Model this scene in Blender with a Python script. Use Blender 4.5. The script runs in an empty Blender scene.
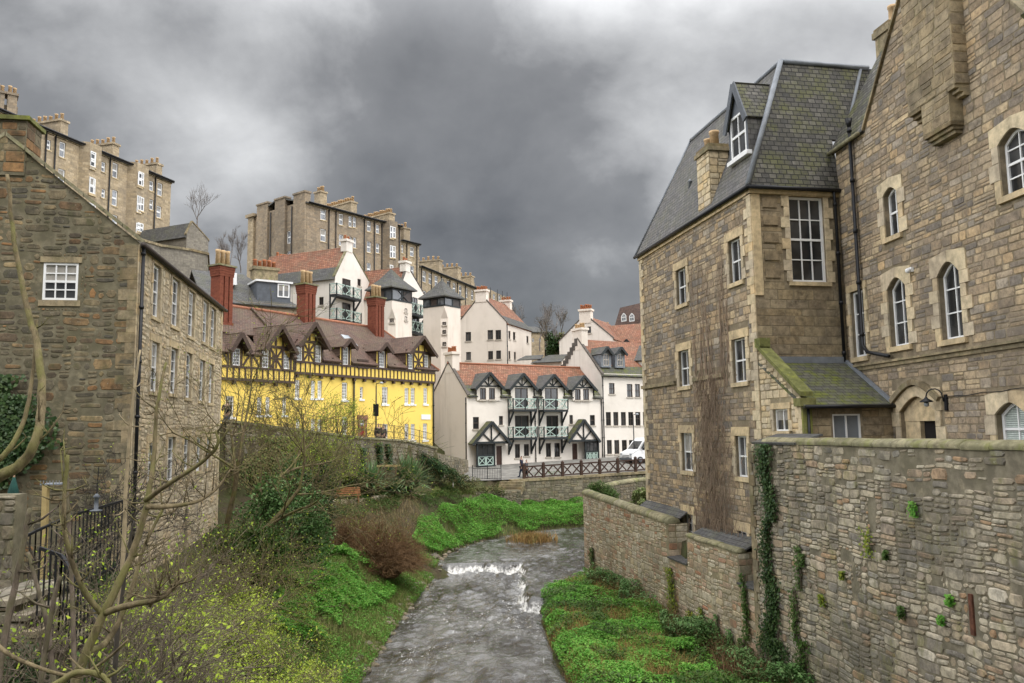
import bpy, bmesh, math, random
import numpy as np
from mathutils import Vector, Matrix
from mathutils.noise import noise as pnoise
R = math.radians
C = bpy.context.scene.collection
sc = bpy.context.scene
rng = random.Random(7)

# ---------------------------------------------------------------- camera, sky, sun, exposure
FPX, PITCH = 800.0, R(6.31)
cam_d = bpy.data.cameras.new("camera")
cam_d.sensor_width = 36.0
cam_d.lens = 36.0 * FPX / 1024.0
cam_d.clip_start = 0.1
cam_d.clip_end = 5000
cam = bpy.data.objects.new("camera", cam_d)
C.objects.link(cam)
ROLL = 0.014
cam.rotation_euler = (Matrix.Rotation(R(90) + PITCH, 3, 'X') @ Matrix.Rotation(-ROLL, 3, 'Z')).to_euler()
sc.camera = cam

SUN_EL, SUN_AZ = R(58), R(155)      # azimuth clockwise from +Y: the sun stands behind the viewer, to the right
sun_d = bpy.data.lights.new("sun", 'SUN')
sun_d.energy = 0.85
sun_d.angle = R(30)
sun_d.color = (1.0, 0.965, 0.91)
sun = bpy.data.objects.new("sun", sun_d)
C.objects.link(sun)
sv = Vector((math.sin(SUN_AZ) * math.cos(SUN_EL), math.cos(SUN_AZ) * math.cos(SUN_EL), math.sin(SUN_EL)))
sun.rotation_euler = sv.to_track_quat('Z', 'Y').to_euler()

sc.view_settings.view_transform = 'Standard'
sc.view_settings.look = 'None'
sc.view_settings.gamma = 1.0
sc.view_settings.exposure = 1.26
sc.render.engine = 'CYCLES'
sc.cycles.use_denoising = True
try:
 sc.cycles.denoiser = 'OPENIMAGEDENOISE'
 sc.cycles.denoising_input_passes = 'RGB_ALBEDO_NORMAL'
except Exception:
 pass
sc.cycles.max_bounces = 5
sc.cycles.diffuse_bounces = 3
sc.cycles.glossy_bounces = 2
sc.cycles.transmission_bounces = 2

w = bpy.data.worlds.new("World")
sc.world = w
w.use_nodes = True
nt = w.node_tree
nt.nodes.clear()
def WN(t, **k):
 n = nt.nodes.new(t)
 for a, b in k.items():
  setattr(n, a, b)
 return n
L = nt.links.new
out = WN('ShaderNodeOutputWorld')
sky = WN('ShaderNodeTexSky', sky_type='NISHITA', sun_disc=False, sun_elevation=SUN_EL, sun_rotation=SUN_AZ)
bg1 = WN('ShaderNodeBackground')
bg1.inputs[1].default_value = 0.05
L(sky.outputs[0], bg1.inputs[0])
tc = WN('ShaderNodeTexCoord')
sep = WN('ShaderNodeSeparateXYZ')
L(tc.outputs['Generated'], sep.inputs[0])
def math_(op, a, b=None, clamp=False):
 n = WN('ShaderNodeMath', operation=op, use_clamp=clamp)
 for i, v in enumerate((a, b)):
  if v is None:
   continue
  if isinstance(v, (int, float)):
   n.inputs[i].default_value = v
  else:
   L(v, n.inputs[i])
 return n.outputs[0]
zc = math_('MAXIMUM', sep.outputs[2], 0.0)
den = math_('ADD', zc, 0.62)
cx = math_('DIVIDE', sep.outputs[0], den)
cy = math_('DIVIDE', sep.outputs[1], den)
cmb = WN('ShaderNodeCombineXYZ')
L(cx, cmb.inputs[0]); L(cy, cmb.inputs[1])
def wnoise(vec, scale, detail, rough, dist=0.0, off=(0, 0, 0)):
 mp = WN('ShaderNodeMapping')
 mp.inputs['Location'].default_value = off
 L(vec, mp.inputs[0])
 n = WN('ShaderNodeTexNoise')
 n.inputs['Scale'].default_value = scale
 n.inputs['Detail'].default_value = detail
 n.inputs['Roughness'].default_value = rough
 n.inputs['Distortion'].default_value = dist
 L(mp.outputs[0], n.inputs['Vector'])
 return n.outputs['Fac']
n1 = wnoise(cmb.outputs[0], 2.7, 8, 0.52, 0.18, (4.3, 1.7, 0))
n2 = wnoise(cmb.outputs[0], 6.5, 7, 0.55, 0.2, (1.2, 7.1, 0))
cl = math_('ADD', math_('MULTIPLY', n1, 0.62), math_('MULTIPLY', n2, 0.38))
def blob(px, py, rad, amp):     # a thin, brighter place in the cloud deck, by direction
 d = Vector(((px - 512) / FPX, 1.0, (430 - py) / FPX)).normalized()
 dot = WN('ShaderNodeVectorMath', operation='DOT_PRODUCT')
 nrm = WN('ShaderNodeVectorMath', operation='NORMALIZE')
 L(tc.outputs['Generated'], nrm.inputs[0])
 L(nrm.outputs[0], dot.inputs[0]); dot.inputs[1].default_value = d
 mr = WN('ShaderNodeMapRange', interpolation_type='SMOOTHSTEP')
 mr.inputs['From Min'].default_value = math.cos(rad); mr.inputs['From Max'].default_value = 1.0
 mr.inputs['To Min'].default_value = 0; mr.inputs['To Max'].default_value = amp
 L(dot.outputs['Value'], mr.inputs['Value'])
 return mr.outputs[0]
for b in ((205, 15, .22, .15), (140, 110, .25, .08), (710, 35, .26, .13), (645, 190, .16, .10), (225, 190, .14, .05), (960, 30, .2, .05), (880, 20, .28, .06),
          (500, 250, .30, -.05), (460, 90, .25, -.05), (20, 20, .25, -.04)):
 cl = math_('ADD', cl, blob(*b))
rp = WN('ShaderNodeValToRGB')
e = rp.color_ramp.elements
e[0].position = 0.30; e[0].color = (0.122, 0.125, 0.131, 1)
e[1].position = 0.78; e[1].color = (0.68, 0.685, 0.69, 1)
m_ = rp.color_ramp.elements.new(0.53); m_.color = (0.235, 0.238, 0.244, 1)
L(cl, rp.inputs[0])
# overcast deck: gain added overhead and both sides, out of view, to light walls
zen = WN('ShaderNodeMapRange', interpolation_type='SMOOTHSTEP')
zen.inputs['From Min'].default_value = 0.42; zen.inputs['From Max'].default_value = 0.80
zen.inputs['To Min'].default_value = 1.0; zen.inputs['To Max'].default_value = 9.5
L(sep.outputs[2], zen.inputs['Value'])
side_gain = WN('ShaderNodeMapRange', interpolation_type='SMOOTHSTEP')
side_gain.inputs['From Min'].default_value = 0.60; side_gain.inputs['From Max'].default_value = 0.88
side_gain.inputs['To Min'].default_value = 1.0; side_gain.inputs['To Max'].default_value = 14.0
L(math_('ABSOLUTE', sep.outputs[0]), side_gain.inputs['Value'])
gain = math_('MAXIMUM', zen.outputs[0], side_gain.outputs[0])
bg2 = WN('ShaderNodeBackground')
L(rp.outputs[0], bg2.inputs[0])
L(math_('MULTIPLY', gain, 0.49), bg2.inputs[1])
mx = WN('ShaderNodeMixShader')
mx.inputs[0].default_value = 0.93
L(bg1.outputs[0], mx.inputs[1]); L(bg2.outputs[0], mx.inputs[2])
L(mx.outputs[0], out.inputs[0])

# ---------------------------------------------------------------- pixel geometry (measuring help: turns a sighting and a distance into metres)
cp, sp_ = math.cos(PITCH), math.sin(PITCH)
def ray(px, py):
 a, b = px - 512.0, 341.5 - py
 x, yu = a * math.cos(ROLL) + b * math.sin(ROLL), b * math.cos(ROLL) - a * math.sin(ROLL)
 return Vector((x, FPX * cp - yu * sp_, FPX * sp_ + yu * cp))
def P(px, py, Y):
 d = ray(px, py)
 return d * (Y / d.y)
def PZ(px, py, z):
 d = ray(px, py)
 return d * (z / d.z)

class Frame:
 """a vertical facade plane: u runs left to right as seen, d outwards, z up"""
 def __init__(s, p0, p1):
  s.p0 = Vector((p0[0], p0[1])); v = Vector((p1[0], p1[1])) - s.p0
  s.len = v.length; s.u = v.normalized(); s.n = Vector((s.u.y, -s.u.x))
 def pt(s, u, z, d=0.0):
  q = s.p0 + s.u * u + s.n * d
  return Vector((q.x, q.y, z))
 def hit(s, px, py, d=0.0):
  r = ray(px, py); q0 = s.p0 + s.n * d
  t = (q0.dot(s.n)) / (r.x * s.n.x + r.y * s.n.y)
  p = r * t
  return (Vector((p.x, p.y)) - q0).dot(s.u), p.z
 def rect(s, x0, y0, x1, y1, d=0.0):
  xm, ym = (x0 + x1) / 2, (y0 + y1) / 2
  return s.hit(x0, ym, d)[0], s.hit(x1, ym, d)[0], s.hit(xm, y1, d)[1], s.hit(xm, y0, d)[1]
 def side(s, length, right=False):
  """the wall that leaves this one's left (or right) end towards the back, seen from outside"""
  if right:
   a = s.p0 + s.u * s.len; return Frame(a, a - s.n * length)
  a = s.p0 - s.n * length; return Frame(a, s.p0)

# ---------------------------------------------------------------- objects
WL = {}
def tag(o, label=None, cat=None, group=None, kind=None):
 if label: o['label'] = label
 if cat: o['category'] = cat
 if group: o['group'] = group
 if kind: o['kind'] = kind
 return o
def thing(name, label, cat, loc=(0, 0, 0), group=None):
 o = bpy.data.objects.new(name, None); C.objects.link(o)
 o.location = loc; o.empty_display_size = 0.3
 WL[o] = Vector(loc)
 return tag(o, label, cat, group)
def copy_tree(o, parent=None):
 c = o.copy(); C.objects.link(c)
 if parent: c.parent = parent
 for ch in list(o.children):
  copy_tree(ch, c)
 return c
KIDS = {}
def dup(o, loc, rz=0.0, s=1.0, label=None, group=None):
 c = copy_tree(o); c.location = loc; c.rotation_euler = (0, 0, rz); c.scale = (s, s, s)
 if label: c['label'] = label
 if group: c['group'] = group
 return c

class MB:
 def __init__(s):
  s.v = []; s.f = []; s.mi = []; s.sm = []
 def add(s, pts, faces, mi=0, smooth=False):
  b = len(s.v); s.v += [tuple(p) for p in pts]
  for f in faces:
   s.f.append(tuple(b + i for i in f)); s.mi.append(mi); s.sm.append(smooth)
  return s
 def poly(s, pts, mi=0):
  return s.add(pts, [tuple(range(len(pts)))], mi)
 def prism(s, bot, top, mi=0, smooth=False):
  n = len(bot)
  fs = [tuple(reversed(range(n))), tuple(range(n, 2 * n))]
  fs += [(i, (i + 1) % n, n + (i + 1) % n, n + i) for i in range(n)]
  return s.add(list(bot) + list(top), fs, mi, smooth)
 def fbox(s, F, u0, u1, z0, z1, d0, d1, mi=0):
  """box on a facade frame: d0 the back, d1 the front"""
  b = [F.pt(u0, z0, d1), F.pt(u1, z0, d1), F.pt(u1, z0, d0), F.pt(u0, z0, d0)]
  t = [F.pt(u0, z1, d1), F.pt(u1, z1, d1), F.pt(u1, z1, d0), F.pt(u0, z1, d0)]
  return s.prism(b, t, mi)
 def slab(s, pts, th, mi=0):
  """a roof slab: pts are its top face, th its thickness below"""
  p = [Vector(q) for q in pts]
  n = (p[1] - p[0]).cross(p[-1] - p[0]).normalized()
  if n.z < 0: p.reverse(); n = -n
  return s.prism([q - n * th for q in p], p, mi)
 def bar(s, a, b, w, h=None, up=(0, 0, 1), mi=0):
  """a square bar from a to b"""
  a, b = Vector(a), Vector(b); h = h or w
  t = (b - a).normalized(); up = Vector(up)
  sd = t.cross(up)
  if sd.length < 1e-3: sd = t.cross(Vector((1, 0, 0)))
  sd.normalize(); u2 = sd.cross(t)
  o = [sd * w / 2 + u2 * h / 2, -sd * w / 2 + u2 * h / 2, -sd * w / 2 - u2 * h / 2, sd * w / 2 - u2 * h / 2]
  return s.prism([a + q for q in o], [b + q for q in o], mi)
 def tube(s, pts, rad, n=8, mi=0, caps=True, smooth=True):
  pts = [Vector(p) for p in pts]
  if not isinstance(rad, (list, tuple)): rad = [rad] * len(pts)
  vs, fs = [], []
  ref = None
  for i, p in enumerate(pts):
   t = (pts[min(i + 1, len(pts) - 1)] - pts[max(i - 1, 0)])
   t = t.normalized() if t.length > 1e-9 else Vector((0, 0, 1))
   if ref is None:
    ref = t.cross(Vector((0, 0, 1)))
    if ref.length < 0.05: ref = t.cross(Vector((1, 0, 0)))
   ref = (ref - t * ref.dot(t)).normalized(); bi = t.cross(ref)
   for k in range(n):
    a = 2 * math.pi * k / n
    vs.append(p + (ref * math.cos(a) + bi * math.sin(a)) * rad[i])
  for i in range(len(pts) - 1):
   for k in range(n):
    fs.append((i * n + k, i * n + (k + 1) % n, (i + 1) * n + (k + 1) % n, (i + 1) * n + k))
  if caps:
   fs.append(tuple(reversed(range(n)))); fs.append(tuple((len(pts) - 1) * n + k for k in range(n)))
  return s.add(vs, fs, mi, smooth)
 def lathe(s, c, prof, n=10, mi=0, smooth=True):
  c = Vector(c); vs, fs = [], []
  for r, z in prof:
   for k in range(n):
    a = 2 * math.pi * k / n
    vs.append(c + Vector((r * math.cos(a), r * math.sin(a), z)))
  m = len(prof)
  for i in range(m - 1):
   for k in range(n):
    fs.append((i * n + k, i * n + (k + 1) % n, (i + 1) * n + (k + 1) % n, (i + 1) * n + k))
  fs.append(tuple(reversed(range(n)))); fs.append(tuple((m - 1) * n + k for k in range(n)))
  return s.add(vs, fs, mi, smooth)
 def merge(s, o):
  b = len(s.v); s.v += o.v
  s.f += [tuple(b + i for i in f) for f in o.f]; s.mi += o.mi; s.sm += o.sm
  return s
 def build(s, name, mat, parent=None, loc=None, uv=True):
  base = WL[parent] if parent is not None else Vector(loc or (0, 0, 0))
  me = bpy.data.meshes.new(name)
  V = np.array(s.v, dtype=np.float64).reshape(-1, 3)
  me.from_pydata((V - np.array(base)).tolist(), [], s.f)
  for m in (mat if isinstance(mat, (list, tuple)) else [mat]):
   me.materials.append(m)
  me.polygons.foreach_set('material_index', s.mi)
  me.polygons.foreach_set('use_smooth', s.sm)
  if uv: auto_uv(me, base)
  me.update()
  o = bpy.data.objects.new(name, me); C.objects.link(o)
  if parent is not None: o.parent = parent
  else: o.location = base
  WL[o] = base
  return o

def auto_uv(me, base):
 nl, np_, nv = len(me.loops), len(me.polygons), len(me.vertices)
 co = np.empty(nv * 3); me.vertices.foreach_get('co', co); co = co.reshape(-1, 3) + np.array(base)
 nr = np.empty(np_ * 3); me.polygons.foreach_get('normal', nr); nr = nr.reshape(-1, 3)
 lt = np.empty(np_, dtype=np.int32); me.polygons.foreach_get('loop_total', lt)
 vi = np.empty(nl, dtype=np.int32); me.loops.foreach_get('vertex_index', vi)
 t = np.stack([-nr[:, 1], nr[:, 0], np.zeros(np_)], 1)
 ln = np.linalg.norm(t, axis=1); flat = ln < 0.08
 t[flat] = (1, 0, 0); ln[flat] = 1
 t /= ln[:, None]
 b = np.cross(nr, t)
 pl = np.repeat(np.arange(np_), lt)
 p = co[vi]
 uv = np.stack([(p * t[pl]).sum(1), (p * b[pl]).sum(1)], 1)
 layer = me.uv_layers.new(name='metres')
 layer.data.foreach_set('uv', uv.ravel())

# ---------------------------------------------------------------- materials
class NT:
 def __init__(s, name):
  s.m = bpy.data.materials.new(name); s.m.use_nodes = True
  s.t = s.m.node_tree; s.b = s.t.nodes['Principled BSDF']
  s.tc = s.n('ShaderNodeTexCoord')
 def n(s, t, **k):
  n = s.t.nodes.new(t)
  for a, b in k.items(): setattr(n, a, b)
  return n
 def set(s, n, i, v):
  if hasattr(v, 'is_linked'): s.t.links.new(v, n.inputs[i])
  elif v is not None: n.inputs[i].default_value = v
 def noise(s, scale, detail=4, rough=.55, vec=None, dist=0.0, out='Fac'):
  n = s.n('ShaderNodeTexNoise')
  s.set(n, 'Vector', vec if vec is not None else s.tc.outputs['Object'])
  n.inputs['Scale'].default_value = scale; n.inputs['Detail'].default_value = detail
  n.inputs['Roughness'].default_value = rough; n.inputs['Distortion'].default_value = dist
  return n.outputs[out]
 def map(s, vec, scale=(1, 1, 1), loc=(0, 0, 0), rot=(0, 0, 0)):
  n = s.n('ShaderNodeMapping'); s.set(n, 0, vec)
  n.inputs['Scale'].default_value = scale; n.inputs['Location'].default_value = loc; n.inputs['Rotation'].default_value = rot
  return n.outputs[0]
 def ramp(s, fac, stops, interp='LINEAR'):
  n = s.n('ShaderNodeValToRGB'); s.set(n, 0, fac); cr = n.color_ramp; cr.interpolation = interp
  while len(cr.elements) < len(stops): cr.elements.new(0.5)
  for e, (p, c) in zip(cr.elements, stops):
   e.position = p; e.color = (*c, 1) if len(c) == 3 else c
  return n.outputs[0]
 def ramp1(s, fac, a, b, lo=0.0, hi=1.0):
  n = s.n('ShaderNodeMapRange', interpolation_type='SMOOTHSTEP'); s.set(n, 0, fac)
  n.inputs[1].default_value = a; n.inputs[2].default_value = b; n.inputs[3].default_value = lo; n.inputs[4].default_value = hi
  return n.outputs[0]
 def mix(s, fac, a, b, blend='MIX'):
  n = s.n('ShaderNodeMix', data_type='RGBA', blend_type=blend)
  s.set(n, 0, fac)
  for i, v in ((6, a), (7, b)):
   if isinstance(v, (tuple, list)) and len(v) == 3: v = (*v, 1)
   s.set(n, i, v)
  return n.outputs[2]
 def math(s, op, a, b=0.0, clamp=False):
  n = s.n('ShaderNodeMath', operation=op, use_clamp=clamp); s.set(n, 0, a); s.set(n, 1, b); return n.outputs[0]
 def bump(s, h, strength=.4, dist=.02, normal=None):
  n = s.n('ShaderNodeBump'); n.inputs['Strength'].default_value = strength; n.inputs['Distance'].default_value = dist
  s.set(n, 'Height', h)
  if normal is not None: s.set(n, 'Normal', normal)
  s.set(s.b, 'Normal', n.outputs[0]); return n.outputs[0]
 def done(s, col=None, rough=.9, spec=.25, metal=0.0):
  if isinstance(col, (tuple, list)) and len(col) == 3: col = (*col, 1)
  s.set(s.b, 'Base Color', col); s.set(s.b, 'Roughness', rough)
  s.b.inputs['Specular IOR Level'].default_value = spec; s.b.inputs['Metallic'].default_value = metal
  return s.m

def plain(name, col, rough=.6, var=.25, scale=5, spec=.3, metal=0.0, bump=.15):
 k = NT(name); a = k.noise(scale, 5, .6)
 c = k.mix(k.ramp1(a, .3, .75), tuple(x * (1 - var) for x in col), tuple(min(1, x * (1 + var * .6)) for x in col))
 if bump: k.bump(k.noise(scale * 8, 4), bump, .01)
 return k.done(c, rough, spec, metal)

def barkm(name, col, moss):
 k = NT(name); a = k.noise(14, 6, .7, vec=k.map(k.tc.outputs['Object'], (1, 1, .35))); b = k.noise(3, 4, .6)
 c = k.mix(k.ramp1(a, .35, .65), tuple(x * .5 for x in col), tuple(x * 1.25 for x in col)); c = k.mix(k.ramp1(b, .45, .6, 0, .75), c, moss)
 k.bump(k.noise(55, 5, .75, vec=k.map(k.tc.outputs['Object'], (1, 1, .4))), .9, .012)
 return k.done(c, .92, .1)
def stone(name, pal, stain=(.05, .045, .04), stain_amt=.55, moss=None, moss_amt=.0, fine=9, streak=True, grime=1.0):
 """separate stones: the tone changes from stone to stone, weathering runs over them"""
 k = NT(name); g = k.n('ShaderNodeNewGeometry')
 col = k.ramp(g.outputs['Random Per Island'], [((i + .5) / len(pal), c) for i, c in enumerate(pal)], 'LINEAR')
 a = k.noise(fine, 6, .65)
 col = k.mix(1.0, col, k.ramp(a, [(.25, (.5, .5, .5)), (.55, (1, 1, 1)), (.8, (1.25, 1.22, 1.15))]), 'MULTIPLY')
 col = k.mix(grime, col, k.ramp(k.noise(2.3, 8, .72, dist=.6), [(.3, (.42, .42, .43)), (.47, (.9, .9, .9)), (.62, (1.12, 1.12, 1.1)), (.75, (1.4, 1.38, 1.32))]), 'MULTIPLY')
 b = k.noise(.55, 7, .66, dist=.5)
 col = k.mix(k.ramp1(b, .44, .66, 0, stain_amt), col, stain)
 if streak:
  st = k.noise(1.6, 4, .6, vec=k.map(k.tc.outputs['Object'], (1.4, 1.4, .16)))
  col = k.mix(k.ramp1(st, .52, .75, 0, stain_amt * .8), col, stain)
 if moss:
  mo = k.noise(1.7, 6, .7, dist=.2, vec=k.map(k.tc.outputs['Object'], (1, 1, .55)))
  col = k.mix(k.ramp1(mo, .5, .68, 0, moss_amt), col, moss)
 li = k.noise(14, 3, .6)
 col = k.mix(k.ramp1(li, .63, .72, 0, .35), col, (.42, .40, .33))
 k.bump(k.noise(38, 5, .7), .5, .012)
 return k.done(col, .93, .15)

def mortar(name, col):
 k = NT(name); a = k.noise(3, 6, .65)
 c = k.mix(k.ramp1(a, .35, .7), tuple(x * .55 for x in col), col)
 c = k.mix(k.ramp1(k.noise(.8, 6, .65, dist=.4), .42, .68, 0, .75), c, (col[0] * .55, col[1] * .56, col[2] * .5))
 c = k.mix(k.ramp1(k.noise(1.7, 5, .7, dist=.3), .55, .68, 0, .6), c, (col[0] * 1.35, col[1] * 1.3, col[2] * 1.2))
 k.bump(k.noise(60, 3), .4, .01)
 return k.done(c, .97, .1)

def masonry(name, pal, w=.42, h=.24, mort=(.2, .17, .13), stain=.5, soot=(.06, .055, .05), warp=.04):
 """coursed stone seen from far off"""
 k = NT(name)
 uvn = k.n('ShaderNodeUVMap'); uv = uvn.outputs[0]
 nz = k.noise(1.7, 2, .5, vec=uv, out='Color')
 sub = k.n('ShaderNodeVectorMath', operation='MULTIPLY_ADD'); k.set(sub, 0, nz); sub.inputs[1].default_value = (warp, warp, 0); k.set(sub, 2, uv)
 br = k.n('ShaderNodeTexBrick'); k.set(br, 'Vector', sub.outputs[0])
 br.inputs['Color1'].default_value = (0, 0, 0, 1); br.inputs['Color2'].default_value = (1, 1, 1, 1)
 br.inputs['Scale'].default_value = 1.0; br.inputs['Brick Width'].default_value = w; br.inputs['Row Height'].default_value = h
 br.inputs['Mortar Size'].default_value = .012; br.inputs['Mortar Smooth'].default_value = .3; br.inputs['Mortar'].default_value = (.5, .5, .5, 1)
 br.offset = .43
 col = k.ramp(br.outputs['Color'], [((i + .5) / len(pal), c) for i, c in enumerate(pal)])
 a = k.noise(5, 5, .65)
 col = k.mix(1.0, col, k.ramp(a, [(.25, (.62, .62, .62)), (.7, (1.15, 1.15, 1.12))]), 'MULTIPLY')
 col = k.mix(br.outputs['Fac'], col, mort)
 b = k.noise(.16, 6, .62, dist=.4)
 col = k.mix(k.ramp1(b, .42, .72, 0, stain), col, soot)
 st = k.noise(.8, 4, .6, vec=k.map(k.tc.outputs['Object'], (1, 1, .12)))
 col = k.mix(k.ramp1(st, .5, .75, 0, stain), col, soot)
 k.bump(k.math('SUBTRACT', 1.0, br.outputs['Fac']), .5, .02)
 return k.done(col, .95, .12)

def tiles(name, pal, w=.22, h=.2, moss=None, moss_amt=.0, stain=.35, gap=.012, moss_scale=1.1, rough=.75, bumpd=.02, spec=.3):
 """slates or tiles in courses along the slope"""
 k = NT(name)
 uv = k.n('ShaderNodeUVMap').outputs[0]
 nz = k.noise(2.5, 2, .5, vec=uv, out='Color')
 ma = k.n('ShaderNodeVectorMath', operation='MULTIPLY_ADD'); k.set(ma, 0, nz); ma.inputs[1].default_value = (.05, .03, 0); k.set(ma, 2, uv)
 br = k.n('ShaderNodeTexBrick'); k.set(br, 'Vector', ma.outputs[0])
 br.inputs['Color1'].default_value = (0, 0, 0, 1); br.inputs['Color2'].default_value = (1, 1, 1, 1)
 br.inputs['Mortar'].default_value = (.5, .5, .5, 1)
 br.inputs['Scale'].default_value = 1.0; br.inputs['Brick Width'].default_value = w; br.inputs['Row Height'].default_value = h
 br.inputs['Mortar Size'].default_value = gap; br.inputs['Mortar Smooth'].default_value = .2
 col = k.ramp(br.outputs['Color'], [((i + .5) / len(pal), c) for i, c in enumerate(pal)])
 a = k.noise(7, 5, .7)
 col = k.mix(1.0, col, k.ramp(a, [(.25, (.6, .6, .6)), (.7, (1.2, 1.2, 1.2))]), 'MULTIPLY')
 st = k.noise(.6, 5, .65, dist=.3)
 col = k.mix(k.ramp1(st, .45, .75, 0, stain), col, tuple(x * .45 for x in pal[0]))
 if moss:
  mo = k.noise(moss_scale, 6, .7, dist=.2)
  col = k.mix(k.ramp1(mo, .42, .66, 0, moss_amt), col, moss)
 col = k.mix(k.math('MULTIPLY', br.outputs['Fac'], .8), col, tuple(x * .25 for x in pal[0]))
 sx = k.n('ShaderNodeSeparateXYZ'); k.set(sx, 0, ma.outputs[0])
 saw = k.math('FRACT', k.math('DIVIDE', sx.outputs[1], h))
 hgt = k.math('SUBTRACT', k.math('MULTIPLY', k.math('SUBTRACT', 1.0, saw), .8), k.math('MULTIPLY', br.outputs['Fac'], .7))
 k.bump(hgt, .8, bumpd)
 return k.done(col, rough, spec)

def harl(name, col, dirt=.3, dcol=(.30, .25, .2)):
 k = NT(name)
 a = k.noise(.35, 6, .62, dist=.3); st = k.noise(1.1, 4, .65, vec=k.map(k.tc.outputs['Object'], (1, 1, .1)))
 c = k.mix(k.ramp1(a, .42, .75, 0, dirt * .7), col, dcol)
 c = k.mix(k.ramp1(st, .52, .78, 0, dirt), c, dcol)
 k.bump(k.noise(45, 3, .7), .35, .012)
 return k.done(c, .95, .12)

def leafmat(name, pal, rough=.55, spec=.35, trans=.0, scale=.0):
 k = NT(name); g = k.n('ShaderNodeNewGeometry')
 col = k.ramp(g.outputs['Random Per Island'], [((i + .5) / len(pal), c) for i, c in enumerate(pal)])
 if scale:
  col = k.mix(k.ramp1(k.noise(scale, 4, .6), .35, .7), col, k.mix(1.0, col, (.55, .62, .5), 'MULTIPLY'))
 m = k.done(col, rough, spec * .5)
 if trans:
  k.b.inputs['Subsurface Weight'].default_value = 0
  tr = k.n('ShaderNodeBsdfTranslucent'); k.set(tr, 0, col)
  mxs = k.n('ShaderNodeMixShader'); mxs.inputs[0].default_value = trans
  k.t.links.new(k.b.outputs[0], mxs.inputs[1]); k.t.links.new(tr.outputs[0], mxs.inputs[2])
  k.t.links.new(mxs.outputs[0], k.t.nodes['Material Output'].inputs[0])
 return m

M = {}
M['st_right'] = stone('squared_sandstone', [(.32, .245, .165), (.50, .375, .23), (.39, .31, .215), (.56, .435, .27), (.22, .19, .16), (.50, .355, .20), (.42, .355, .275), (.20, .175, .15), (.36, .275, .185)], stain=(.13, .115, .10), stain_amt=.6, grime=.85)
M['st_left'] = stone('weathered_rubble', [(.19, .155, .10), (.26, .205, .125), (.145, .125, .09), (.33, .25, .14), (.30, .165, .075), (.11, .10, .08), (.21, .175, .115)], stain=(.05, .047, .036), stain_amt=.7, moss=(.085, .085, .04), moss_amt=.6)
M['st_left_side'] = stone('tan_rubble', [(.62, .50, .335), (.68, .57, .39), (.53, .43, .295), (.70, .61, .45), (.58, .43, .255), (.48, .40, .295)], stain=(.30, .245, .175), stain_amt=.3, grime=.4)  # river face made paler than the gable: its stronger light put into the palette
M['st_wall'] = stone('rough_rubble', [(.44, .38, .28), (.50, .44, .33), (.36, .31, .235), (.47, .38, .26), (.56, .50, .40), (.40, .26, .15), (.32, .295, .25), (.46, .41, .32), (.40, .325, .225), (.24, .215, .18)], stain=(.10, .092, .075), stain_amt=.75, moss=(.17, .165, .06), moss_amt=.6)
M['st_river'] = stone('river_rubble', [(.50, .42, .30), (.60, .52, .39), (.40, .32, .225), (.48, .31, .19), (.66, .58, .45), (.42, .21, .125), (.53, .46, .35), (.56, .45, .29)], stain=(.17, .155, .11), stain_amt=.5, moss=(.20, .20, .09), moss_amt=.35, grime=.8)
M['st_garden'] = stone('garden_stone', [(.22, .19, .14), (.30, .26, .19), (.17, .15, .12), (.26, .21, .14)], stain=(.06, .06, .045), stain_amt=.6, moss=(.09, .11, .04), moss_amt=.6)
M['dressed'] = stone('dressed_sandstone', [(.62, .50, .325), (.66, .555, .38), (.57, .465, .295), (.63, .47, .265), (.54, .455, .33)], stain=(.24, .20, .15), stain_amt=.4, fine=4, grime=.35)
M['dressed_old'] = stone('sooty_dressed_stone', [(.33, .26, .16), (.28, .23, .15), (.36, .29, .18), (.25, .19, .11)], stain=(.08, .075, .055), stain_amt=.6, moss=(.12, .13, .05), moss_amt=.4, fine=4)
M['ashlar'] = stone('square_ashlar', [(0.282, 0.228, 0.156), (0.348, 0.282, 0.186), (0.252, 0.198, 0.132), (0.312, 0.24, 0.144), (0.372, 0.3, 0.192)], stain=(.10, .085, .06), stain_amt=.5, fine=5)
M['cope_moss'] = stone('mossy_coping_stone', [(.27, .24, .15), (.23, .21, .13), (.30, .27, .18)], stain=(.10, .10, .055), stain_amt=.6, moss=(.17, .18, .055), moss_amt=.75, fine=5, streak=False)
M['green_cope'] = stone('green_algae_stone', [(.19, .19, .07), (.16, .165, .06), (.21, .20, .085)], stain=(.09, .10, .03), stain_amt=.5, moss=(.24, .26, .05), moss_amt=.7, fine=5, streak=False)
M['m_right'] = mortar('dark_mortar', (0.297, 0.243, 0.169))
M['m_left'] = mortar('earthy_mortar', (0.218, 0.193, 0.132))
M['m_tan'] = mortar('tan_mortar', (0.408, 0.342, 0.228))
M['m_wall'] = mortar('grey_mortar', (.25, .22, .16))
M['ten_gold'] = masonry('golden_tenement_stone', [(.46, .365, .245), (.39, .31, .205), (.54, .435, .30), (.43, .335, .215), (.34, .275, .19)], .6, .3, mort=(.32, .26, .185), stain=.5, soot=(.20, .17, .135))
M['ten_grey'] = masonry('grey_tenement_stone', [(.34, .27, .195), (.42, .335, .24), (.27, .22, .165), (.37, .285, .195)], .55, .3, mort=(.25, .205, .155), stain=.6, soot=(.14, .122, .10))
M['ten_far'] = masonry('far_terrace_stone', [(0.396, 0.314, 0.209), (0.341, 0.275, 0.187), (0.44, 0.352, 0.242)], .6, .3, mort=(.26, .21, .15), stain=.45, soot=(.16, .14, .115))
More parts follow.
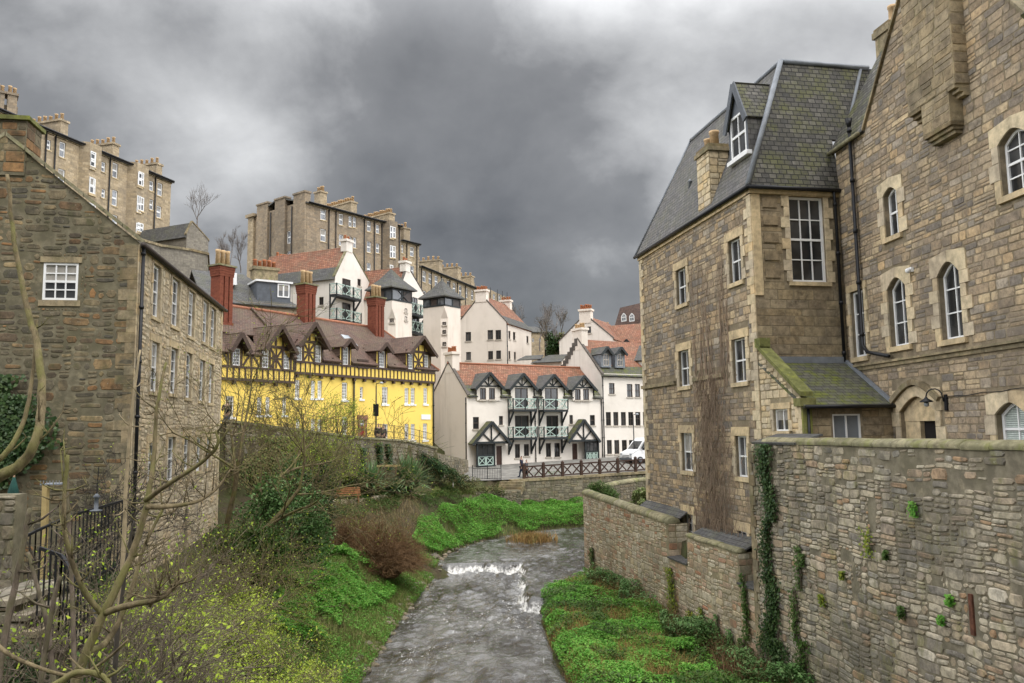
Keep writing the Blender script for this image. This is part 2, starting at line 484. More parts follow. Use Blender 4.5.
M['grey_gable'] = masonry('grey_rubble_stone', [(.25, .225, .19), (.30, .27, .22), (.21, .19, .16)], .45, .22, mort=(.2, .18, .15), stain=.5, soot=(.12, .11, .09), warp=.12)
M['slate'] = tiles('grey_slate', [(.075, .07, .062), (.11, .103, .09), (.055, .053, .048), (.088, .082, .066), (.135, .126, .108)], .28, .19, moss=(.105, .108, .032), moss_amt=.75, gap=.02)
M['slate_moss'] = tiles('mossy_slate', [(.10, .098, .085), (.13, .125, .10), (.085, .085, .07)], .26, .2, moss=(.13, .145, .025), moss_amt=.95, moss_scale=1.7)
M['slate_side'] = tiles('side_slate', [(.115, .11, .108), (.15, .143, .138), (.09, .088, .086), (.135, .125, .115)], .28, .19, moss=(.12, .12, .07), moss_amt=.35)
M['slate_far'] = tiles('weathered_slate', [(.09, .088, .086), (.12, .116, .112), (.068, .067, .066), (.10, .095, .09)], .3, .22, moss=(.105, .105, .065), moss_amt=.55, moss_scale=.8)
M['tile_red'] = tiles('red_pantiles', [(.27, .11, .062), (.33, .145, .08), (.21, .088, .055), (.29, .13, .08), (.35, .17, .105)], .27, .27, moss=(.17, .12, .075), moss_amt=.55, stain=.4, bumpd=.05, gap=.02)
M['tile_brown'] = tiles('brown_tiles', [(.135, .078, .058), (.105, .064, .05), (.165, .10, .074), (.13, .085, .068)], .22, .18, moss=(.13, .105, .065), moss_amt=.65, stain=.45, moss_scale=.5)
M['tile_ridge'] = plain('terracotta_ridge', (.36, .15, .085), .8)
M['harl'] = harl('white_harling', (.80, .74, .665), .5, (.44, .39, .32))
M['harl_cream'] = harl('cream_harling', (.78, .70, .61), .45, (.46, .40, .32))
M['yellow'] = harl('yellow_render', (.86, .63, .15), .36, (.68, .48, .14))
M['yellow_panel'] = harl('yellow_panel_render', (.84, .61, .15), .3, (.64, .45, .13))
M['timber'] = plain('dark_brown_timber', (.075, .047, .034), .7, .3, 6)
M['timber_black'] = plain('black_green_timber', (.022, .027, .028), .55, .3, 6)
M['fascia'] = plain('brown_bargeboard', (.10, .07, .05), .75, .3, 5)
M['mint'] = plain('pale_green_paint', (.43, .55, .49), .5, .12, 4)
M['sill_stone'] = plain('pale_sill_stone', (.50, .45, .38), .9, .2, 6)
M['white'] = plain('white_paint', (.78, .78, .77), .4, .06, 4, bump=.05)
M['brown_frame'] = plain('brown_window_frame', (.06, .042, .034), .5, .2, 4)
M['grey_frame'] = plain('grey_window_frame', (.10, .11, .125), .5, .2, 4)
M['door_red'] = plain('dull_red_door_paint', (.30, .03, .028), .5, .15, 4)
M['door_brown'] = plain('brown_door_wood', (.07, .036, .026), .6, .2, 4)
M['red_stone'] = plain('red_sandstone', (.32, .15, .10), .9, .25, 4)
M['redbrick'] = masonry('red_chimney_brick', [(.21, .062, .038), (.25, .08, .046), (.17, .05, .032)], .22, .075, mort=(.19, .075, .05), stain=.3, soot=(.09, .03, .02), warp=.01)
M['pot'] = plain('buff_clay_pot', (.52, .36, .20), .85, .25, 8)
M['pot_red'] = plain('red_clay_pot', (.42, .16, .075), .85, .25, 8)
M['iron'] = plain('black_iron', (.012, .012, .014), .45, .3, 8)
M['lead'] = plain('grey_lead', (.20, .215, .235), .55, .2, 3)
M['lead_dark'] = plain('dark_lead', (.10, .11, .125), .55, .2, 3)
M['gutter'] = plain('brown_gutter_paint', (.055, .042, .035), .6, .2, 4)
M['dark'] = plain('dark_interior', (.012, .010, .009), .9, .2, 2)
M['wood'] = plain('weathered_wood', (.20, .13, .08), .85, .3, 6)
M['fence'] = plain('brown_stained_fence', (.062, .034, .024), .8, .3, 6)
M['post_tan'] = plain('tan_timber_post', (.36, .27, .12), .85, .2, 6)
def glass_mat(name, lo, hi, rough=.06):
 k = NT(name); oi = k.n('ShaderNodeObjectInfo')
 a = k.noise(.9, 3, .5)
 c = k.mix(k.math('MULTIPLY', oi.outputs['Random'], k.ramp1(a, .35, .6)), lo, hi)
 return k.done(c, rough, .55)
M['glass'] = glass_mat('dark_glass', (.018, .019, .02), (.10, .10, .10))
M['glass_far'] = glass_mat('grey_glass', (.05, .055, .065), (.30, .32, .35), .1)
M['glass_pale'] = glass_mat('pale_reflecting_glass', (.28, .31, .34), (.48, .50, .52), .1)
M['curtain'] = plain('pale_curtain', (.33, .31, .275), .8, .25, 3)
M['blind'] = plain('blue_grey_blind', (.17, .185, .20), .6, .1, 2)
M['blind_green'] = tiles('pale_slatted_blind', [(.52, .58, .53), (.56, .62, .57)], 5, .045, stain=.0)

# ---------------------------------------------------------------- walls, windows, roofs, chimneys
def wall_mb(F, outline, holes=(), reveal=.22, d=0.0, mb=None):
 """a wall face with true openings and their reveals; outline and holes are lists of (u, z)"""
 mb = mb or MB()
 bm = bmesh.new()
 es = []
 for lp in [outline] + list(holes):
  vs = [bm.verts.new((a, b, 0)) for a, b in lp]
  es += [bm.edges.new((vs[i], vs[(i + 1) % len(vs)])) for i in range(len(vs))]
 bmesh.ops.triangle_fill(bm, use_beauty=True, use_dissolve=False, edges=es, normal=(0, 0, 1))
 bm.verts.ensure_lookup_table(); bm.verts.index_update()
 pts = [F.pt(v.co.x, v.co.y, d) for v in bm.verts]
 fs = []
 for f in bm.faces:
  q = [v.index for v in f.verts]
  a, b, c = (bm.verts[i].co for i in q[:3])
  if (b - a).cross(c - a).z < 0: q.reverse()
  fs.append(tuple(q))
 bm.free()
 mb.add(pts, fs)
 for lp in holes:
  n = len(lp)
  p = [F.pt(a, b, d) for a, b in lp] + [F.pt(a, b, d - reveal) for a, b in lp]
  mb.add(p, [(i, n + i, n + (i + 1) % n, (i + 1) % n) for i in range(n)])
 return mb

def rect_loop(u0, u1, z0, z1): return [(u0, z0), (u1, z0), (u1, z1), (u0, z1)]
def arch_loop(u0, u1, z0, z1, rise, n=5):
 """opening with a pointed, gently curved head"""
 um = (u0 + u1) / 2; pts = [(u0, z0), (u1, z0)]
 for i in range(n + 1):
  t = i / n
  pts.append((u1 + (um - u1) * t, z1 - rise + rise * math.sin(t * math.pi / 2 * .92) / math.sin(math.pi / 2 * .92)))
 for i in range(n - 1, -1, -1):
  t = i / n
  pts.append((u0 + (um - u0) * t, z1 - rise + rise * math.sin(t * math.pi / 2 * .92) / math.sin(math.pi / 2 * .92)))
 return pts
def head_at(lp, u):
 """height of an opening's head at u"""
 best = None
 for i in range(1, len(lp)):
  (a, za), (b, zb) = lp[i], lp[(i + 1) % len(lp)]
  if abs(a - b) > 1e-6 and min(a, b) - 1e-6 <= u <= max(a, b) + 1e-6:
   z = za + (zb - za) * (u - a) / (b - a)
   best = z if best is None else max(best, z)
 return best if best is not None else max(q[1] for q in lp)
def inset_loop(lp, t):
 n = len(lp); o = []
 for i in range(n):
  a, b, c = Vector(lp[i - 1]), Vector(lp[i]), Vector(lp[(i + 1) % n])
  e1, e2 = (b - a).normalized(), (c - b).normalized()
  n1, n2 = Vector((-e1.y, e1.x)), Vector((-e2.y, e2.x))
  m = (n1 + n2); m = m / max(.3, m.dot(n1)) if m.length > 1e-6 else n1
  o.append((b.x + m.x * t, b.y + m.y * t))
 return o

def window(F, parent, lp, cols=2, rows=2, d=0.0, inset=.16, fr=.06, bar=.025, fmat=None, gmat=None, meet=True, name='window', sill=None, simple=False, bars_at=None):
 """a sash: frame and bars one mesh, its pane a sub-part, a sill where one shows"""
 fmat = fmat or M['white']; gmat = gmat or M['glass']
 mb = MB(); df, db = d - inset + .05, d - inset
 inn = inset_loop(lp, fr); n = len(lp)
 p = [F.pt(a, b, df) for a, b in lp] + [F.pt(a, b, df) for a, b in inn] + [F.pt(a, b, db - .01) for a, b in inn]
 fs = [(i, (i + 1) % n, n + (i + 1) % n, n + i) for i in range(n)]
 fs += [(n + i, n + (i + 1) % n, 2 * n + (i + 1) % n, 2 * n + i) for i in range(n)]
 mb.add(p, fs)
 u0, u1 = lp[0][0] + fr, lp[1][0] - fr; z0 = lp[0][1] + fr; zt = max(q[1] for q in inn)
 db2, df2 = db - .004, df - .012
 for i in range(1, cols):
  u = u0 + (u1 - u0) * i / cols
  mb.fbox(F, u - bar / 2, u + bar / 2, z0, head_at(inn, u), db2, df2)
 for j in range(1, rows):
  z = z0 + (zt - z0) * j / rows
  h = bar * 1.9 if (meet and rows % 2 == 0 and j == rows // 2) else bar
  mb.fbox(F, u0, u1, z - h / 2, z + h / 2, db2, df2 + (.006 if h > bar else -.003))
 w = mb.build(name, fmat, parent)
 MB().poly([F.pt(a, b, db) for a, b in inset_loop(lp, fr * .5)]).build('pane', gmat, w)
 wr = random.Random(int(lp[0][0] * 977 + lp[0][1] * 131 + F.p0.x * 71))
 if len(lp) == 4 and fmat is M['white'] and gmat is not M['blind'] and wr.random() < .4:
  q = inset_loop(lp, fr * .6); zz = zt - (zt - z0) * wr.choice((.25, .4, .5, .5))
  MB().poly([F.pt(q[0][0], zz, db + .002), F.pt(q[1][0], zz, db + .002), F.pt(q[1][0], q[2][1], db + .002), F.pt(q[0][0], q[2][1], db + .002)]).build('blind', M['curtain'], w)
 if sill:
  MB().fbox(F, lp[0][0] - .1, lp[1][0] + .1, lp[0][1] - .14, lp[0][1] - .004, d - inset, d + .07).build('sill', sill, w)
 return w

def stones_mb(F, outline, holes=(), rows=(.17, .3), lens=(.28, .6), depth=.03, gap=.014, jit=.012, wave=.0, seed=1, d=0.0, u_rng=None, split=.15, mb=None, lo=None):
 """separate stones laid in courses over a wall face, each with its own ragged outline and bulge"""
 mb = mb or MB(); r = random.Random(seed)
 zmin = min(q[1] for q in outline); zmax = max(q[1] for q in outline)
 if lo is not None: zmin = max(zmin, lo)
 def spans(z):
  xs = []
  for i in range(len(outline)):
   (a, za), (b, zb) = outline[i], outline[(i + 1) % len(outline)]
   if (za <= z) != (zb <= z): xs.append(a + (b - a) * (z - za) / (zb - za))
  xs.sort()
  return [(xs[i], xs[i + 1]) for i in range(0, len(xs) - 1, 2)]
 def isect(A, B):
  return [(max(a, c), min(b, e)) for a, b in A for c, e in B if min(b, e) - max(a, c) > .03]
 def wz(u, z): return z + (wave * (math.sin(u * .9 + seed) + .6 * math.sin(u * 2.3 + z * 1.7)) if wave else 0)
 z = zmin
 while z < zmax - .04:
  h = r.uniform(*rows) * (1 if r.random() < .75 else .7)
  h = min(h, zmax - z)
  iv = isect(spans(z + .012), spans(z + h - .012))
  for (a, b, c, e) in holes:
   if e > z + .02 and c < z + h - .02:
    nv = []
    for x, y in iv:
     if b <= x or a >= y: nv.append((x, y))
     else:
      if a - x > .04: nv.append((x, a))
      if y - b > .04: nv.append((b, y))
    iv = nv
  for x, y in iv:
   u = x
   while u < y - .03:
    l = r.uniform(*lens)
    if r.random() < .12: l *= 1.6
    if y - (u + l) < lens[0] * .6: l = y - u
    parts = [(z, z + h)]
    if h > rows[0] * 1.15 and r.random() < split:
     k = z + h * r.uniform(.4, .6); parts = [(z, k), (k, z + h)]
    for (za, zb) in parts:
     stone_one(mb, F, u + gap / 2, u + l - gap / 2, za + gap / 2, zb - gap / 2, d, depth * r.uniform(.45, 1.15), jit, r, wz)
    u += l
  z += h
 return mb
def rubble_mb(F, outline, holes=(), band=(.34, .6), smin=(.09, .14), smax=(.34, .7), depth=.03, gap=.02, jit=.02, wave=.03, seed=1, d=0.0, drop=0.0, mb=None, lo=None, asp=1.9, worn=None):
 """random rubble: uneven bands broken up into stones of very different sizes"""
 mb = mb or MB(); r = random.Random(seed)
 zmin = min(q[1] for q in outline) if lo is None else lo; zmax = max(q[1] for q in outline)
 umin = min(q[0] for q in outline); umax = max(q[0] for q in outline)
 def wz(u, z): return z + wave * (math.sin(u * .9 + seed) + .6 * math.sin(u * 2.3 + z * 1.7) + .4 * math.sin(u * 5.1 - z * 3))
 def inside(u, z):
  c = False
  for i in range(len(outline)):
   (a, za), (b, zb) = outline[i - 1], outline[i]
   if (za > z) != (zb > z) and u < (b - a) * (z - za) / (zb - za) + a: c = not c
  return c
 def put(u0, u1, z0, z1):
  for a, b, c, e in holes:
   if u1 > a and u0 < b and z1 > c and z0 < e:
    if u1 - u0 > .12 or z1 - z0 > .12:
     if u1 - u0 > z1 - z0: m = (u0 + u1) / 2; put(u0, m, z0, z1); put(m, u1, z0, z1)
     else: m = (z0 + z1) / 2; put(u0, u1, z0, m); put(u0, u1, m, z1)
    return
  if r.random() < drop or (worn and z1 > zmax - worn and pnoise(Vector((u0 * .8, z0 * 1.6, 7.3))) + r.uniform(-.35, .35) > .12): return
  g = gap / 2 * r.uniform(.6, 1.4)
  if not all(inside(x, y) for x, y in ((u0 + g, z0 + g), (u1 - g, z0 + g), (u1 - g, z1 - g), (u0 + g, z1 - g))):
   if min(u1 - u0, z1 - z0) > .14:
    um, zm = (u0 + u1) / 2, (z0 + z1) / 2
    for q in ((u0, um, z0, zm), (um, u1, z0, zm), (u0, um, zm, z1), (um, u1, zm, z1)): put(*q)
   return
  stone_one(mb, F, u0 + g, u1 - g, z0 + g, z1 - g, d, depth * r.uniform(.3, 1.2), min(jit, (z1 - z0) * .13), r, wz)
 def cut(u0, u1, z0, z1):
  w, h = u1 - u0, z1 - z0
  big = h > smax[0] or w > smax[1]
  if not big and (h < smin[0] * 2.1 or r.random() < .42) and w < h * (asp + 2.5): return put(u0, u1, z0, z1)
  if (w > h * asp and w > smin[1] * 2.2) or h < smin[0] * 2.1:
   if w < smin[1] * 1.6: return put(u0, u1, z0, z1)
   m = u0 + w * r.uniform(.3, .7); cut(u0, m, z0, z1); cut(m, u1, z0, z1)
  else:
   m = z0 + h * r.uniform(.3, .7); cut(u0, u1, z0, m); cut(u0, u1, m, z1)
 z = zmin
 while z < zmax:
  h = r.uniform(*band); u = umin - r.uniform(0, .4)
  while u < umax:
   w = r.uniform(.5, 1.5); dz0, dz1 = r.uniform(-.0, .0), 0
   cut(max(u, umin), min(u + w, umax), z, min(z + h, zmax)) if min(u + w, umax) - max(u, umin) > .05 else None
   u += w
  z += h
 return mb
def stone_one(mb, F, u0, u1, z0, z1, d, dep, jit, r, wz):
 if u1 - u0 < .02 or z1 - z0 < .02: return
 j = lambda: r.uniform(-jit, jit)
 um, zm = (u0 + u1) / 2, (z0 + z1) / 2
 c = min(jit * 1.3, (z1 - z0) * .2)
 ring = [(u0 + c + abs(j()), z0 + abs(j()) * .6), (um + j(), z0 + j() * .5), (u1 - c - abs(j()), z0 + abs(j()) * .6), (u1 - abs(j()) * .5, zm + j()),
   (u1 - c - abs(j()), z1 - abs(j()) * .6), (um + j(), z1 + j() * .5), (u0 + c + abs(j()), z1 - abs(j()) * .6), (u0 + abs(j()) * .5, zm + j())]
 k = min(.008 + jit * .45, (z1 - z0) * .16)
 tl = [r.uniform(.75, 1.1) for _ in range(4)]
 bot = [F.pt(a, wz(a, b), d - .01) for a, b in ring]
 top = []
 for i, (a, b) in enumerate(ring):
  a2 = a + (k if a < um - .001 else -k if a > um + .001 else 0); b2 = b + (k if b < zm - .001 else -k if b > zm + .001 else 0)
  top.append(F.pt(a2, wz(a2, b2), d + dep * tl[i // 2]))
 ctr = F.pt(um + j() * 3, wz(um, zm) + j() * 2, d + dep * r.uniform(.9, 1.3))
 n = 8
 mb.add(bot + top + [ctr], [(i, (i + 1) % n, n + (i + 1) % n, n + i) for i in range(n)] + [(n + i, n + (i + 1) % n, 2 * n) for i in range(n)])

def dress_rect(mb, F, u0, u1, z0, z1, d=0.0, jw=.2, lh=.3, sh=.16, r=None, proud=.05, sill=True):
 """dressed stones round an opening: lintel, alternating long and short jamb stones, sill"""
 r = r or rng; g = .006; back = d - .02
 J = lambda: proud + r.uniform(-.006, .006)
 mb.fbox(F, u0 - jw * 1.25, u1 + jw * 1.25, z1 + g, z1 + lh, back, d + J())
 if sill: mb.fbox(F, u0 - jw * .6, u1 + jw * .6, z0 - sh, z0 - g, back, d + J() + .03)
 n = max(2, int((z1 - z0) / .34)); h = (z1 - z0) / n
 for s in (0, 1):
  for i in range(n):
   w = jw * (1.55 if (i + s) % 2 else .95) * r.uniform(.9, 1.1)
   a, b = z0 + i * h + g, z0 + (i + 1) * h - g
   if s == 0: mb.fbox(F, u0 - w, u0 - .001, a, b, back, d + J())
   else: mb.fbox(F, u1 + .001, u1 + w, a, b, back, d + J())
 return mb
def dress_arch(mb, F, lp, d=0.0, jw=.22, lh=.32, sh=.16, r=None, proud=.05, keyed=True):
 r = r or rng; g = .006; back = d - .02
 u0, u1, z0 = lp[0][0], lp[1][0], lp[0][1]; zs = lp[2][1]; zt = max(q[1] for q in lp)
 dress_rect(mb, F, u0, u1, z0, zs, d, jw, 0.0, sh, r, proud, True) if False else None
 n = max(2, int((zs - z0) / .36)); h = (zs - z0) / n
 J = lambda: proud + r.uniform(-.006, .006)
 mb.fbox(F, u0 - jw * .5, u1 + jw * .5, z0 - sh, z0 - g, back, d + J() + .05)
 for s in (0, 1):
  for i in range(n):
   w = jw * (1.7 if (i + s) % 2 else 1.0) * r.uniform(.9, 1.1)
   a, b = z0 + i * h + g, z0 + (i + 1) * h - g
   if s == 0: mb.fbox(F, u0 - w, u0 - .001, a, b, back, d + J())
   else: mb.fbox(F, u1 + .001, u1 + w, a, b, back, d + J())
 head = lp[2:]; m = len(head) // 2
 top = zt + lh * .75; eu = jw * 1.25
 def half(hd, edge):
  pts = [(q[0], q[1] + .001) for q in hd]
  poly = pts + [(hd[-1][0] + (.003 if edge > hd[0][0] else -.003), top), (edge, top - .1), (edge, zs + g)]
  if edge > hd[0][0]: poly.reverse()
  poly = [poly[i] for i in range(len(poly))]
  jd = d + J()
  mb.prism([F.pt(a, b, back) for a, b in poly], [F.pt(a, b, jd) for a, b in poly])
 half(head[:m + 1], u1 + eu)
 half(list(reversed(head[m:])), u0 - eu)
 return mb
def quoins_mb(F, u, z0, z1, side, h=.32, w=(.28, .5), d=0.0, proud=.045, r=None, F2=None, mb=None):
 """corner stones at u; side +1 they run to larger u, -1 to smaller; F2 the other wall's frame"""
 mb = mb or MB(); r = r or rng; z = z0; i = 0
 while z < z1 - .05:
  hh = min(h * r.uniform(.85, 1.15), z1 - z)
  ww = w[1] if i % 2 else w[0]; ww *= r.uniform(.92, 1.08)
  p = proud + r.uniform(-.005, .005)
  a, b = (u - (p if F2 else 0), u + ww) if side > 0 else (u - ww, u + (p if F2 else 0))
  w2 = (w[0] if i % 2 else w[1]) * r.uniform(.92, 1.08) if F2 else .02
  mb.fbox(F, a, b, z + .005, z + hh - .005, -w2, d + p)
  z += hh; i += 1
 return mb

def chimney(parent, c, z0, z1, w, dp, ang, mat, pots=4, pot_h=.7, pot_r=.13, potmat=None, cap=.08, name='chimney', capmat=None, neck=None, alt=False):
 """a stack on a building, with a cap; each pot a sub-part"""
 ca, sa = math.cos(ang), math.sin(ang)
 F = Frame((c[0] - ca * w / 2 + sa * dp / 2, c[1] - sa * w / 2 - ca * dp / 2), (c[0] + ca * w / 2 + sa * dp / 2, c[1] + sa * w / 2 - ca * dp / 2))
 mb = MB()
 mb.fbox(F, 0, w, z0, z1 - .3, -dp, 0)
 mb.fbox(F, -cap, w + cap, z1 - .297, z1 - .06, -dp - cap, cap)
 mb.fbox(F, -cap * .4, w + cap * .4, z1 - .057, z1 + .06, -dp - cap * .4, cap * .4)
 o = mb.build(name, mat, parent)
 for i in range(pots):
  u = w * (i + .5) / pots if pots > 1 else w / 2
  h = pot_h * (1 if not alt or i % 2 else .75)
  p = F.pt(u, z1 + .055, -dp / 2)
  MB().lathe(p, [(pot_r * 1.15, 0), (pot_r * .95, h * .12), (pot_r * .85, h * .85), (pot_r * 1.05, h * .88), (pot_r * 1.05, h), (pot_r * .7, h), (pot_r * .7, h * .8)], 8).build('chimney_pot', potmat or M['pot'], o)
 return o

def gutter(parent, F, u0, u1, z, d=.12, r=.065, mat=None):
 return MB().tube([F.pt(u0, z, d), F.pt(u1, z, d)], r, 8).build('gutter', mat or M['gutter'], parent)
def downpipe(parent, F, u, z0, z1, d=.1, r=.05, mat=None, name='downpipe', extra=None):
 mb = MB()
 pts = [F.pt(u, z1, d), F.pt(u, z0, d)] if extra is None else extra
 mb.tube(pts, r, 8)
 z = z0 + .5
 while z < z1:
  mb.tube([F.pt(u, z - .05, d), F.pt(u, z + .05, d)], r * 1.4, 8); z += 1.8
 return mb.build(name, mat or M['iron'], parent)

def gable_roof(parent, F, u0, u1, depth, zE, zR, mat, ov=.25, th=.14, ovu=.15, name='roof', front=True, back=True, zEb=None):
 """two slopes with the ridge along the frame, half-way back"""
 hd = depth / 2; s = (zR - zE) / hd; mb = MB()
 if front: mb.slab([F.pt(u0 - ovu, zE - ov * s, ov), F.pt(u1 + ovu, zE - ov * s, ov), F.pt(u1 + ovu, zR, -hd), F.pt(u0 - ovu, zR, -hd)], th)
 if back: mb.slab([F.pt(u1 + ovu, zE - ov * s, -depth - ov), F.pt(u0 - ovu, zE - ov * s, -depth - ov), F.pt(u0 - ovu, zR, -hd - .004), F.pt(u1 + ovu, zR, -hd - .004)], th)
 return mb.build(name, mat, parent)

def cross_gable(parent, F, u0, u1, zE, zA, front, mainE, mains, roofmat, boardmat, ov=.3, ovf=.35, th=.1, name='dormer_roof', cheeks=None, zbase=None):
 """a small roof that runs back from a dormer or gable into the main slope.
 mainE: height of the main slope at d=0; mains: its rise per metre back; front: d of the dormer's face"""
 um = (u0 + u1) / 2; sl = (zA - zE) / ((u1 - u0) / 2)
 zo = zE - ov * sl; df = front + ovf
 back = lambda z: -max(.05, (z - mainE) / mains) - .12
 dA, dO = min(front - .2, back(zA)), min(front - .15, back(zo))
 mb = MB()
 mb.slab([F.pt(u0 - ov, zo, df), F.pt(um, zA, df), F.pt(um, zA, dA), F.pt(u0 - ov, zo, dO)], th)
 mb.slab([F.pt(um, zA, df), F.pt(u1 + ov, zo, df), F.pt(u1 + ov, zo, dO), F.pt(um, zA, dA)], th)
 r = mb.build(name, roofmat, parent)
 b = MB()
 nn = Vector((F.n.x, F.n.y, 0))
 a0, a1, a2 = F.pt(u0 - ov - .02, zo - .13, df + .03), F.pt(um, zA - .10, df + .03), F.pt(u1 + ov + .02, zo - .13, df + .03)
 b.bar(a0, a1, .06, .26, up=Vector((0, 0, 1))); b.bar(a2, a1 + nn * .002, .06, .26, up=Vector((0, 0, 1)))
 b.build('bargeboard', boardmat, r)
 if cheeks is not None:
  zb = zbase if zbase is not None else mainE
  bk = lambda z: -max(.02, (z - mainE) / mains) - .1
  for u, s in ((u0, 1), (u1, -1)):
   c = MB(); c.poly([F.pt(u, zb, front), F.pt(u, zE, front), F.pt(u, zE, bk(zE)), F.pt(u, zb, min(front - .02, bk(zb)))])
   c.build('dormer_cheek', cheeks, r)
 return r

def skews(parent, F, pts, w=.32, h=.16, d=.06, mat=None, name='skew'):
 """coping stones along a rake given as (u, z) points"""
 mb = MB()
 for (a, za), (b, zb) in zip(pts[:-1], pts[1:]):
  L_ = math.hypot(b - a, zb - za); n = max(1, int(L_ / .75))
  for i in range(n):
   t0, t1 = i / n + .004, (i + 1) / n - .004
   p0 = (a + (b - a) * t0, za + (zb - za) * t0); p1 = (a + (b - a) * t1, za + (zb - za) * t1)
   q = [F.pt(p0[0], p0[1], d), F.pt(p1[0], p1[1], d), F.pt(p1[0], p1[1], d - w), F.pt(p0[0], p0[1], d - w)]
   mb.prism(q, [v + Vector((0, 0, h)) for v in q])
 return mb.build(name, mat or M['dressed'], parent)

def bars_rail(mb, F, u0, u1, z0, z1, d, step=.12, r=.012):
 n = max(2, int((u1 - u0) / step))
 for i in range(n + 1):
  u = u0 + (u1 - u0) * i / n
  mb.bar(F.pt(u, z0, d), F.pt(u, z1, d), r * 2)
 mb.bar(F.pt(u0, z1 - .05, d), F.pt(u1, z1 - .05, d), .035); mb.bar(F.pt(u0, z0 + .1, d), F.pt(u1, z0 + .1, d), .035)
 return mb

def dwin(F, parent, lp, cols, rows, arch=False, jw=.2, lh=.3, sh=.16, proud=.05, dmat=None, dd=0.0, r=None, **kw):
 """a sash with its own dressed-stone surround as a sub-part"""
 w = window(F, parent, lp, cols, rows, **kw); mb = MB()
 if arch: dress_arch(mb, F, lp, dd, jw, lh, sh, r, proud)
 else: dress_rect(mb, F, lp[0][0], lp[1][0], lp[0][1], lp[2][1], dd, jw, lh, sh, r, proud)
 mb.build('surround', dmat or M['dressed'], w)
 return w

# ================================================================= ground, river, street
WU, WLO = -7.65, -8.15                 # water above and below the weir
def edge(pts): 
 a = sorted([(q.y, q.x) for q in pts]); return np.array([v[0] for v in a]), np.array([v[1] for v in a])
eL = edge([Vector((-5.6, -40, 0)), Vector((-5.5, 10, 0))] + [PZ(x, y, WLO) for x, y in ((366, 683), (392, 640), (410, 612), (432, 585), (446, 566))] + [PZ(x, y, WU) for x, y in ((470, 545), (500, 537), (545, 530), (583, 527))] + [Vector((18, 66.5, 0)), Vector((60, 69, 0)), Vector((200, 70, 0))])
eR = edge([Vector((3.2, -40, 0)), Vector((2.6, 12, 0))] + [PZ(x, y, WLO) for x, y in ((568, 690), (550, 655), (541, 622), (540, 604))] + [PZ(x, y, WU) for x, y in ((552, 592), (583, 575))] + [Vector((4.1, 46.5, 0)), Vector((4.7, 52, 0)), Vector((6.6, 55.3, 0)), Vector((12, 57.8, 0)), Vector((30, 59.5, 0)), Vector((120, 60, 0))])
def twx(y): return 7.53 + .1945 * (26.8 - y)
CP = np.array([
 (-12.3, 26, -4.6), (-15, 40, -4.4), (-20, 30, -3.4), (-26, 20, -2), (-11, 22, -5.2), (-9, 20, -5.9), (-7, 22, -6.8), (-9, 30, -6.0), (-7, 30, -7.1), (-9, 38, -5.6), (-6.6, 42, -6.6),
 (-12, 36, -5), (-8, 8, -5), (-12, 10, -3.8), (-16, 5, -2.5), (-10, 14, -5), (-7.5, 15, -6.2), (-11, 50, -4.4), (-9.5, 54, -4.4), (-7, 55, -4.3), (-10, 57, -4.2), (-5, 60, -4.8), (-4.5, 56, -6.0), (-5.5, 50, -6.4),
 (-13, 45, -4.6), (-3.5, 63, -4.7), (-1, 62, -6.2), (1, 66, -6.3), (8, 68, -6.3), (14, 70, -6.3), (-4, 68, -4.2), (-7, 67, -3.2), (20, 55, -4), (30, 35, -2.5), (14, 30, -2.6), (11, 18, -2.6), (12, 45, -4.2), (7.5, 45, -4.4), (20, 8, -2), (12, 5, -2.6),
 (-16, 60, 0.8), (-25, 50, 2), (-14, 68, 1.5), (-5, 84, -2), (-20, 80, 4), (-12, 90, 4), (5, 95, 1.5), (15, 90, -2), (25, 85, -3), (10, 110, 3), (40, 90, -2), (-30, 75, 8), (-40, 70, 13), (-45, 95, 14), (-30, 105, 11), (-25, 115, 13), (-12, 130, 14), (0, 140, 9), (-8, 118, 7),
 (5, 150, 9), (20, 130, 4), (40, 130, 6), (-70, 60, 16), (-80, 120, 20), (-10, 170, 17), (20, 180, 14), (60, 180, 14), (120, 100, 6), (-160, 100, 22), (0, 350, 30), (-300, 300, 38), (300, 300, 30), (-60, 20, 6), (-80, -40, 6), (80, 20, 4), (80, -40, 4), (0, -60, -4), (-20, -20, -1), (300, 0, 12), (-300, 0, 20), (0, 900, 45), (-700, 700, 50), (700, 700, 50), (-700, -60, 20), (700, -60, 20)], dtype=float)
_r = np.sqrt(((CP[:, None, :2] - CP[None, :, :2]) ** 2).sum(2) + 4.0)
_w = np.linalg.solve(_r + np.eye(len(CP)) * -.2, CP[:, 2] - 0.0)
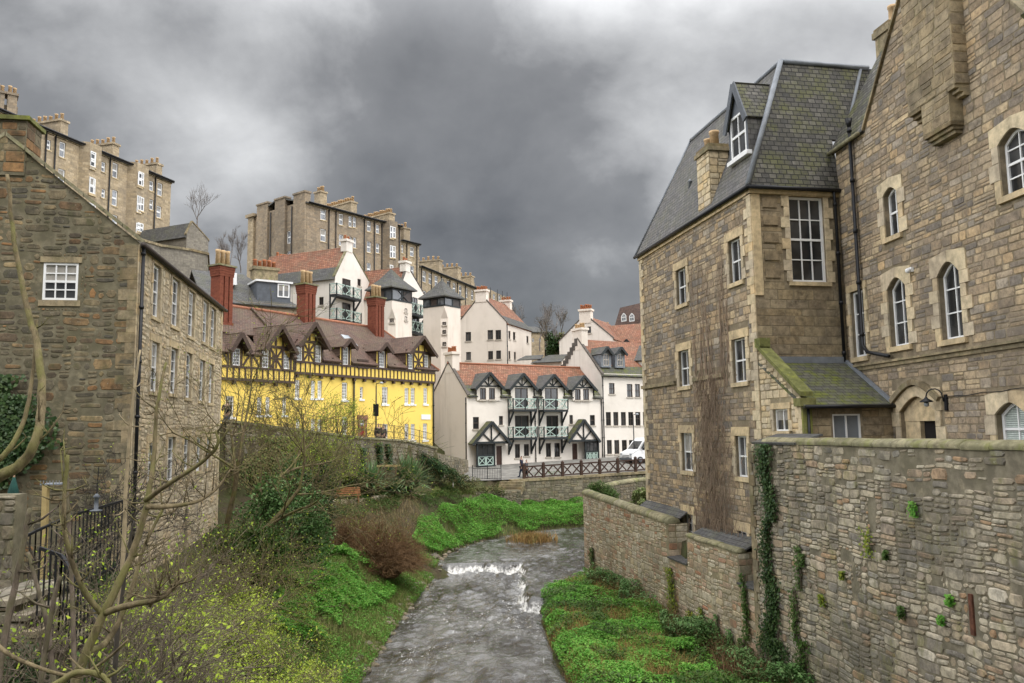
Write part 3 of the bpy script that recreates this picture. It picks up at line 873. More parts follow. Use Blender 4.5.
# terrace in front of the yellow house and the street in front of the white one
TR0, TR1 = P(226, 430, 45.2).xy, P(437, 430, 62.6).xy
TRF = Frame(TR0, TR1)
ST0, ST1 = P(517, 430, 67.5).xy, P(668, 430, 72.8).xy
STF = Frame(ST0, ST1)
def terr_z(u): return np.interp(u / TRF.len, [0, .55, .8, 1], [.55, -.55, -.85, -1.5])
def ground_z(x, y):
 x = np.asarray(x, float); y = np.asarray(y, float); sh_ = x.shape
 xf, yf = x.ravel(), y.ravel(); z = np.zeros(len(xf))
 for i in range(0, len(xf), 20000):
  a, b = xf[i:i + 20000], yf[i:i + 20000]
  z[i:i + 20000] = np.sqrt((a[:, None] - CP[None, :, 0]) ** 2 + (b[:, None] - CP[None, :, 1]) ** 2 + 4.0) @ _w
 # flat ground behind the right-hand river wall
 tx = twx(yf); rb = (yf > 5) & (yf < 46) & (xf > tx + .3) & (xf < 40)
 z = np.where(rb, np.maximum(np.minimum(z, -2.6), np.where(yf > 26, -4.7, -2.8)), z)
 rb = (yf >= 46) & (yf < 57) & (xf > np.interp(yf, [46, 52, 55.3, 57], [4.2, 4.9, 7.0, 10.5])) & (xf < 26)
 z = np.where(rb, -4.8, z)
 isl = (yf > 5) & (yf < 46) & (xf <= tx + .3) & (xf > 1)
 z = np.where(isl, -7.75, z)
 # terrace
 ux, uy = TRF.u; nx, ny = TRF.n
 u = (xf - TR0.x) * ux + (yf - TR0.y) * uy; d = -((xf - TR0.x) * nx + (yf - TR0.y) * ny)
 on = (u > -2) & (u < TRF.len + .5) & (d > -.1) & (d < 9)
 z = np.where(on, terr_z(np.clip(u, 0, TRF.len)), z)
 # street
 ux, uy = STF.u; nx, ny = STF.n
 u = (xf - ST0.x) * ux + (yf - ST0.y) * uy; d = -((xf - ST0.x) * nx + (yf - ST0.y) * ny)
 on = (u > -5.5) & (u < 40) & (d > .45) & (d < 13)
 sz = np.interp(np.clip(u, 0, 14), [0, 14], [-4.22, -3.85]) + np.clip(d / 9, 0, 1) * .85
 z = np.where(on, sz, z)
 on2 = (u > -5.5) & (u < 40) & (d <= .45) & (d > -4.5)
 z = np.where(on2 & (u > -1), np.minimum(z, -6.3 + np.minimum(d, 0) * .18), z)
 # river channel
 l = np.interp(yf, *eL); r = np.interp(yf, *eR)
 o = np.maximum(l - xf, xf - r); o = np.where(rb, 9.0, o)
 wl = np.where(yf > 46, WU, WLO)
 wl = np.where((yf > 37.5) & (xf > .5), WU, wl)
 cap = wl - .12 + np.maximum(o, 0) * .55 + np.clip(o - 1.5, 0, None) * .5
 near = yf < 70
 z = np.where(near & (o > 0), np.where(isl, np.minimum(z, wl - .1 + o * 1.0), np.minimum(z, cap)), z)
 z = np.where(near & (o <= 0), np.minimum(z, wl - .12 + np.maximum(o, -2.5) * .5), z)
 return z.reshape(sh_)
def ztp(x, y): return float(ground_z(np.array([x]), np.array([y]))[0])
def ground_at(px, py, y0=5, y1=90):
 """where a sighting meets the ground"""
 ys_ = np.linspace(y0, y1, 800); d = ray(px, py)
 z = ground_z(d.x / d.y * ys_, ys_); dz = d.z / d.y * ys_ - z
 i = np.argmax(dz < 0)
 if dz[i] >= 0: i = len(ys_) - 1
 return Vector((d.x / d.y * ys_[i], ys_[i], z[i]))
ax = np.concatenate([np.arange(-900, -90, 60), np.arange(-90, -24, 3), np.arange(-24, 22, .4), np.arange(22, 90, 4), np.arange(90, 901, 60)])
ay = np.concatenate([np.arange(-120, 4, 6), np.arange(4, 80, .4), np.arange(80, 200, 4), np.arange(200, 1400, 60)])
XX, YY = np.meshgrid(ax, ay); ZZ = ground_z(XX, YY)
rs = np.random.RandomState(3)
ZZ = ZZ + (rs.rand(*ZZ.shape) - .5) * .03 - .07 * ((np.abs(XX + 9) < 6) & (YY > 10) & (YY < 60))
nx_, ny_ = len(ax), len(ay)
idx = np.arange(nx_ * ny_).reshape(ny_, nx_)
fc = np.stack([idx[:-1, :-1], idx[:-1, 1:], idx[1:, 1:], idx[1:, :-1]], -1).reshape(-1, 4)
def np_mesh(name, verts, faces, mat, smooth=False, loc=(0, 0, 0), parent=None):
 me = bpy.data.meshes.new(name); n = faces.shape[1]
 me.vertices.add(len(verts)); me.vertices.foreach_set('co', (np.asarray(verts) - np.array(loc)).astype(np.float32).ravel())
 me.loops.add(faces.size); me.loops.foreach_set('vertex_index', faces.astype(np.int32).ravel())
 me.polygons.add(len(faces)); me.polygons.foreach_set('loop_start', np.arange(0, faces.size, n, dtype=np.int32)); me.polygons.foreach_set('loop_total', np.full(len(faces), n, dtype=np.int32))
 me.update(calc_edges=True); me.materials.append(mat)
 if smooth: me.polygons.foreach_set('use_smooth', np.ones(len(faces), dtype=bool))
 o = bpy.data.objects.new(name, me); C.objects.link(o)
 if parent is not None: o.parent = parent
 else: o.location = loc
 WL[o] = Vector(loc)
 return o
k = NT('earth_and_moss')
a = k.noise(.9, 6, .65); b = k.noise(4, 5, .65); c_ = k.noise(.25, 4, .6)
col = k.mix(k.ramp1(a, .4, .65), (.06, .047, .03), (.055, .06, .022))
col = k.mix(k.ramp1(b, .5, .7, 0, .6), col, (.11, .085, .05))
col = k.mix(k.ramp1(c_, .5, .65, 0, .5), col, (.055, .075, .025))
k.bump(k.noise(9, 6, .7), .7, .08)
M['earth'] = k.done(col, .95, .1)
ground = tag(np_mesh('terrain', np.stack([XX, YY, ZZ], -1).reshape(-1, 3), fc, M['earth'], True), 'sloping earth and grass of the river valley', 'ground', kind='structure')

# water: one surface that drops at a weir
wx_, wy_ = np.arange(-8, 24, .09), np.arange(14, 72, .13)
X2, Y2 = np.meshgrid(wx_, wy_)
wob = .12 * np.sin(Y2 * 1.7) + .08 * np.sin(Y2 * 4.1 + 1)
wob2 = .15 * np.sin(X2 * 2.1) + .08 * np.sin(X2 * 5.3)
du = np.maximum(Y2 - 47.4 - wob2, np.minimum(X2 - .45 - wob, Y2 - 37.4))     # >0 above the weir
upn = np.clip(du / .5 + .5, 0, 1); upn = upn * upn * (3 - 2 * upn)
Z2 = WLO + (WU - WLO) * upn
def vnoise(X, Y, s, seed):
 r = np.random.RandomState(seed); g = r.rand(256, 256)
 x, y = X * s, Y * s; xi, yi = np.floor(x).astype(int), np.floor(y).astype(int); fx, fy = x - xi, y - yi
 fx = fx * fx * (3 - 2 * fx); fy = fy * fy * (3 - 2 * fy)
 q = lambda a, b: g[a % 256, b % 256]
 return (q(xi, yi) * (1 - fx) + q(xi + 1, yi) * fx) * (1 - fy) + (q(xi, yi + 1) * (1 - fx) + q(xi + 1, yi + 1) * fx) * fy - .5
rip = vnoise(X2, Y2, 1.1, 1) * .06 + vnoise(X2 * 1.0, Y2 * .8, 2.6, 2) * .075 + vnoise(X2, Y2, 5.5, 3) * .04
below = np.exp(-np.clip(-du, 0, None) / 1.6) * (du < 0)
rough_ = 1 + 2.2 * below + .8 * np.clip((vnoise(X2, Y2, .25, 9) + .1) * 3, 0, 1)
Z2 = Z2 + rip * rough_ * np.where(du > .4, .75, 1.0)
wat = np.stack([X2, Y2, Z2], -1).reshape(-1, 3)
ii = np.arange(len(wx_) * len(wy_)).reshape(len(wy_), len(wx_))
wf = np.stack([ii[:-1, :-1], ii[:-1, 1:], ii[1:, 1:], ii[1:, :-1]], -1).reshape(-1, 4)
# keep what lies between the banks
cxm = X2[:-1, :-1].ravel(); cym = Y2[:-1, :-1].ravel()
ok = (cxm > np.interp(cym, *eL) - 1.6) & (cxm < np.interp(cym, *eR) + 1.6) & ~((cym < 45) & (cxm > twx(cym) - .1))
wf = wf[ok]
used = np.unique(wf); remap = -np.ones(len(wat), int); remap[used] = np.arange(len(used))
k = NT('river_water')
at = k.n('ShaderNodeAttribute', attribute_name='foam')
fo = k.noise(3.2, 6, .7, vec=k.map(k.tc.outputs['Object'], (1.6, .7, 1)), dist=.6); fo2 = k.noise(11, 4, .7)
stk = k.noise(2.2, 7, .72, vec=k.map(k.tc.outputs['Object'], (3.0, .45, 1)), dist=.7)
fm = k.ramp1(k.math('ADD', at.outputs['Fac'], k.math('MULTIPLY', k.math('SUBTRACT', k.math('ADD', k.math('MULTIPLY', fo, .65), k.math('MULTIPLY', fo2, .35)), .5), 1.5)), .38, .72)
dk = k.noise(.5, 5, .6, vec=k.map(k.tc.outputs['Object'], (1.3, .5, 1)), dist=.4)
wc = k.mix(k.ramp1(dk, .40, .62), (.036, .031, .024), (.145, .14, .13))  # pale patches: silvery sky reflection put into the base colour
wc = k.mix(k.ramp1(stk, .58, .72, 0, .6), wc, (.50, .49, .47))
col = k.mix(fm, wc, (.72, .70, .66))
k.bump(k.noise(3.2, 5, .6, vec=k.map(k.tc.outputs['Object'], (1.2, .8, 1)), dist=.7), .6, .12)
M['water'] = k.done(col, k.math('ADD', k.math('MULTIPLY', fm, .5), .07), .8)
water = tag(np_mesh('river', wat[used], remap[wf], M['water'], True), 'grey brown shallow river breaking over a low weir', 'river', kind='structure')
foam = (np.exp(-(np.clip(-du, 0, None) / .65)) * (du < .12) * (du > -4) * np.where((Y2 > 37) & (du < 0), 1, .6)).ravel()[used]
seg = ((X2 > -3.9) & (X2 < 3.2) & (Y2 < 52)).ravel()[used]
lowf = (np.clip(vnoise(X2, Y2 * .6, .55, 12) * 1.6 + .16, 0, .36) * np.where(du < 0, 1, .62)).ravel()[used]
edge_l = np.exp(-np.abs(X2 - np.interp(Y2, *eL) - .2) / .5).ravel()[used] * .22
fv = np.maximum(np.maximum(np.where(seg, foam * .70, 0), lowf), edge_l).astype(np.float32)
at_ = water.data.attributes.new('foam', 'FLOAT', 'POINT'); at_.data.foreach_set('value', fv)

# the street and its kerb, path on the terrace
M['asphalt'] = plain('worn_asphalt', (.20, .19, .17), .9, .35, 1.5)
M['setts'] = plain('pale_setts', (.24, .22, .19), .9, .3, 2.5)
uu, dd_ = np.meshgrid(np.arange(-5.4, 26, .5), np.arange(.55, 12, .5))
pxs = ST0.x + STF.u.x * uu - STF.n.x * dd_; pys = ST0.y + STF.u.y * uu - STF.n.y * dd_
pzs = ground_z(pxs, pys) + .05
ii = np.arange(uu.size).reshape(uu.shape)
tag(np_mesh('street', np.stack([pxs, pys, pzs], -1).reshape(-1, 3), np.stack([ii[:-1, :-1], ii[:-1, 1:], ii[1:, 1:], ii[1:, :-1]], -1).reshape(-1, 4), M['asphalt'], True), 'narrow grey street in front of the white terrace', 'street', kind='structure')
uu, dd_ = np.meshgrid(np.arange(-1, TRF.len, .5), np.arange(.45, 8, .5))
pxs = TR0.x + TRF.u.x * uu - TRF.n.x * dd_; pys = TR0.y + TRF.u.y * uu - TRF.n.y * dd_
ii = np.arange(uu.size).reshape(uu.shape)
tag(np_mesh('path', np.stack([pxs, pys, ground_z(pxs, pys) + .05], -1).reshape(-1, 3), np.stack([ii[:-1, :-1], ii[:-1, 1:], ii[1:, 1:], ii[1:, :-1]], -1).reshape(-1, 4), M['setts'], True), 'paved lane in front of the yellow house', 'lane', kind='structure')

def coping(parent, F, u0, u1, z, w=.5, h=.22, d=.06, mat=None, L_=.95, name='coping', seed=3, zend=None):
 """half-round coping stones; d is the front of the coping, w how far it runs back"""
 r = random.Random(seed); mb = MB(); u = u0; zend = z if zend is None else zend
 while u < u1 - .02:
  l = min(L_ * r.uniform(.75, 1.25), u1 - u)
  if u1 - (u + l) < .3: l = u1 - u
  za = z + (zend - z) * (u - u0) / (u1 - u0); zb = z + (zend - z) * (u + l - u0) / (u1 - u0)
  dz = r.uniform(-.012, .012); dw = r.uniform(-.012, .012)
  prof = [(d + dw, 0), (d + dw + .012, h * .35)] + [(d - w / 2 + (w / 2) * math.cos(t), h * .35 + h * .65 * math.sin(t)) for t in [math.pi * i / 8 for i in range(1, 8)]] + [(d - w - .012, h * .35), (d - w, 0)]
  ks = [(0.006, .96), (.04, 1.0), (l - .04, 1.0), (l - .006, .96)]
  vs = []
  for k, s in ks:
   zz = za + (zb - za) * k / l + dz
   vs += [F.pt(u + k, zz + b * s + r.uniform(-.006, .006), (a - (d - w / 2)) * s + d - w / 2) for a, b in prof]
  n = len(prof); fs = []
  for i in range(len(ks) - 1):
   fs += [(i * n + q, (i + 1) * n + q, (i + 1) * n + q + 1, i * n + q + 1) for q in range(n - 1)]
  fs += [tuple(range(n)), tuple(reversed(range(3 * n, 4 * n)))]
  mb.add(vs, fs, 0, True)
  u += l
 return mb.build(name, mat or M['cope_moss'], parent)

# ================================================================= the stone house on the right bank
cA, cB = P(645, 430, 38), P(762, 430, 27)
RL = Frame((cA.x, cA.y), (cB.x, cB.y))
RF = RL.side(3.35, right=True)
g0 = RF.pt(3.35, 0); g1 = g0 + Vector((.0896, -.996, 0)) * 17
GW = Frame((g0.x, g0.y), (g1.x, g1.y))
house = thing('stone_house', 'tall sandstone house with slate mansard roof and pointed windows on right bank', 'house', (cB.x, cB.y, -4.6))
ZE = RL.hit(758, 182)[1]           # eaves
ZB = -4.6
# --- river face
rl_w = {'A1': (678, 268, 687, 304), 'B1': (731, 238, 742, 282), 'A2': (680.5, 350, 690, 386), 'B2': (734.5, 338, 747, 382),
  'A3': (683.5, 433, 693.5, 471), 'B3': (738, 436, 748, 477), 'A4': (686, 514, 694, 542), 'B4': (741, 532, 749, 578)}
loops, skip = {}, []
for k, q in rl_w.items():
 u0, u1, z0, z1 = RL.rect(*q); u0 -= .12
 loops[k] = rect_loop(u0, u1, z0, z1); skip.append((u0 - .2, u1 + .2, z0 - .16, z1 + .3))
ol = [(0, ZB), (RL.len, ZB), (RL.len, ZE), (0, ZE)]
wall_mb(RL, ol, list(loops.values()), .2).build('river_wall_face', M['m_right'], house)
zs = RL.hit(690, 380)[1]
stones_mb(RL, ol, skip + [(-1, 20, zs - .1, zs + .1)], rows=(.17, .30), lens=(.26, .66), depth=.016, gap=.012, jit=.012, seed=11, split=.22).build('stonework', M['st_right'], house)
r_ = random.Random(5)
quoins_mb(RL, 0, ZB, ZE - .25, 1, r=r_).build('quoins', M['dressed'], house)
quoins_mb(RL, RL.len, ZB, ZE - .25, -1, r=r_, F2=None).build('quoins', M['dressed'], house)
MB().fbox(RL, -.06, RL.len + .06, ZE - .24, ZE - .04, -.2, .09).build('eaves_course', M['dressed'], house)
sc_ = MB()
uA, uB = loops['A2'][0][0] - .42, loops['A2'][1][0] + .40
sc_.fbox(RL, -.08, uA, zs - .09, zs + .06, -.03, .11); sc_.fbox(RL, uB, RL.hit(724, 378)[0], zs - .09, zs + .06, -.03, .11)
sc_.build('string_course', M['dressed_old'], house)
for k, lp in loops.items():
 dwin(RL, house, lp, 2, 2 if k[1] != '4' else 3, inset=.15, fr=.055, bar=.03, lh=.32, r=r_)
# --- face towards the viewer
u0, u1, z0, z1 = RF.rect(790, 197, 825, 282)
big = rect_loop(u0, u1, z0, z1)
ol = [(0, ZB), (RF.len, ZB), (RF.len, ZE), (0, ZE)]
wall_mb(RF, ol, [big], .2).build('front_wall_face', M['m_right'], house)
stones_mb(RF, ol, [(u0 - .28, u1 + .3, z0 - .2, z1 + .5), (0, RF.len, z1 + .1, ZE), (0, .32, z0 - .5, ZE)], rows=(.28, .36), lens=(.45, .85), depth=.010, gap=.009, jit=.006, seed=12, split=.1).build('stonework', M['ashlar'], house)
dwin(RF, house, big, 3, 4, inset=.14, fr=.085, bar=.04, lh=.16, sh=.14, r=r_)
MB().fbox(RF, 0, .3, z0 - .5, ZE - .25, -.02, .045).build('corner_pilaster', M['dressed'], house)
MB().fbox(RF, -.09, RF.len, ZE - .24, ZE - .04, -.2, .09).build('eaves_course', M['dressed'], house)
pz = z1 - .1
for i in range(5):
 MB().fbox(RF, .40, .95, pz - .34, pz - .02, -.02, .05).build('carved_panel', M['ashlar'], house); pz -= .62
# --- mansard roof
HB, HU, HH = 2.0, 1.0, RL.hit(780, 63, -2)[1] - ZE
ln = RL.len
c = lambda u, z, d: RL.pt(u, z, d)
ev = .17
s_ = HH / HB
rz = ZE + HH
mb = MB(); mb.slab([c(-ev, ZE - .03, ev), c(ln + ev, ZE - .03, ev), c(ln - HU, rz, -HB), c(HB, rz, -HB)], .12)
mb.slab([c(-ev, ZE - .03, -7), c(-ev, ZE - .03, ev), c(HB, rz, -HB), c(HB, rz, -7)], .12)
mb.build('mansard_roof', M['slate_side'], house)
mb = MB(); mb.slab([c(ln + ev, ZE - .03, ev), c(ln + ev, ZE - .03, -3.42), c(ln + ev - (HU + ev) * 2 / HH, ZE + 2, -3.42), c(ln + ev - (HU + ev) * 2 / HH, ZE + 2, -5.6), c(ln - HU, rz, -6.3), c(ln - HU, rz, -HB)], .12)
mb.build('front_roof', M['slate'], house)
mb = MB(); mb.slab([c(HB, rz + .01, -HB), c(ln - HU, rz + .01, -HB), c(ln - HU, rz + .01, -7), c(HB, rz + .01, -7)], .1)
mb.tube([c(ln + ev + .02, ZE + .02, ev + .02), c(ln - HU + .02, rz + .03, -HB + .02)], .1, 6); mb.tube([c(-ev, ZE, ev), c(HB, rz + .03, -HB)], .06, 6)
mb.tube([c(HB, rz + .03, -HB), c(ln - HU, rz + .03, -HB)], .09, 6); mb.tube([c(ln - HU, rz + .03, -HB), c(ln - HU, rz + .03, -5.6)], .1, 6)
mb.tube([c(ln + ev - (HU + ev) * .45, ZE + .45 * HH + .05, -4.1), c(ln - HU, rz + .03, -5.3)], .06, 6)
mb.build('roof_lead', M['lead'], house)
mb = MB(); mb.tube([c(-ev, ZE - .05, ev + .03), c(ln + ev + .05, ZE - .05, ev + .03)], .075, 8); mb.tube([c(ln + ev + .03, ZE - .05, ev + .05), c(ln + ev + .03, ZE - .05, -3.4)], .075, 8)
mb.build('gutter', M['iron'], house)
# --- dormer in the river slope
u0, u1, z0, z1 = RL.rect(731, 110, 746.5, 157, -.36)
zA = RL.hit(735, 83, -.36)[1]
fd = -.34
dmr = MB()
dl = [(u0 - .14, z0 - .1), (u1 + .14, z0 - .1), (u1 + .14, z1 - .35), ((u0 + u1) / 2, zA - .08), (u0 - .14, z1 - .35)]
wl = rect_loop(u0, u1, z0, z1 - .12)
dface = wall_mb(RL, dl, [wl], .08, fd).build('dormer', M['lead_dark'], house)
window(RL, dface, wl, 2, 2, d=fd, inset=.05, fr=.09, bar=.05, name='sash')
MB().fbox(RL, u0 - .2, u1 + .2, z0 - .16, z0 - .01, fd - .1, fd + .1).build('dormer_sill', M['white'], dface)
cross_gable(house, RL, u0 - .14, u1 + .14, z1 - .35, zA, fd, ZE, s_, M['slate'], M['lead_dark'], ov=.08, ovf=.1, th=.07, cheeks=M['slate_side'], zbase=z0 - .1)
# --- chimney standing on the wall head
u0 = RL.hit(699, 190)[0]; u1 = u0 + 1.15
z1 = RL.hit(703, 156)[1]
mb = MB(); mb.fbox(RL, u0, u1, ZE - .25, z1, -.75, .05)
mb.fbox(RL, u0 - .08, u1 + .08, z1 + .003, z1 + .16, -.83, .13); mb.fbox(RL, u0 - .02, u1 + .02, z1 + .163, z1 + .3, -.77, .07)
ch = mb.build('wallhead_chimney', M['dressed_old'], house)
SF = RL.side(.8, True)
stk = MB(); stones_mb(RL, rect_loop(u0, u1, ZE - .2, z1), (), (.22, .3), (.3, .55), .02, seed=4, d=.05, mb=stk)
E2 = Frame(RL.pt(u1, 0, .05).xy, RL.pt(u1, 0, -.75).xy); stones_mb(E2, rect_loop(0, .8, ZE - .2, z1), (), (.22, .3), (.3, .5), .02, seed=6, mb=stk)
stk.build('stack_stones', M['dressed'], ch)
for uu, hh in ((u0 + .32, .45), (u0 + .82, .6)):
 MB().lathe(RL.pt(uu, z1 + .3, -.35), [(.19, 0), (.17, hh * .8), (.2, hh * .85), (.2, hh), (.14, hh), (.14, hh * .7)], 12).build('chimney_pot', M['pot'], ch)
MB().lathe(RL.pt(RL.hit(693, 175, -.9)[0], ZE + 2.0, -.75), [(.09, 0), (.07, .3), (.11, .32), (.0, .45)], 8).build('roof_vent', M['lead'], house)
# --- gable wing
gl, gz = GW.hit(865, 128)
gnear, gnz = GW.hit(1024, 14)
gap_u = (gl + gnear) / 2 + .05; gap_z = gz + 1.28 * (gap_u - gl)
EW = gz
ol = [(0, ZB), (GW.len, ZB), (GW.len, EW - .1), (gnear + .1, EW - .1), (gap_u, gap_z), (gl, gz), (0, gz - .05)]
gl_w = {'w1': ((886.5, 186, 899, 236), .2), 'w2': ((1003, 126, 1030, 192), .26), 'w3': ((891, 276, 908, 346), .33), 'w4': ((942, 260, 962.5, 339), .36), 'w5': ((1000, 402, 1029, 456), .3)}
loops, skip = {}, []
for k, (q, rise) in gl_w.items():
 u0, u1, z0, z1 = GW.rect(*q); u0 -= .1
 loops[k] = arch_loop(u0, u1, z0, z1, rise); skip.append((u0 - .27, u1 + .27, z0 - .16, z1 + .26))
u0, u1, z0, z1 = GW.rect(852, 290, 866, 357); u0 = max(.16, u0)
loops['n'] = rect_loop(u0, u1, z0, z1); skip.append((u0 - .15, u1 + .2, z0 - .16, z1 + .25))
# doorway
d0, d1, dz0, dz1 = GW.rect(902, 400, 938, 470)
dtop = GW.hit(918, 396)[1]
loops['door'] = arch_loop(d0, d1, ZB + 3.2, dtop, .45); skip.append((d0 - .35, d1 + .35, ZB, dtop + .4))
wall_mb(GW, ol, list(loops.values()), .28).build('gable_wall_face', M['m_right'], house)
zsc = GW.hit(930, 357)[1]
stones_mb(GW, ol, skip + [(-1, 20, zsc - .11, zsc + .09)], rows=(.16, .28), lens=(.26, .62), depth=.016, gap=.013, jit=.013, seed=21, split=.22).build('stonework', M['st_right'], house)
dm = MB(); dress_arch(dm, GW, loops['door'], jw=.25, lh=.4, r=r_); dm.build('door_surround', M['dressed'], house)
MB().fbox(GW, .0, GW.len, zsc - .1, zsc + .02, -.03, .06).fbox(GW, .0, GW.len, zsc + .023, zsc + .09, -.03, .14).build('string_course', M['dressed_old'], house)
for k, cr in (('w1', (2, 2)), ('w2', (2, 4)), ('w3', (2, 3)), ('w4', (2, 3)), ('w5', (2, 2))):
 dwin(GW, house, loops[k], *cr, arch=True, jw=.24, lh=.42, r=r_, inset=.2, fr=.075, bar=.035, gmat=M['blind_green'] if k == 'w5' else None)
dwin(GW, house, loops['n'], 2, 3, jw=.15, lh=.25, r=r_, inset=.16, fr=.075, bar=.035)
# door recess: blind tympanum, dark doorway
dr = MB(); tz = GW.hit(920, 421)[1]
lpd = loops['door']
tym = [(d0, tz)] + [(d1, tz)] + lpd[2:]
dr.prism([GW.pt(a, b, -.3) for a, b in tym], [GW.pt(a, b, -.12) for a, b in tym])
dr.build('tympanum', M['dressed'], house)
dj = GW.hit(917, 435)[0]
MB().fbox(GW, d0, d0 + (d1 - d0) * .42, ZB + 3.2, tz - .004, -.3, -.14).build('door_jamb', M['dressed'], house)
MB().fbox(GW, d0 + (d1 - d0) * .42, d1, ZB + 3.2, tz - .004, -.32, -.27).build('door', M['dark'], house)
hm = MB()
pts = arch_loop(d0 - .3, d1 + .3, dtop - .75, dtop + .42, .55, 6)[2:]
for a, b in zip(pts[:-1], pts[1:]): hm.bar(GW.pt(*a, .08), GW.pt(*b, .08), .16, .16)
hm.build('hood_mould', M['dressed_old'], house)
# corbelled chimney breast
ua, ub = GW.hit(908, 100, .4)[0], GW.hit(956, 90, .4)[0]; zb1 = GW.hit(932, 99, .4)[1]
va, vb = GW.hit(922, 120, .4)[0], GW.hit(949.5, 110, .4)[0]; zb2 = GW.hit(935, 139, .4)[1]
ct = gap_z + 2.6
cb = MB(); cb.fbox(GW, ua, ub, zb1, ct, -.9, .42); cb.fbox(GW, va, vb, zb2 + .25, zb1 - .003, -.1, .40)
for i in range(3):
 cb.fbox(GW, va + .04 * i, vb - .04 * i, zb2 + .247 - .1 * (i + 1), zb2 + .244 - .1 * i, -.05, .40 - .09 * i)
 cb.fbox(GW, ua + .02, va - .004, zb1 - .003 - .1 * (i + 1), zb1 - .006 - .1 * i, -.05, .42 - .12 * i)
 cb.fbox(GW, vb + .004, ub - .02, zb1 - .003 - .1 * (i + 1), zb1 - .006 - .1 * i, -.05, .42 - .12 * i)
cbo = cb.build('chimney_breast', M['dressed_old'], house)
st = MB(); stones_mb(GW, rect_loop(ua, ub, zb1, ct), (), (.24, .36), (.35, .8), .018, seed=8, d=.42, mb=st)
stones_mb(GW, rect_loop(va, vb, zb2 + .26, zb1 - .02), (), (.26, .34), (.4, .8), .014, seed=9, d=.40, mb=st)
EN = Frame(GW.pt(ub, 0, .42).xy, GW.pt(ub, 0, -.1).xy); stones_mb(EN, rect_loop(0, .5, zb1, ct), (), (.28, .36), (.3, .6), .014, seed=18, mb=st)
st.build('breast_stones', M['ashlar'], cbo)
for i in range(4):
 MB().lathe(GW.pt(ua + .35 + .42 * i, ct, -.25), [(.17, 0), (.15, .6), (.18, .65), (.18, .75), (.12, .75)], 10).build('chimney_pot', M['pot'], cbo)
skews(house, GW, [(gl - .05, gz - .1), (gap_u, gap_z), (gnear + .15, EW - .15)], w=.4, h=.12, d=.1, mat=M['dressed_old'])
wr = MB()
sw = 1.28
wr.slab([GW.pt(gl - .1, gz - .15, -.1), GW.pt(gap_u, gap_z - .02, -.1), GW.pt(gap_u, gap_z - .02, -8), GW.pt(gl - .1, gz - .15, -8)], .12)
wr.slab([GW.pt(gap_u, gap_z - .02, -.1), GW.pt(gnear + .1, EW - .15, -.1), GW.pt(gnear + .1, EW - .15, -8), GW.pt(gap_u, gap_z - .02, -8)], .12)
wr.slab([GW.pt(gnear + .12, EW - .1, .2), GW.pt(GW.len + .2, EW - .1, .2), GW.pt(GW.len + .2, EW + 4, -4), GW.pt(gnear + .12, EW + 4, -4)], .12)
wr.slab([GW.pt(-.28, gz - .1, .12), GW.pt(gl - .03, gz - .1, .12), GW.pt(gl - .03, gz + 4.9, -2.7), GW.pt(-.28, gz + 4.9, -2.7)], .12)
wr.build('wing_roof', M['slate'], house)
MB().tube([GW.pt(-.3, gz - .15, .2), GW.pt(gl - .1, gz - .15, .2)], .07, 8).build('gutter', M['cope_moss'], house)
p = P(889, 60, 27.8)
chimney(house, (p.x + .4, p.y + .3), gz + .5, P(888, 24, 27.8).z, 1.0, .8, math.atan2(RF.u.y, RF.u.x), M['dressed_old'], 1, .8, .17)
# far and back faces, so the house is a whole
bk = MB()
bk.fbox(RL, .02, ln - .6, ZB, ZE - .05, -7, -.35)
bk.build('house_core', M['m_right'], house)
# --- pipes on the corner
ux = RF.hit(838, 280)[0]
dp = MB()
z_a = ZE - .1
top = [RF.pt(ux - .1, ZE - .05, .2), RF.pt(ux, ZE - .5, .1), RF.pt(ux, RF.hit(845, 362)[1], .1)]
dp.tube(top, .055, 8)
for zz in np.arange(RF.hit(845, 355)[1], ZE - .4, 1.75): dp.tube([RF.pt(ux, zz, .1), RF.pt(ux, zz + .12, .1)], .08, 8)
dp.build('downpipe', M['iron'], house)
dp = MB()
ux = GW.hit(860, 240)[0]
zt, zb_ = GW.hit(855, 126)[1], GW.hit(867, 345)[1]
uy, zy = GW.hit(872, 352); uz, zz2 = GW.hit(895, 356)
dp.tube([GW.pt(ux, zt, .14), GW.pt(ux, zb_, .14), GW.pt(uy, zy, .16), GW.pt(uz, zz2, .2)], .06, 8)
for zz in np.arange(zb_ + .3, zt, 1.75): dp.tube([GW.pt(ux, zz, .14), GW.pt(ux, zz + .12, .14)], .085, 8)
dp.tube([GW.pt(ux, zt, .14), GW.pt(ux, zt + .3, .14)], [.06, .13], 8)
dp.build('downpipe', M['iron'], house)
# --- lean-to porch
PLu = RL.hit(803, 430)[0]
pe = RL.hit(803, 398)[1]; pt_ = RL.hit(763, 350)[1]
PF0 = RL.pt(PLu, 0)
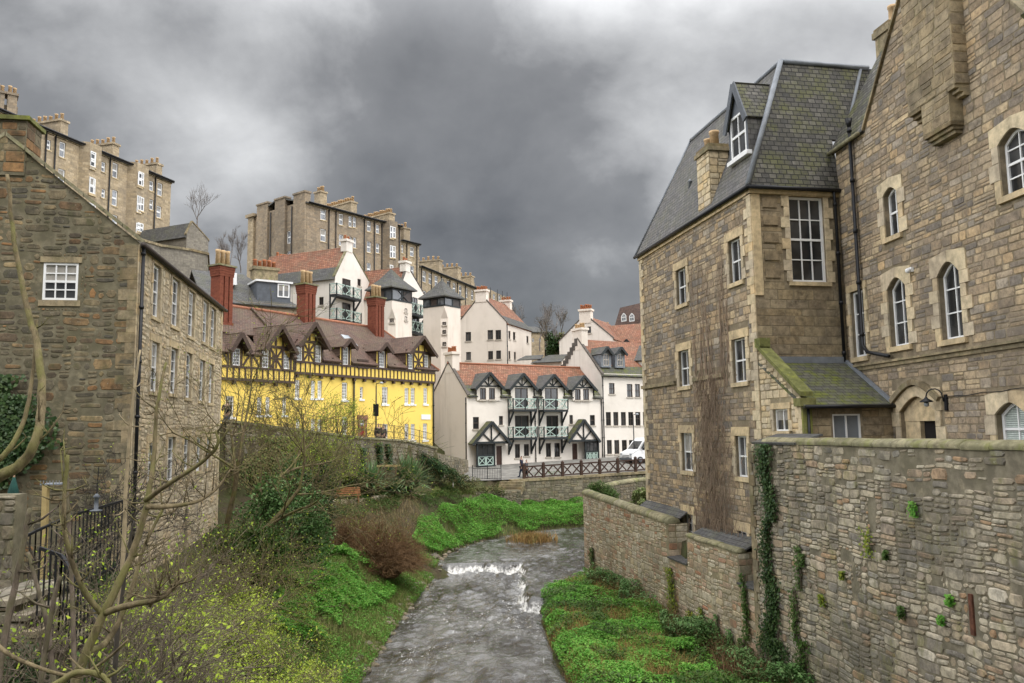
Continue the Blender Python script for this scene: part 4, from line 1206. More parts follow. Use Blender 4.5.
# to the gable wing's wall
def line_hit(p, dvec, F):
 a = F.p0 - Vector((p.x, p.y)); den = dvec.x * F.n.x + dvec.y * F.n.y
 return a.dot(F.n) / den
tl = line_hit(PF0, RF.u, GW)
PF1 = Vector((PF0.x, PF0.y)) + RF.u * tl
PF = Frame((PF0.x, PF0.y), (PF1.x, PF1.y))
u0, u1, z0, z1 = RL.rect(776, 409, 789, 431)
lw = rect_loop(u0 - .12, u1, z0, z1)
ol = [(ln, -2.6), (PLu, -2.6), (PLu, pe), (ln + .05, pt_), (ln, pt_)]
wall_mb(RL, ol, [lw], .16, d=-.012).build('porch_side_wall', M['m_tan'], house)
stones_mb(RL, ol, [(u0 - .3, u1 + .18, z0 - .14, z1 + .2)], rows=(.2, .3), lens=(.25, .5), depth=.03, seed=31, d=-.012).build('stonework', M['dressed'], house)
quoins_mb(RL, PLu, -2.6, pe - .05, -1, w=(.2, .34), r=r_, d=-.012).build('quoins', M['dressed'], house)
dwin(RL, house, lw, 2, 1, inset=.12, fr=.05, bar=.04, dd=-.012, jw=.13, lh=.2, r=r_)
u0, u1, z0, z1 = PF.rect(833, 414, 861, 446); z0 = z1 - 1.15
pw = rect_loop(u0, u1, z0, z1)
pez = PF.hit(840, 404)[1]
ol = [(0, -2.6), (PF.len, -2.6), (PF.len, pez), (0, pez)]
wall_mb(PF, ol, [pw], .14).build('porch_front_wall', M['m_right'], house)
stones_mb(PF, ol, [(u0 - .05, u1 + .05, z0 - .1, z1 + .03)], rows=(.3, .42), lens=(.45, .8), depth=.018, gap=.01, jit=.006, seed=33).build('stonework', M['ashlar'], house)
window(PF, house, pw, 2, 1, inset=.06, fr=.05, bar=.05, gmat=M['blind'])
ptz = RF.hit(815, 362)[1]
dd = (Vector((PF0.x, PF0.y)) - Vector((cB.x, cB.y))).length
mb = MB()
mb.slab([PF.pt(-.02, pez - .05, .2), PF.pt(PF.len, pez - .05, .2), PF.pt(PF.len + .25, ptz, -dd + .02), PF.pt(-.02, ptz, -dd + .02)], .1)
mb.build('porch_roof', M['slate_moss'], house)
mb = MB(); mb.bar(PF.pt(.2, ptz + .06, -dd + .05), PF.pt(PF.len + .1, ptz + .06, -dd + .05), .16, .22)
mb.bar(PF.pt(PF.len - .08, pez, .2), PF.pt(PF.len + .12, ptz + .02, -dd + .1), .12, .08); mb.build('roof_lead', M['lead'], house)
MB().tube([PF.pt(0, pez - .08, .24), PF.pt(PF.len, pez - .08, .24)], .055, 8).tube([PF.pt(.15, pez - .1, .1), PF.pt(.15, -2, .1)], .045, 8).build('gutter', M['iron'], house)
mb = MB()
a0, a1 = RL.pt(ln + .02, pt_ + .1, .09), RL.pt(PLu + .1, pe + .06, .09)
back = Vector((-RL.n.x, -RL.n.y, 0)) * .42
mb.prism([a0, a1, a1 + back, a0 + back], [q + Vector((0, 0, .14)) for q in (a0, a1, a1 + back, a0 + back)])
mb.fbox(RL, ln - .08, ln + .28, pt_ + .12, pt_ + .42, -.3, .08)
mb.fbox(RL, PLu - .26, PLu + .14, pe - .25, pe + .0, -.4, .12)
mb.fbox(PF, -.02, .3, -2.5, pe - .26, -.1, .06)
mb.build('skew', M['green_cope'], house)
# --- lamp bracket and small fittings by the door
lu, lz = GW.hit(947, 398)
lp_ = thing('wall_lantern', 'black swan-neck lantern on bracket beside the arched stone doorway', 'wall lamp', tuple(GW.pt(lu, lz)))
mb = MB(); mb.fbox(GW, lu - .06, lu + .06, lz - .35, lz + .1, 0, .06)
arc = [GW.pt(lu - .03, lz - .1, .08)] + [GW.pt(lu - .05 - .16 * (1 - math.cos(t)), lz + .05 + .22 * math.sin(t), .1 + .14 * (1 - math.cos(t))) for t in np.linspace(0, math.pi, 8)]
mb.tube(arc, .02, 6); mb.build('bracket', M['iron'], lp_)
lc = arc[-1]
MB().lathe(lc - Vector((0, 0, .2)), [(.03, .2), (.05, .16), (.17, .08), (.18, .05), (.1, .05)], 10).build('lamp_shade', M['iron'], lp_)
MB().lathe(lc - Vector((0, 0, .28)), [(.02, 0), (.07, .03), (.075, .1), (.05, .14)], 8).build('bulb_glass', M['glass_pale'], lp_)
fu, fz = GW.hit(913, 270)
sl = thing('security_light', 'small white security light on the stone wall between two pointed windows', 'light', tuple(GW.pt(fu, fz)))
MB().fbox(GW, fu - .07, fu + .07, fz - .06, fz + .08, .02, .1).build('mount', M['white'], sl)
MB().lathe(GW.pt(fu, fz - .1, .16), [(.03, 0), (.08, .05), (.08, .12), (.03, .15)], 8).build('sensor_head', M['white'], sl)
cbm = MB(); cu = [GW.pt(lu + .05, lz + .02, .06)] + [GW.pt(lu + x, lz + .02 + .02 * math.sin(x * 5) + x * .03, .06) for x in np.linspace(.2, 4, 12)]
tag(cbm.tube(cu, .012, 5).build('wall_cable', M['iron'], None, tuple(cu[0])), 'thin dark cable running along the stone wall from the lantern', 'cable')

# ================================================================= the walls along the river below it
TW = Frame(RL.pt(0, 0, .9).xy, RL.pt(ln, 0, .9).xy)
rw = thing('river_wall', 'long rubble wall with rounded coping rising from the river beside stone house', 'wall', tuple(TW.pt(0, -8.3)))
ZW = -9.6
uE, zE0 = TW.hit(583, 494); u1_, z1_ = TW.hit(668, 524)
r1a, r1z = TW.hit(669, 557); r1b = TW.hit(687, 550)[0]
s2z = TW.hit(700, 541)[1]; r2a = TW.hit(738, 560)[0]; r2z = TW.hit(741, 584)[1]; r2b = TW.hit(754, 560)[0]
core = MB()
def prof_wall(pts, d0, d1): core.prism([TW.pt(a, b, d0) for a, b in pts], [TW.pt(a, b, d1) for a, b in pts])
prof_wall([(uE, ZW), (r1a, ZW), (r1a, z1_), (uE, zE0)], -.5, 0)
prof_wall([(0.02, ZW), (r1a, ZW), (r1a, z1_), (.02, z1_ - .0)], -.87, -.503)
prof_wall([(r1a + .003, ZW), (r1b - .003, ZW), (r1b - .003, r1z), (r1a + .003, r1z)], -.87, 0)
prof_wall([(r1b, ZW), (r2a, ZW), (r2a, s2z), (r1b, s2z)], -.87, 0)
prof_wall([(r2a + .003, ZW), (r2b, ZW), (r2b, r2z), (r2a + .003, r2z)], -.87, 0)
core.build('wall_core', M['m_tan'], rw)
ol = [(uE, ZW), (r2b, ZW), (r2b, r2z), (r2a, r2z), (r2a, s2z), (r1b, s2z), (r1b, r1z), (r1a, r1z), (r1a, z1_), (uE, zE0)]
stm = rubble_mb(TW, ol, (), band=(.4, .7), smin=(.09, .17), smax=(.34, .8), depth=.022, gap=.016, jit=.022, wave=.02, seed=41, drop=.02, asp=2.3)
for ue, za, zb_ in ((r1a, r1z, z1_), (r2a, r2z, s2z)):
 EF = Frame(TW.pt(ue, 0, 0).xy, TW.pt(ue, 0, -.87).xy)
 stones_mb(EF, rect_loop(0, .86, za + .02, zb_), (), (.2, .3), (.3, .5), .02, seed=int(ue * 7) % 99, mb=stm)
LE = Frame(TW.pt(uE, 0, -.5).xy, TW.pt(uE, 0, 0).xy)
stm.build('stonework', M['st_river'], rw)
coping(rw, TW, uE - .05, r1a + .02, zE0, .58, .26, .05, seed=6, zend=z1_)
coping(rw, TW, r1b - .03, r2a + .03, s2z, .36, .14, .05, seed=8, mat=M['cope_moss'])
mb = MB()
mb.slab([TW.pt(.05, z1_ + .3, -.48), TW.pt(r1a + .05, z1_ + .22, -.48), TW.pt(r1a + .05, z1_ + .5, -.9), TW.pt(.05, z1_ + .58, -.9)], .05)
mb.slab([TW.pt(r1b - .05, s2z + .12, -.25), TW.pt(r2a + .06, s2z + .12, -.25), TW.pt(r2a + .06, s2z + .42, -.9), TW.pt(r1b - .05, s2z + .42, -.9)], .05)
mb.slab([TW.pt(r1a - .02, r1z + .03, .08), TW.pt(r1b + .02, r1z + .03, .08), TW.pt(r1b + .0, r1z + .09, -.85), TW.pt(r1a + .0, r1z + .09, -.85)], .06)
mb.slab([TW.pt(r2a - .02, r2z + .03, .08), TW.pt(r2b + .0, r2z + .03, .08), TW.pt(r2b + .0, r2z + .09, -.85), TW.pt(r2a + .0, r2z + .09, -.85)], .06)
mb.build('slate_capping', M['slate_far'], rw)

tw = thing('retaining_wall', 'high rough rubble wall with rounded mossy coping in front of the porch', 'wall', tuple(TW.pt(r2b + 2, -8.3)))
tz = TW.hit(900, 447.5)[1]
TEND = TW.hit(1024, 560)[0] + 5
ol = [(r2b, ZW), (TEND, ZW), (TEND, tz), (r2b, tz)]
MB().fbox(TW, r2b + .003, TEND, ZW, tz, -.6, 0).build('wall_core', M['m_wall'], tw)
holes = [(TW.hit(*q[:2])[0], TW.hit(*q[2:])[0], TW.hit(*q[2:])[1], TW.hit(*q[:2])[1]) for q in ((842, 552, 850, 562), (869, 500, 875, 528), (934, 577, 942, 586), (968, 593, 979, 637), (853, 564, 858, 600))]
upper = rubble_mb(TW, [(r2b, ZW), (TEND, ZW), (TEND, tz - .02), (r2b, tz - .02)], holes, band=(.38, .72), smin=(.075, .18), smax=(.27, .8), depth=.036, gap=.013, jit=.024, wave=.03, seed=51, drop=.012, asp=2.7, worn=.9)
upper.build('stonework', M['st_wall'], tw)
quoins_mb(TW, r2b, ZW, tz, 1, h=.34, w=(.22, .36), proud=.05, r=r_).build('quoins', M['dressed_old'], tw)
coping(tw, TW, r2b + .9, TEND, tz, .56, .2, .05, seed=9)
mb = MB()
ca, cb_ = TW.hit(756, 440)[0], TW.hit(797, 437)[0]
mb.slab([TW.pt(ca - .1, tz + .04, .12), TW.pt(cb_, tz + .04, .12), TW.pt(cb_ + .1, tz + .3, -.75), TW.pt(ca + .0, tz + .3, -.75)], .06)
mb.build('slate_capping', M['slate_far'], tw)
u_, z_ = TW.hit(973, 615)
mb = MB(); mb.fbox(TW, u_ - .05, u_ + .05, z_ - .4, z_ + .42, -.02, .05); mb.build('rusty_tie', plain('rusted_iron', (.12, .05, .03), .9, .4, 9), tw)

# ================================================================= the rubble house on the left bank
lc_ = P(131.5, 430, 26); lf_ = P(219.5, 430, 40.5)
LS = Frame((lc_.x, lc_.y), (lf_.x, lf_.y))
lp0 = Vector((lc_.x, lc_.y)) - LS.n * 8.4
LG = Frame((lp0.x, lp0.y), (lc_.x, lc_.y))
lh = thing('rubble_house', 'weathered rubble stone house with mossy gable and tall sash windows on left', 'house', (lc_.x, lc_.y, -4.5))
LB = -6.0
LE_ = LS.hit(140, 243)[1]
ru, rz_ = LG.hit(33, 158)
sl_ = (rz_ - LE_) / (LG.len - ru)
AU = LG.len / 2; AZ = LE_ + sl_ * (LG.len - AU)
u0, u1, z0, z1 = LG.rect(43, 263, 78, 300)
gw = rect_loop(u0, u1, z0, z1)
ol = [(0, LB), (LG.len, LB), (LG.len, LE_), (AU, AZ), (0, LE_)]
wall_mb(LG, ol, [gw], .12).build('gable_wall_face', M['m_left'], lh)
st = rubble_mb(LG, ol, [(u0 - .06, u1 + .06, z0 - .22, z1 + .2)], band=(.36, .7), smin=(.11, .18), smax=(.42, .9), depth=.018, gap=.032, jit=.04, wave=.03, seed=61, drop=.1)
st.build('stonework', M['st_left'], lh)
quoins_mb(LG, LG.len, LB, LE_ - .1, -1, h=.36, w=(.3, .55), proud=.02, r=r_).build('quoins', M['dressed_old'], lh)
w_ = window(LG, lh, gw, 3, 4, inset=.05, fr=.07, bar=.04, meet=True)
MB().fbox(LG, u0 - .1, u1 + .1, z1 + .01, z1 + .2, -.05, .035).build('lintel', M['dressed_old'], w_)
MB().fbox(LG, u0 - .1, u1 + .1, z0 - .2, z0 - .01, -.05, .04).build('sill', M['dressed_old'], w_)
ls_w = [(152.5, 265, 161, 318), (171.5, 279, 180, 327), (188, 291, 195, 337), (202.5, 301, 208.5, 343), (210.5, 308, 216, 348),
  (150.5, 342, 159.5, 392), (170, 348, 178, 394), (185.5, 353, 192, 398), (199, 360, 205, 401), (208.5, 364, 213.5, 403),
  (147.5, 443, 157, 482), (167, 437, 175.5, 481), (183.5, 436, 190, 470), (196, 437, 202, 471), (206, 437, 211, 468)]
loops, skip = [], []
for q in ls_w:
 u0, u1, z0, z1 = LS.rect(*q); w_ = max(.78, (u1 - u0) * .9); u1 = u0 + w_
 loops.append(rect_loop(u0, u1, z0, z1)); skip.append((u0 - .16, u1 + .16, z0 - .15, z1 + .26))
u0, u1, z0, z1 = LS.rect(184.5, 509, 189.5, 556)
slit = rect_loop(u0, u0 + .4, z0, z1); skip.append((u0 - .05, u0 + .45, z0, z1 + .1))
ol = [(0, LB), (LS.len, LB), (LS.len, LE_), (0, LE_)]
wall_mb(LS, ol, loops + [slit], .28).build('river_wall_face', mortar('pale_mortar', (.52, .43, .30)), lh)  # mortar lightened along with the stones of this face
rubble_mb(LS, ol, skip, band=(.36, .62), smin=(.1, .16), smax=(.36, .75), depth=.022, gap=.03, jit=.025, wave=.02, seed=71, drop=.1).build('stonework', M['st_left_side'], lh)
quoins_mb(LS, LS.len, LB, LE_, -1, h=.36, w=(.3, .5), r=r_, proud=.03).build('quoins', M['dressed'], lh); quoins_mb(LS, 0, LB, LE_ - .1, 1, h=.36, w=(.25, .45), r=r_, proud=.03).build('quoins', M['dressed'], lh)
for lp in loops: dwin(LS, lh, lp, 2, 4, inset=.14, fr=.09, bar=.03, jw=.15, lh=.26, sh=.13, r=r_, proud=.03)
MB().poly([LS.pt(a, b, -.27) for a, b in slit]).build('vent_slit', M['dark'], lh)
gable_roof(lh, LS, 0, LS.len, 8.4, LE_, AZ, M['slate_far'], ov=.12, th=.1, ovu=-.15)
skews(lh, LG, [(LG.len + .12, LE_ - .02), (AU, AZ + .02)], w=.42, h=.14, d=.1, mat=M['cope_moss']); skews(lh, LG, [(-.12, LE_ - .02), (AU, AZ + .02)], w=.42, h=.14, d=.1, mat=M['cope_moss'])
MB().tube([LS.pt(-.1, LE_ - .1, .17), LS.pt(LS.len + .1, LE_ - .1, .17)], .085, 8).build('gutter', M['gutter'], lh)
downpipe(lh, LS, .12, -3.5, LE_ - .1, d=.13, r=.06)
u0, u1 = LG.hit(-36, 140)[0], LG.hit(27, 140)[0]; zt = LG.hit(20, 121)[1]
mb = MB(); mb.fbox(LG, u0, u1, AZ - 1.3, zt, -1.1, .06); cho = mb.build('gable_chimney', M['m_left'], lh)
mb = MB(); mb.fbox(LG, u0 - .1, u1 + .1, zt + .003, zt + .14, -1.2, .16); mb.build('chimney_cap', M['green_cope'], cho)
mb = stones_mb(LG, rect_loop(u0, u1, AZ - 1.2, zt), (), (.26, .38), (.4, .8), .025, seed=5, d=.06)
EN = Frame(LG.pt(u1, 0, .06).xy, LG.pt(u1, 0, -1.1).xy); stones_mb(EN, rect_loop(0, 1.15, AZ - 1.2, zt), (), (.26, .38), (.4, .7), .025, seed=15, mb=mb)
mb.build('stack_stones', M['st_left'], cho)

# ================================================================= shared builders for the houses further off
def face(F, parent, ol, wins, mat, fmat, gmat, cols=2, rows=2, inset=.12, fr=.06, bar=.035, name='wall', sill=None, holes=(), minw=0.0):
 """a wall with windows sighted as (x0, y0, x1, y1[, cols, rows]) in the picture"""
 lps = []
 for q in wins:
  u0, u1, z0, z1 = F.rect(*q[:4])
  if u1 - u0 < minw: um = (u0 + u1) / 2; u0, u1 = um - minw / 2, um + minw / 2
  lps.append((rect_loop(u0, u1, z0, z1), q[4] if len(q) > 4 else cols, q[5] if len(q) > 5 else rows))
 wall_mb(F, ol, [l[0] for l in lps] + list(holes), inset + .03).build(name, mat, parent)
 for l, c, r in lps:
  window(F, parent, l, c, r, inset=inset, fr=fr, bar=bar, fmat=fmat, gmat=gmat, sill=sill)
 return lps
def balcony(parent, F, u0, u1, z, h=1.0, out_=1.15, panels=2, d=0.0, brackets=True, paint=None, panel_fill=None):
 """a small balcony: floor, timber frame, railings of crossed bars, brackets beneath"""
 paint = paint or M['mint']
 mb = MB(); mb.fbox(F, u0, u1, z - .22, z, d, d + out_)
 o = mb.build('balcony', M['timber_black'], parent)
 rl = MB()
 w = (u1 - u0) / panels
 for a, b, e, g in [(u0 + w * i - .05, u0 + w * i + .05, out_ - .1, out_) for i in range(panels + 1)] + [(u0, u0 + .08, 0, .08), (u1 - .08, u1, 0, .08)]:
  MB().fbox(F, a, b, z, z + h, d + e, d + g).build('balcony_post', M['timber_black'], o)
 def panel(a, b):
  rl.bar(a + Vector((0, 0, .14)), b + Vector((0, 0, .14)), .07); rl.bar(a + Vector((0, 0, h - .06)), b + Vector((0, 0, h - .06)), .09)
  rl.bar(a + Vector((0, 0, .14)), b + Vector((0, 0, h - .06)), .055); rl.bar(a + Vector((0, 0, h - .062)), b + Vector((0, 0, .142)), .05)
  m = (a + b) / 2; rl.bar(m + Vector((0, 0, .14)), m + Vector((0, 0, h - .06)), .05)
 for i in range(panels):
  panel(F.pt(u0 + w * i + .07, z, d + out_ - .05), F.pt(u0 + w * (i + 1) - .07, z, d + out_ - .05))
 panel(F.pt(u0 + .04, z, d + .08), F.pt(u0 + .04, z, d + out_ - .1)); panel(F.pt(u1 - .04, z, d + .08), F.pt(u1 - .04, z, d + out_ - .1))
 rl.build('railing', paint, o)
 if brackets:
  b = MB()
  for u in (u0 + .08, u1 - .08):
   b.bar(F.pt(u, z - 1.35, d + .08), F.pt(u, z - .2, d + out_ - .1), .14); b.fbox(F, u - .07, u + .07, z - 1.6, z - .222, d + .003, d + .13)
  b.build('bracket', M['timber_black'], o)
 return o
def pots_row(parent, F, u0, u1, d, z, n, h=.75, r=.14, mat=None):
 for i in range(n):
  u = u0 + (u1 - u0) * (i + .5) / n
  MB().lathe(F.pt(u, z, d), [(r * 1.1, 0), (r * .85, h * .8), (r * 1.05, h * .84), (r * 1.05, h), (r * .7, h), (r * .7, h * .85)], 6).build('chimney_pot', mat or M['pot'], parent)
def stack(parent, F, u0, u1, z0, z1, d0, d1, mat, n=0, along='d', pmat=None, h=.75, r=.14, name='chimney'):
 """a chimney stack boxed on a facade's frame; its pots stand in a row along u or d"""
 mb = MB(); mb.fbox(F, u0, u1, z0, z1 - .25, d0, d1); mb.fbox(F, u0 - .12, u1 + .12, z1 - .247, z1, d0 - .12, d1 + .12)
 o = mb.build(name, mat, parent)
 for i in range(n):
  t = (i + .5) / n
  p = F.pt(u0 + (u1 - u0) * t, z1, (d0 + d1) / 2) if along == 'u' else F.pt((u0 + u1) / 2, z1, d0 + (d1 - d0) * t)
  hh = h * (1, .85, 1.05)[i % 3]
  MB().lathe(p, [(r * 1.1, 0), (r * .85, hh * .8), (r * 1.05, hh * .84), (r * 1.05, hh), (r * .7, hh), (r * .7, hh * .85)], 6).build('chimney_pot', pmat or M['pot'], o)
 return o

# ================================================================= yellow half-timbered house
ye = P(433.5, 430, 66); yd = Vector((.5208, .8537))
ys = Vector((ye.x, ye.y)) - yd * 22.6
YF = Frame(ys, (ye.x, ye.y))
yh = thing('half_timbered_house', 'long yellow house with dark half-timbering, brown tiled roof and brick chimneys', 'house', tuple(YF.pt(11, -.7)))
uB = YF.hit(293, 378)[0]
zbl = YF.hit(258, 381)[1]; zbr = YF.hit(363, 378)[1]        # bottom of the timber band, left and right of the step
zel, zer = YF.hit(240, 348)[1] , YF.hit(365, 360)[1]          # eaves
Y0 = -3.0
DP = 7.6
lowL = [(225.5, 396, 234, 417), (257, 397, 262, 415), (265.5, 397, 270, 415), (282.5, 397, 286.5, 415)]
lowR = [(342, 382.5, 347.5, 400), (360, 387, 363.2, 399, 1, 4), (382, 387, 388, 404), (404.6, 388, 408.8, 404), (410.8, 388, 415, 404), (423.5, 388, 427.5, 404),
  (295, 380, 300, 398), (311, 380.5, 315.3, 398), (317.6, 380.5, 322, 398),
  (342, 416.6, 347.5, 435), (382.3, 424, 388, 442), (404.6, 424, 408.8, 440), (410.8, 424, 415, 440), (423, 423.5, 427.3, 440), (311, 419, 315.3, 436), (317.6, 419.5, 322, 437), (296, 419, 300, 436)]
face(YF, yh, [(0, Y0), (uB, Y0), (uB, zbl), (0, zbl)], lowL, M['yellow'], M['white'], M['glass'], 3, 5, inset=.12, fr=.075, bar=.028, sill=M['white'])
du0, du1, dz0, dz1 = YF.rect(359.2, 427.5, 364.6, 440)
tz1 = YF.hit(362, 420)[1]
dhole = rect_loop(du0, du1, dz0, tz1)
face(YF, yh, [(uB + .002, Y0), (YF.len, Y0), (YF.len, zbr), (uB + .002, zbr)], lowR, M['yellow'], M['white'], M['glass'], 3, 5, inset=.12, fr=.09, bar=.045, sill=M['white'], holes=[dhole])
do = MB().fbox(YF, du0 + .002, du1 - .002, dz0, dz1 - .003, -.16, -.08).build('door', M['door_red'], yh)
mb = MB(); 
for s in (.28, .72):
 uu = du0 + (du1 - du0) * s; mb.fbox(YF, uu - .14, uu + .14, dz0 + .2, dz0 + .85, -.08, -.065); mb.fbox(YF, uu - .14, uu + .14, dz0 + 1.0, dz1 - .2, -.08, -.065)
mb.build('door_panel', M['door_red'], do)
window(YF, yh, rect_loop(du0 + .002, du1 - .002, dz1, tz1 - .002), 2, 2, inset=.12, fr=.07, bar=.04)
mb = MB(); mb.fbox(YF, du0 - .17, du0 - .003, dz0, tz1 + .02, -.1, .07); mb.fbox(YF, du1 + .003, du1 + .17, dz0, tz1 + .02, -.1, .07); mb.fbox(YF, du0 - .25, du1 + .25, tz1 + .023, tz1 + .35, -.1, .1)
mb.build('door_surround', M['red_stone'], yh)
# timber storey, jettied a little
JD = .16
tL = [(232.5, 348.5, 240, 365.5), (262, 350, 268.5, 368), (283.5, 351, 289.5, 369)]
tR = [(296.5, 344, 302, 361), (315.3, 345.5, 321, 363), (342.8, 347, 348.2, 365), (358.5, 361.5, 366.5, 366.8, 3, 1), (379, 351, 384.5, 367.5), (408, 354, 412.5, 369), (424, 355, 428.2, 370)]
def up(Fr, wins, u0, u1, zb, zt, name):
 lps = []
 for q in wins:
  a, b, c, e = Fr.rect(*q[:4], JD)
  lps.append((rect_loop(a, b, c, e), q))
 zt -= .34; out_l = [(u0, zb), (u1, zb), (u1, zt)]
 for a, b, h in sorted(bumps, reverse=True):      # dormers and gables rise above the eaves
  if u0 <= a and b <= u1 + .6: b = min(b, u1 - .001); out_l += [(b, zt), (b, h), (a, h), (a, zt)]
 out_l.append((u0, zt))
 wall_mb(Fr, out_l, [l for l, q in lps], .1, JD).build(name, M['yellow_panel'], yh)
 for l, q in lps: window(Fr, yh, l, q[4] if len(q) > 4 else 3, q[5] if len(q) > 5 else 5, d=JD, inset=.06, fr=.075, bar=.03)
 return [l for l, q in lps]
# gables: (u0, u1, apex z, eave z)
def gab(xl, xr, xa, ya, ye_, d):
 a, b = YF.hit(xl, ye_, d)[0], YF.hit(xr, ye_, d)[0]
 return a, b, YF.hit(xa, ya, d)[1], YF.hit((xl + xr) / 2, ye_, d)[1]
GD = .34
gabs = [gab(262, 292, 281.5, 325, 349, GD), gab(296.5, 325, 314.5, 322.5, 345, GD), gab(407, 432.5, 421.5, 336, 353, GD)]
zL_top, zR_top = zel - .02, zer - .02
wtop = lambda q: YF.rect(*q[:4], JD)[3] + .12
bumps = [(max(.01, gabs[0][0] + .1), min(uB - .01, gabs[0][1] - .1), max(wtop(tL[1]), wtop(tL[2]))), (gabs[1][0] + .1, gabs[1][1] - .1, max(wtop(tR[0]), wtop(tR[1]))), (gabs[2][0] + .1, gabs[2][1] - .1, max(wtop(tR[5]), wtop(tR[6])))]
for q in (tL[0], tR[2], tR[4]):
 a, b = YF.rect(*q, JD)[:2]; bumps.append((a - .28, b + .28, wtop(q)))
lpsL = up(YF, tL, 0, uB, zbl, zel, 'timbered_wall')
lpsR = up(YF, tR, uB + .002, YF.len, zbr, zer, 'timbered_wall')
roofmainL = (zel, .86); roofmainR = (zer, .86)
gf = MB(); gt = MB()
def timber_gable(g, zb, windows):
 a, b, zA, zE_ = g
 um = (a + b) / 2
 out_l = [(a, zb), (b, zb), (b, zE_), (um, zA), (a, zE_)]
 return out_l
tb = MB()
def beam(u0, z0, u1, z1, w=.17, d=JD, th=.05): tb.bar(YF.pt(u0, z0, d + th / 2 - .005), YF.pt(u1, z1, d + th / 2 - .005), th, w, up=Vector((YF.u.x, YF.u.y, 0)) if abs(u1 - u0) < .05 else Vector((0, 0, 1)))
def vbeam(u, z0, z1, w=.15, d=JD, th=.05): tb.fbox(YF, u - w / 2, u + w / 2, z0, z1, d - .01, d + th)
def hbeam(u0, u1, z, h=.2, d=JD, th=.055): tb.fbox(YF, u0, u1, z - h / 2, z + h / 2, d - .01, d + th)
def curve_brace(u0, z0, u1, z1, bulge, w=.13, d=JD):
 pts = []
 for i in range(7):
  t = i / 6; pts.append((u0 + (u1 - u0) * t, z0 + (z1 - z0) * (t ** (2.2 if bulge else .5))))
 for (a, b), (c_, e) in zip(pts[:-1], pts[1:]): tb.bar(YF.pt(a, b, d + .02), YF.pt(c_, e, d + .02), .05, w)
for (ua, ub, zb) in ((0, uB, zbl), (uB + .05, YF.len, zbr)):
 hbeam(ua, ub, zb + .02, .17); hbeam(ua, ub, zb + .78, .13)
 n = int((ub - ua) / .43)
 for i in range(n + 1): vbeam(ua + (ub - ua) * i / n, zb + .11, zb + .72, .095)
 for i in range(int((ub - ua) / 1.1) + 1):      # jetty ends
  u = ua + .2 + 1.1 * i
  if u < ub: tb.fbox(YF, u - .09, u + .09, zb - .28, zb - .1, -.02, JD + .06)
 zt = (zel if zb == zbl else zer) - .1
 for i in range(int((ub - ua) / 1.6) + 1):
  u = ua + .1 + i * (ub - ua - .2) / max(1, int((ub - ua) / 1.6))
  if not any(l[0][0] - .15 < u < l[1][0] + .15 for l in lpsL + lpsR): vbeam(u, zb + .86, zt, .15)
 e_ = ua
 for a, b, h in sorted(bumps) + [(ub, ub, 0)]:
  if ua - .1 <= a <= ub: hbeam(e_, a, zt - .3, .16); e_ = b
for l in lpsL + lpsR:
 zq = (zbl if l in lpsL else zbr) + .86; vbeam(l[0][0] - .09, zq, l[2][1] + .1, .15); vbeam(l[1][0] + .09, zq, l[2][1] + .1, .15)
 tb.fbox(YF, l[0][0] - .17, l[1][0] + .17, l[2][1] + .01, l[2][1] + .15, JD, JD + .06); tb.fbox(YF, l[0][0] - .17, l[1][0] + .17, l[0][1] - .13, l[0][1] - .01, JD, JD + .09)
u1s = YF.hit(224, 355, JD)[0]
curve_brace(lpsL[0][0][0] - 1.3, zel - .1, lpsL[0][0][0] - .3, zbl + .9, True); curve_brace(lpsL[0][1][0] + 1.55, zel - .1, lpsL[0][1][0] + .25, zbl + .9, True)
curve_brace(lpsL[1][0][0] - 1.5, zel - .1, lpsL[1][0][0] - .25, zbl + .9, True)
gsets = ((gabs[0], zbl, lpsL[1], lpsL[2]), (gabs[1], zbr, lpsR[0], lpsR[1]), (gabs[2], zbr, lpsR[5], lpsR[6]))
for g, zb, wl_, wr_ in gsets:
 a, b, zA, zE_ = g; um = (a + b) / 2
 gz0 = max(wl_[2][1], wr_[2][1]) + .10
 sl = (zA - zE_) / ((b - a) / 2)
 zside = gz0 + .02
 ov_u = (zA - zside) / sl
 wall_mb(YF, [(um - ov_u, gz0), (um + ov_u, gz0), (um, zA - .02)], (), .1, JD + .012).build('gable_panel', M['yellow_panel'], yh)
 hbeam(um - ov_u, um + ov_u, gz0 + .08, .18, JD + .015)
 vbeam(um, gz0 + .17, zA - .2, .15, JD + .015); vbeam(um - ov_u * .5, gz0 + .17, gz0 + ov_u * .5 * sl - .05, .13, JD + .015); vbeam(um + ov_u * .5, gz0 + .17, gz0 + ov_u * .5 * sl - .05, .13, JD + .015)
 hbeam(um - ov_u * .5, um + ov_u * .5, gz0 + (zA - gz0) * .52, .13, JD + .018)
 # the crossed panel between the gable's two windows
 l0, l1 = wl_[1][0] + .16, wr_[0][0] - .16; zz0, zz1 = zb + .88, gz0 - .05; cm = (l0 + l1) / 2; zm = (zz0 + zz1) / 2
 beam(l0, zz0, l1, zz1, .12); beam(l0, zz1, l1, zz0, .12); vbeam(cm, zz0, zz1, .11, JD, .045); hbeam(l0, l1, zm, .11, JD, .06)
tb.build('timber_framing', M['timber'], yh)
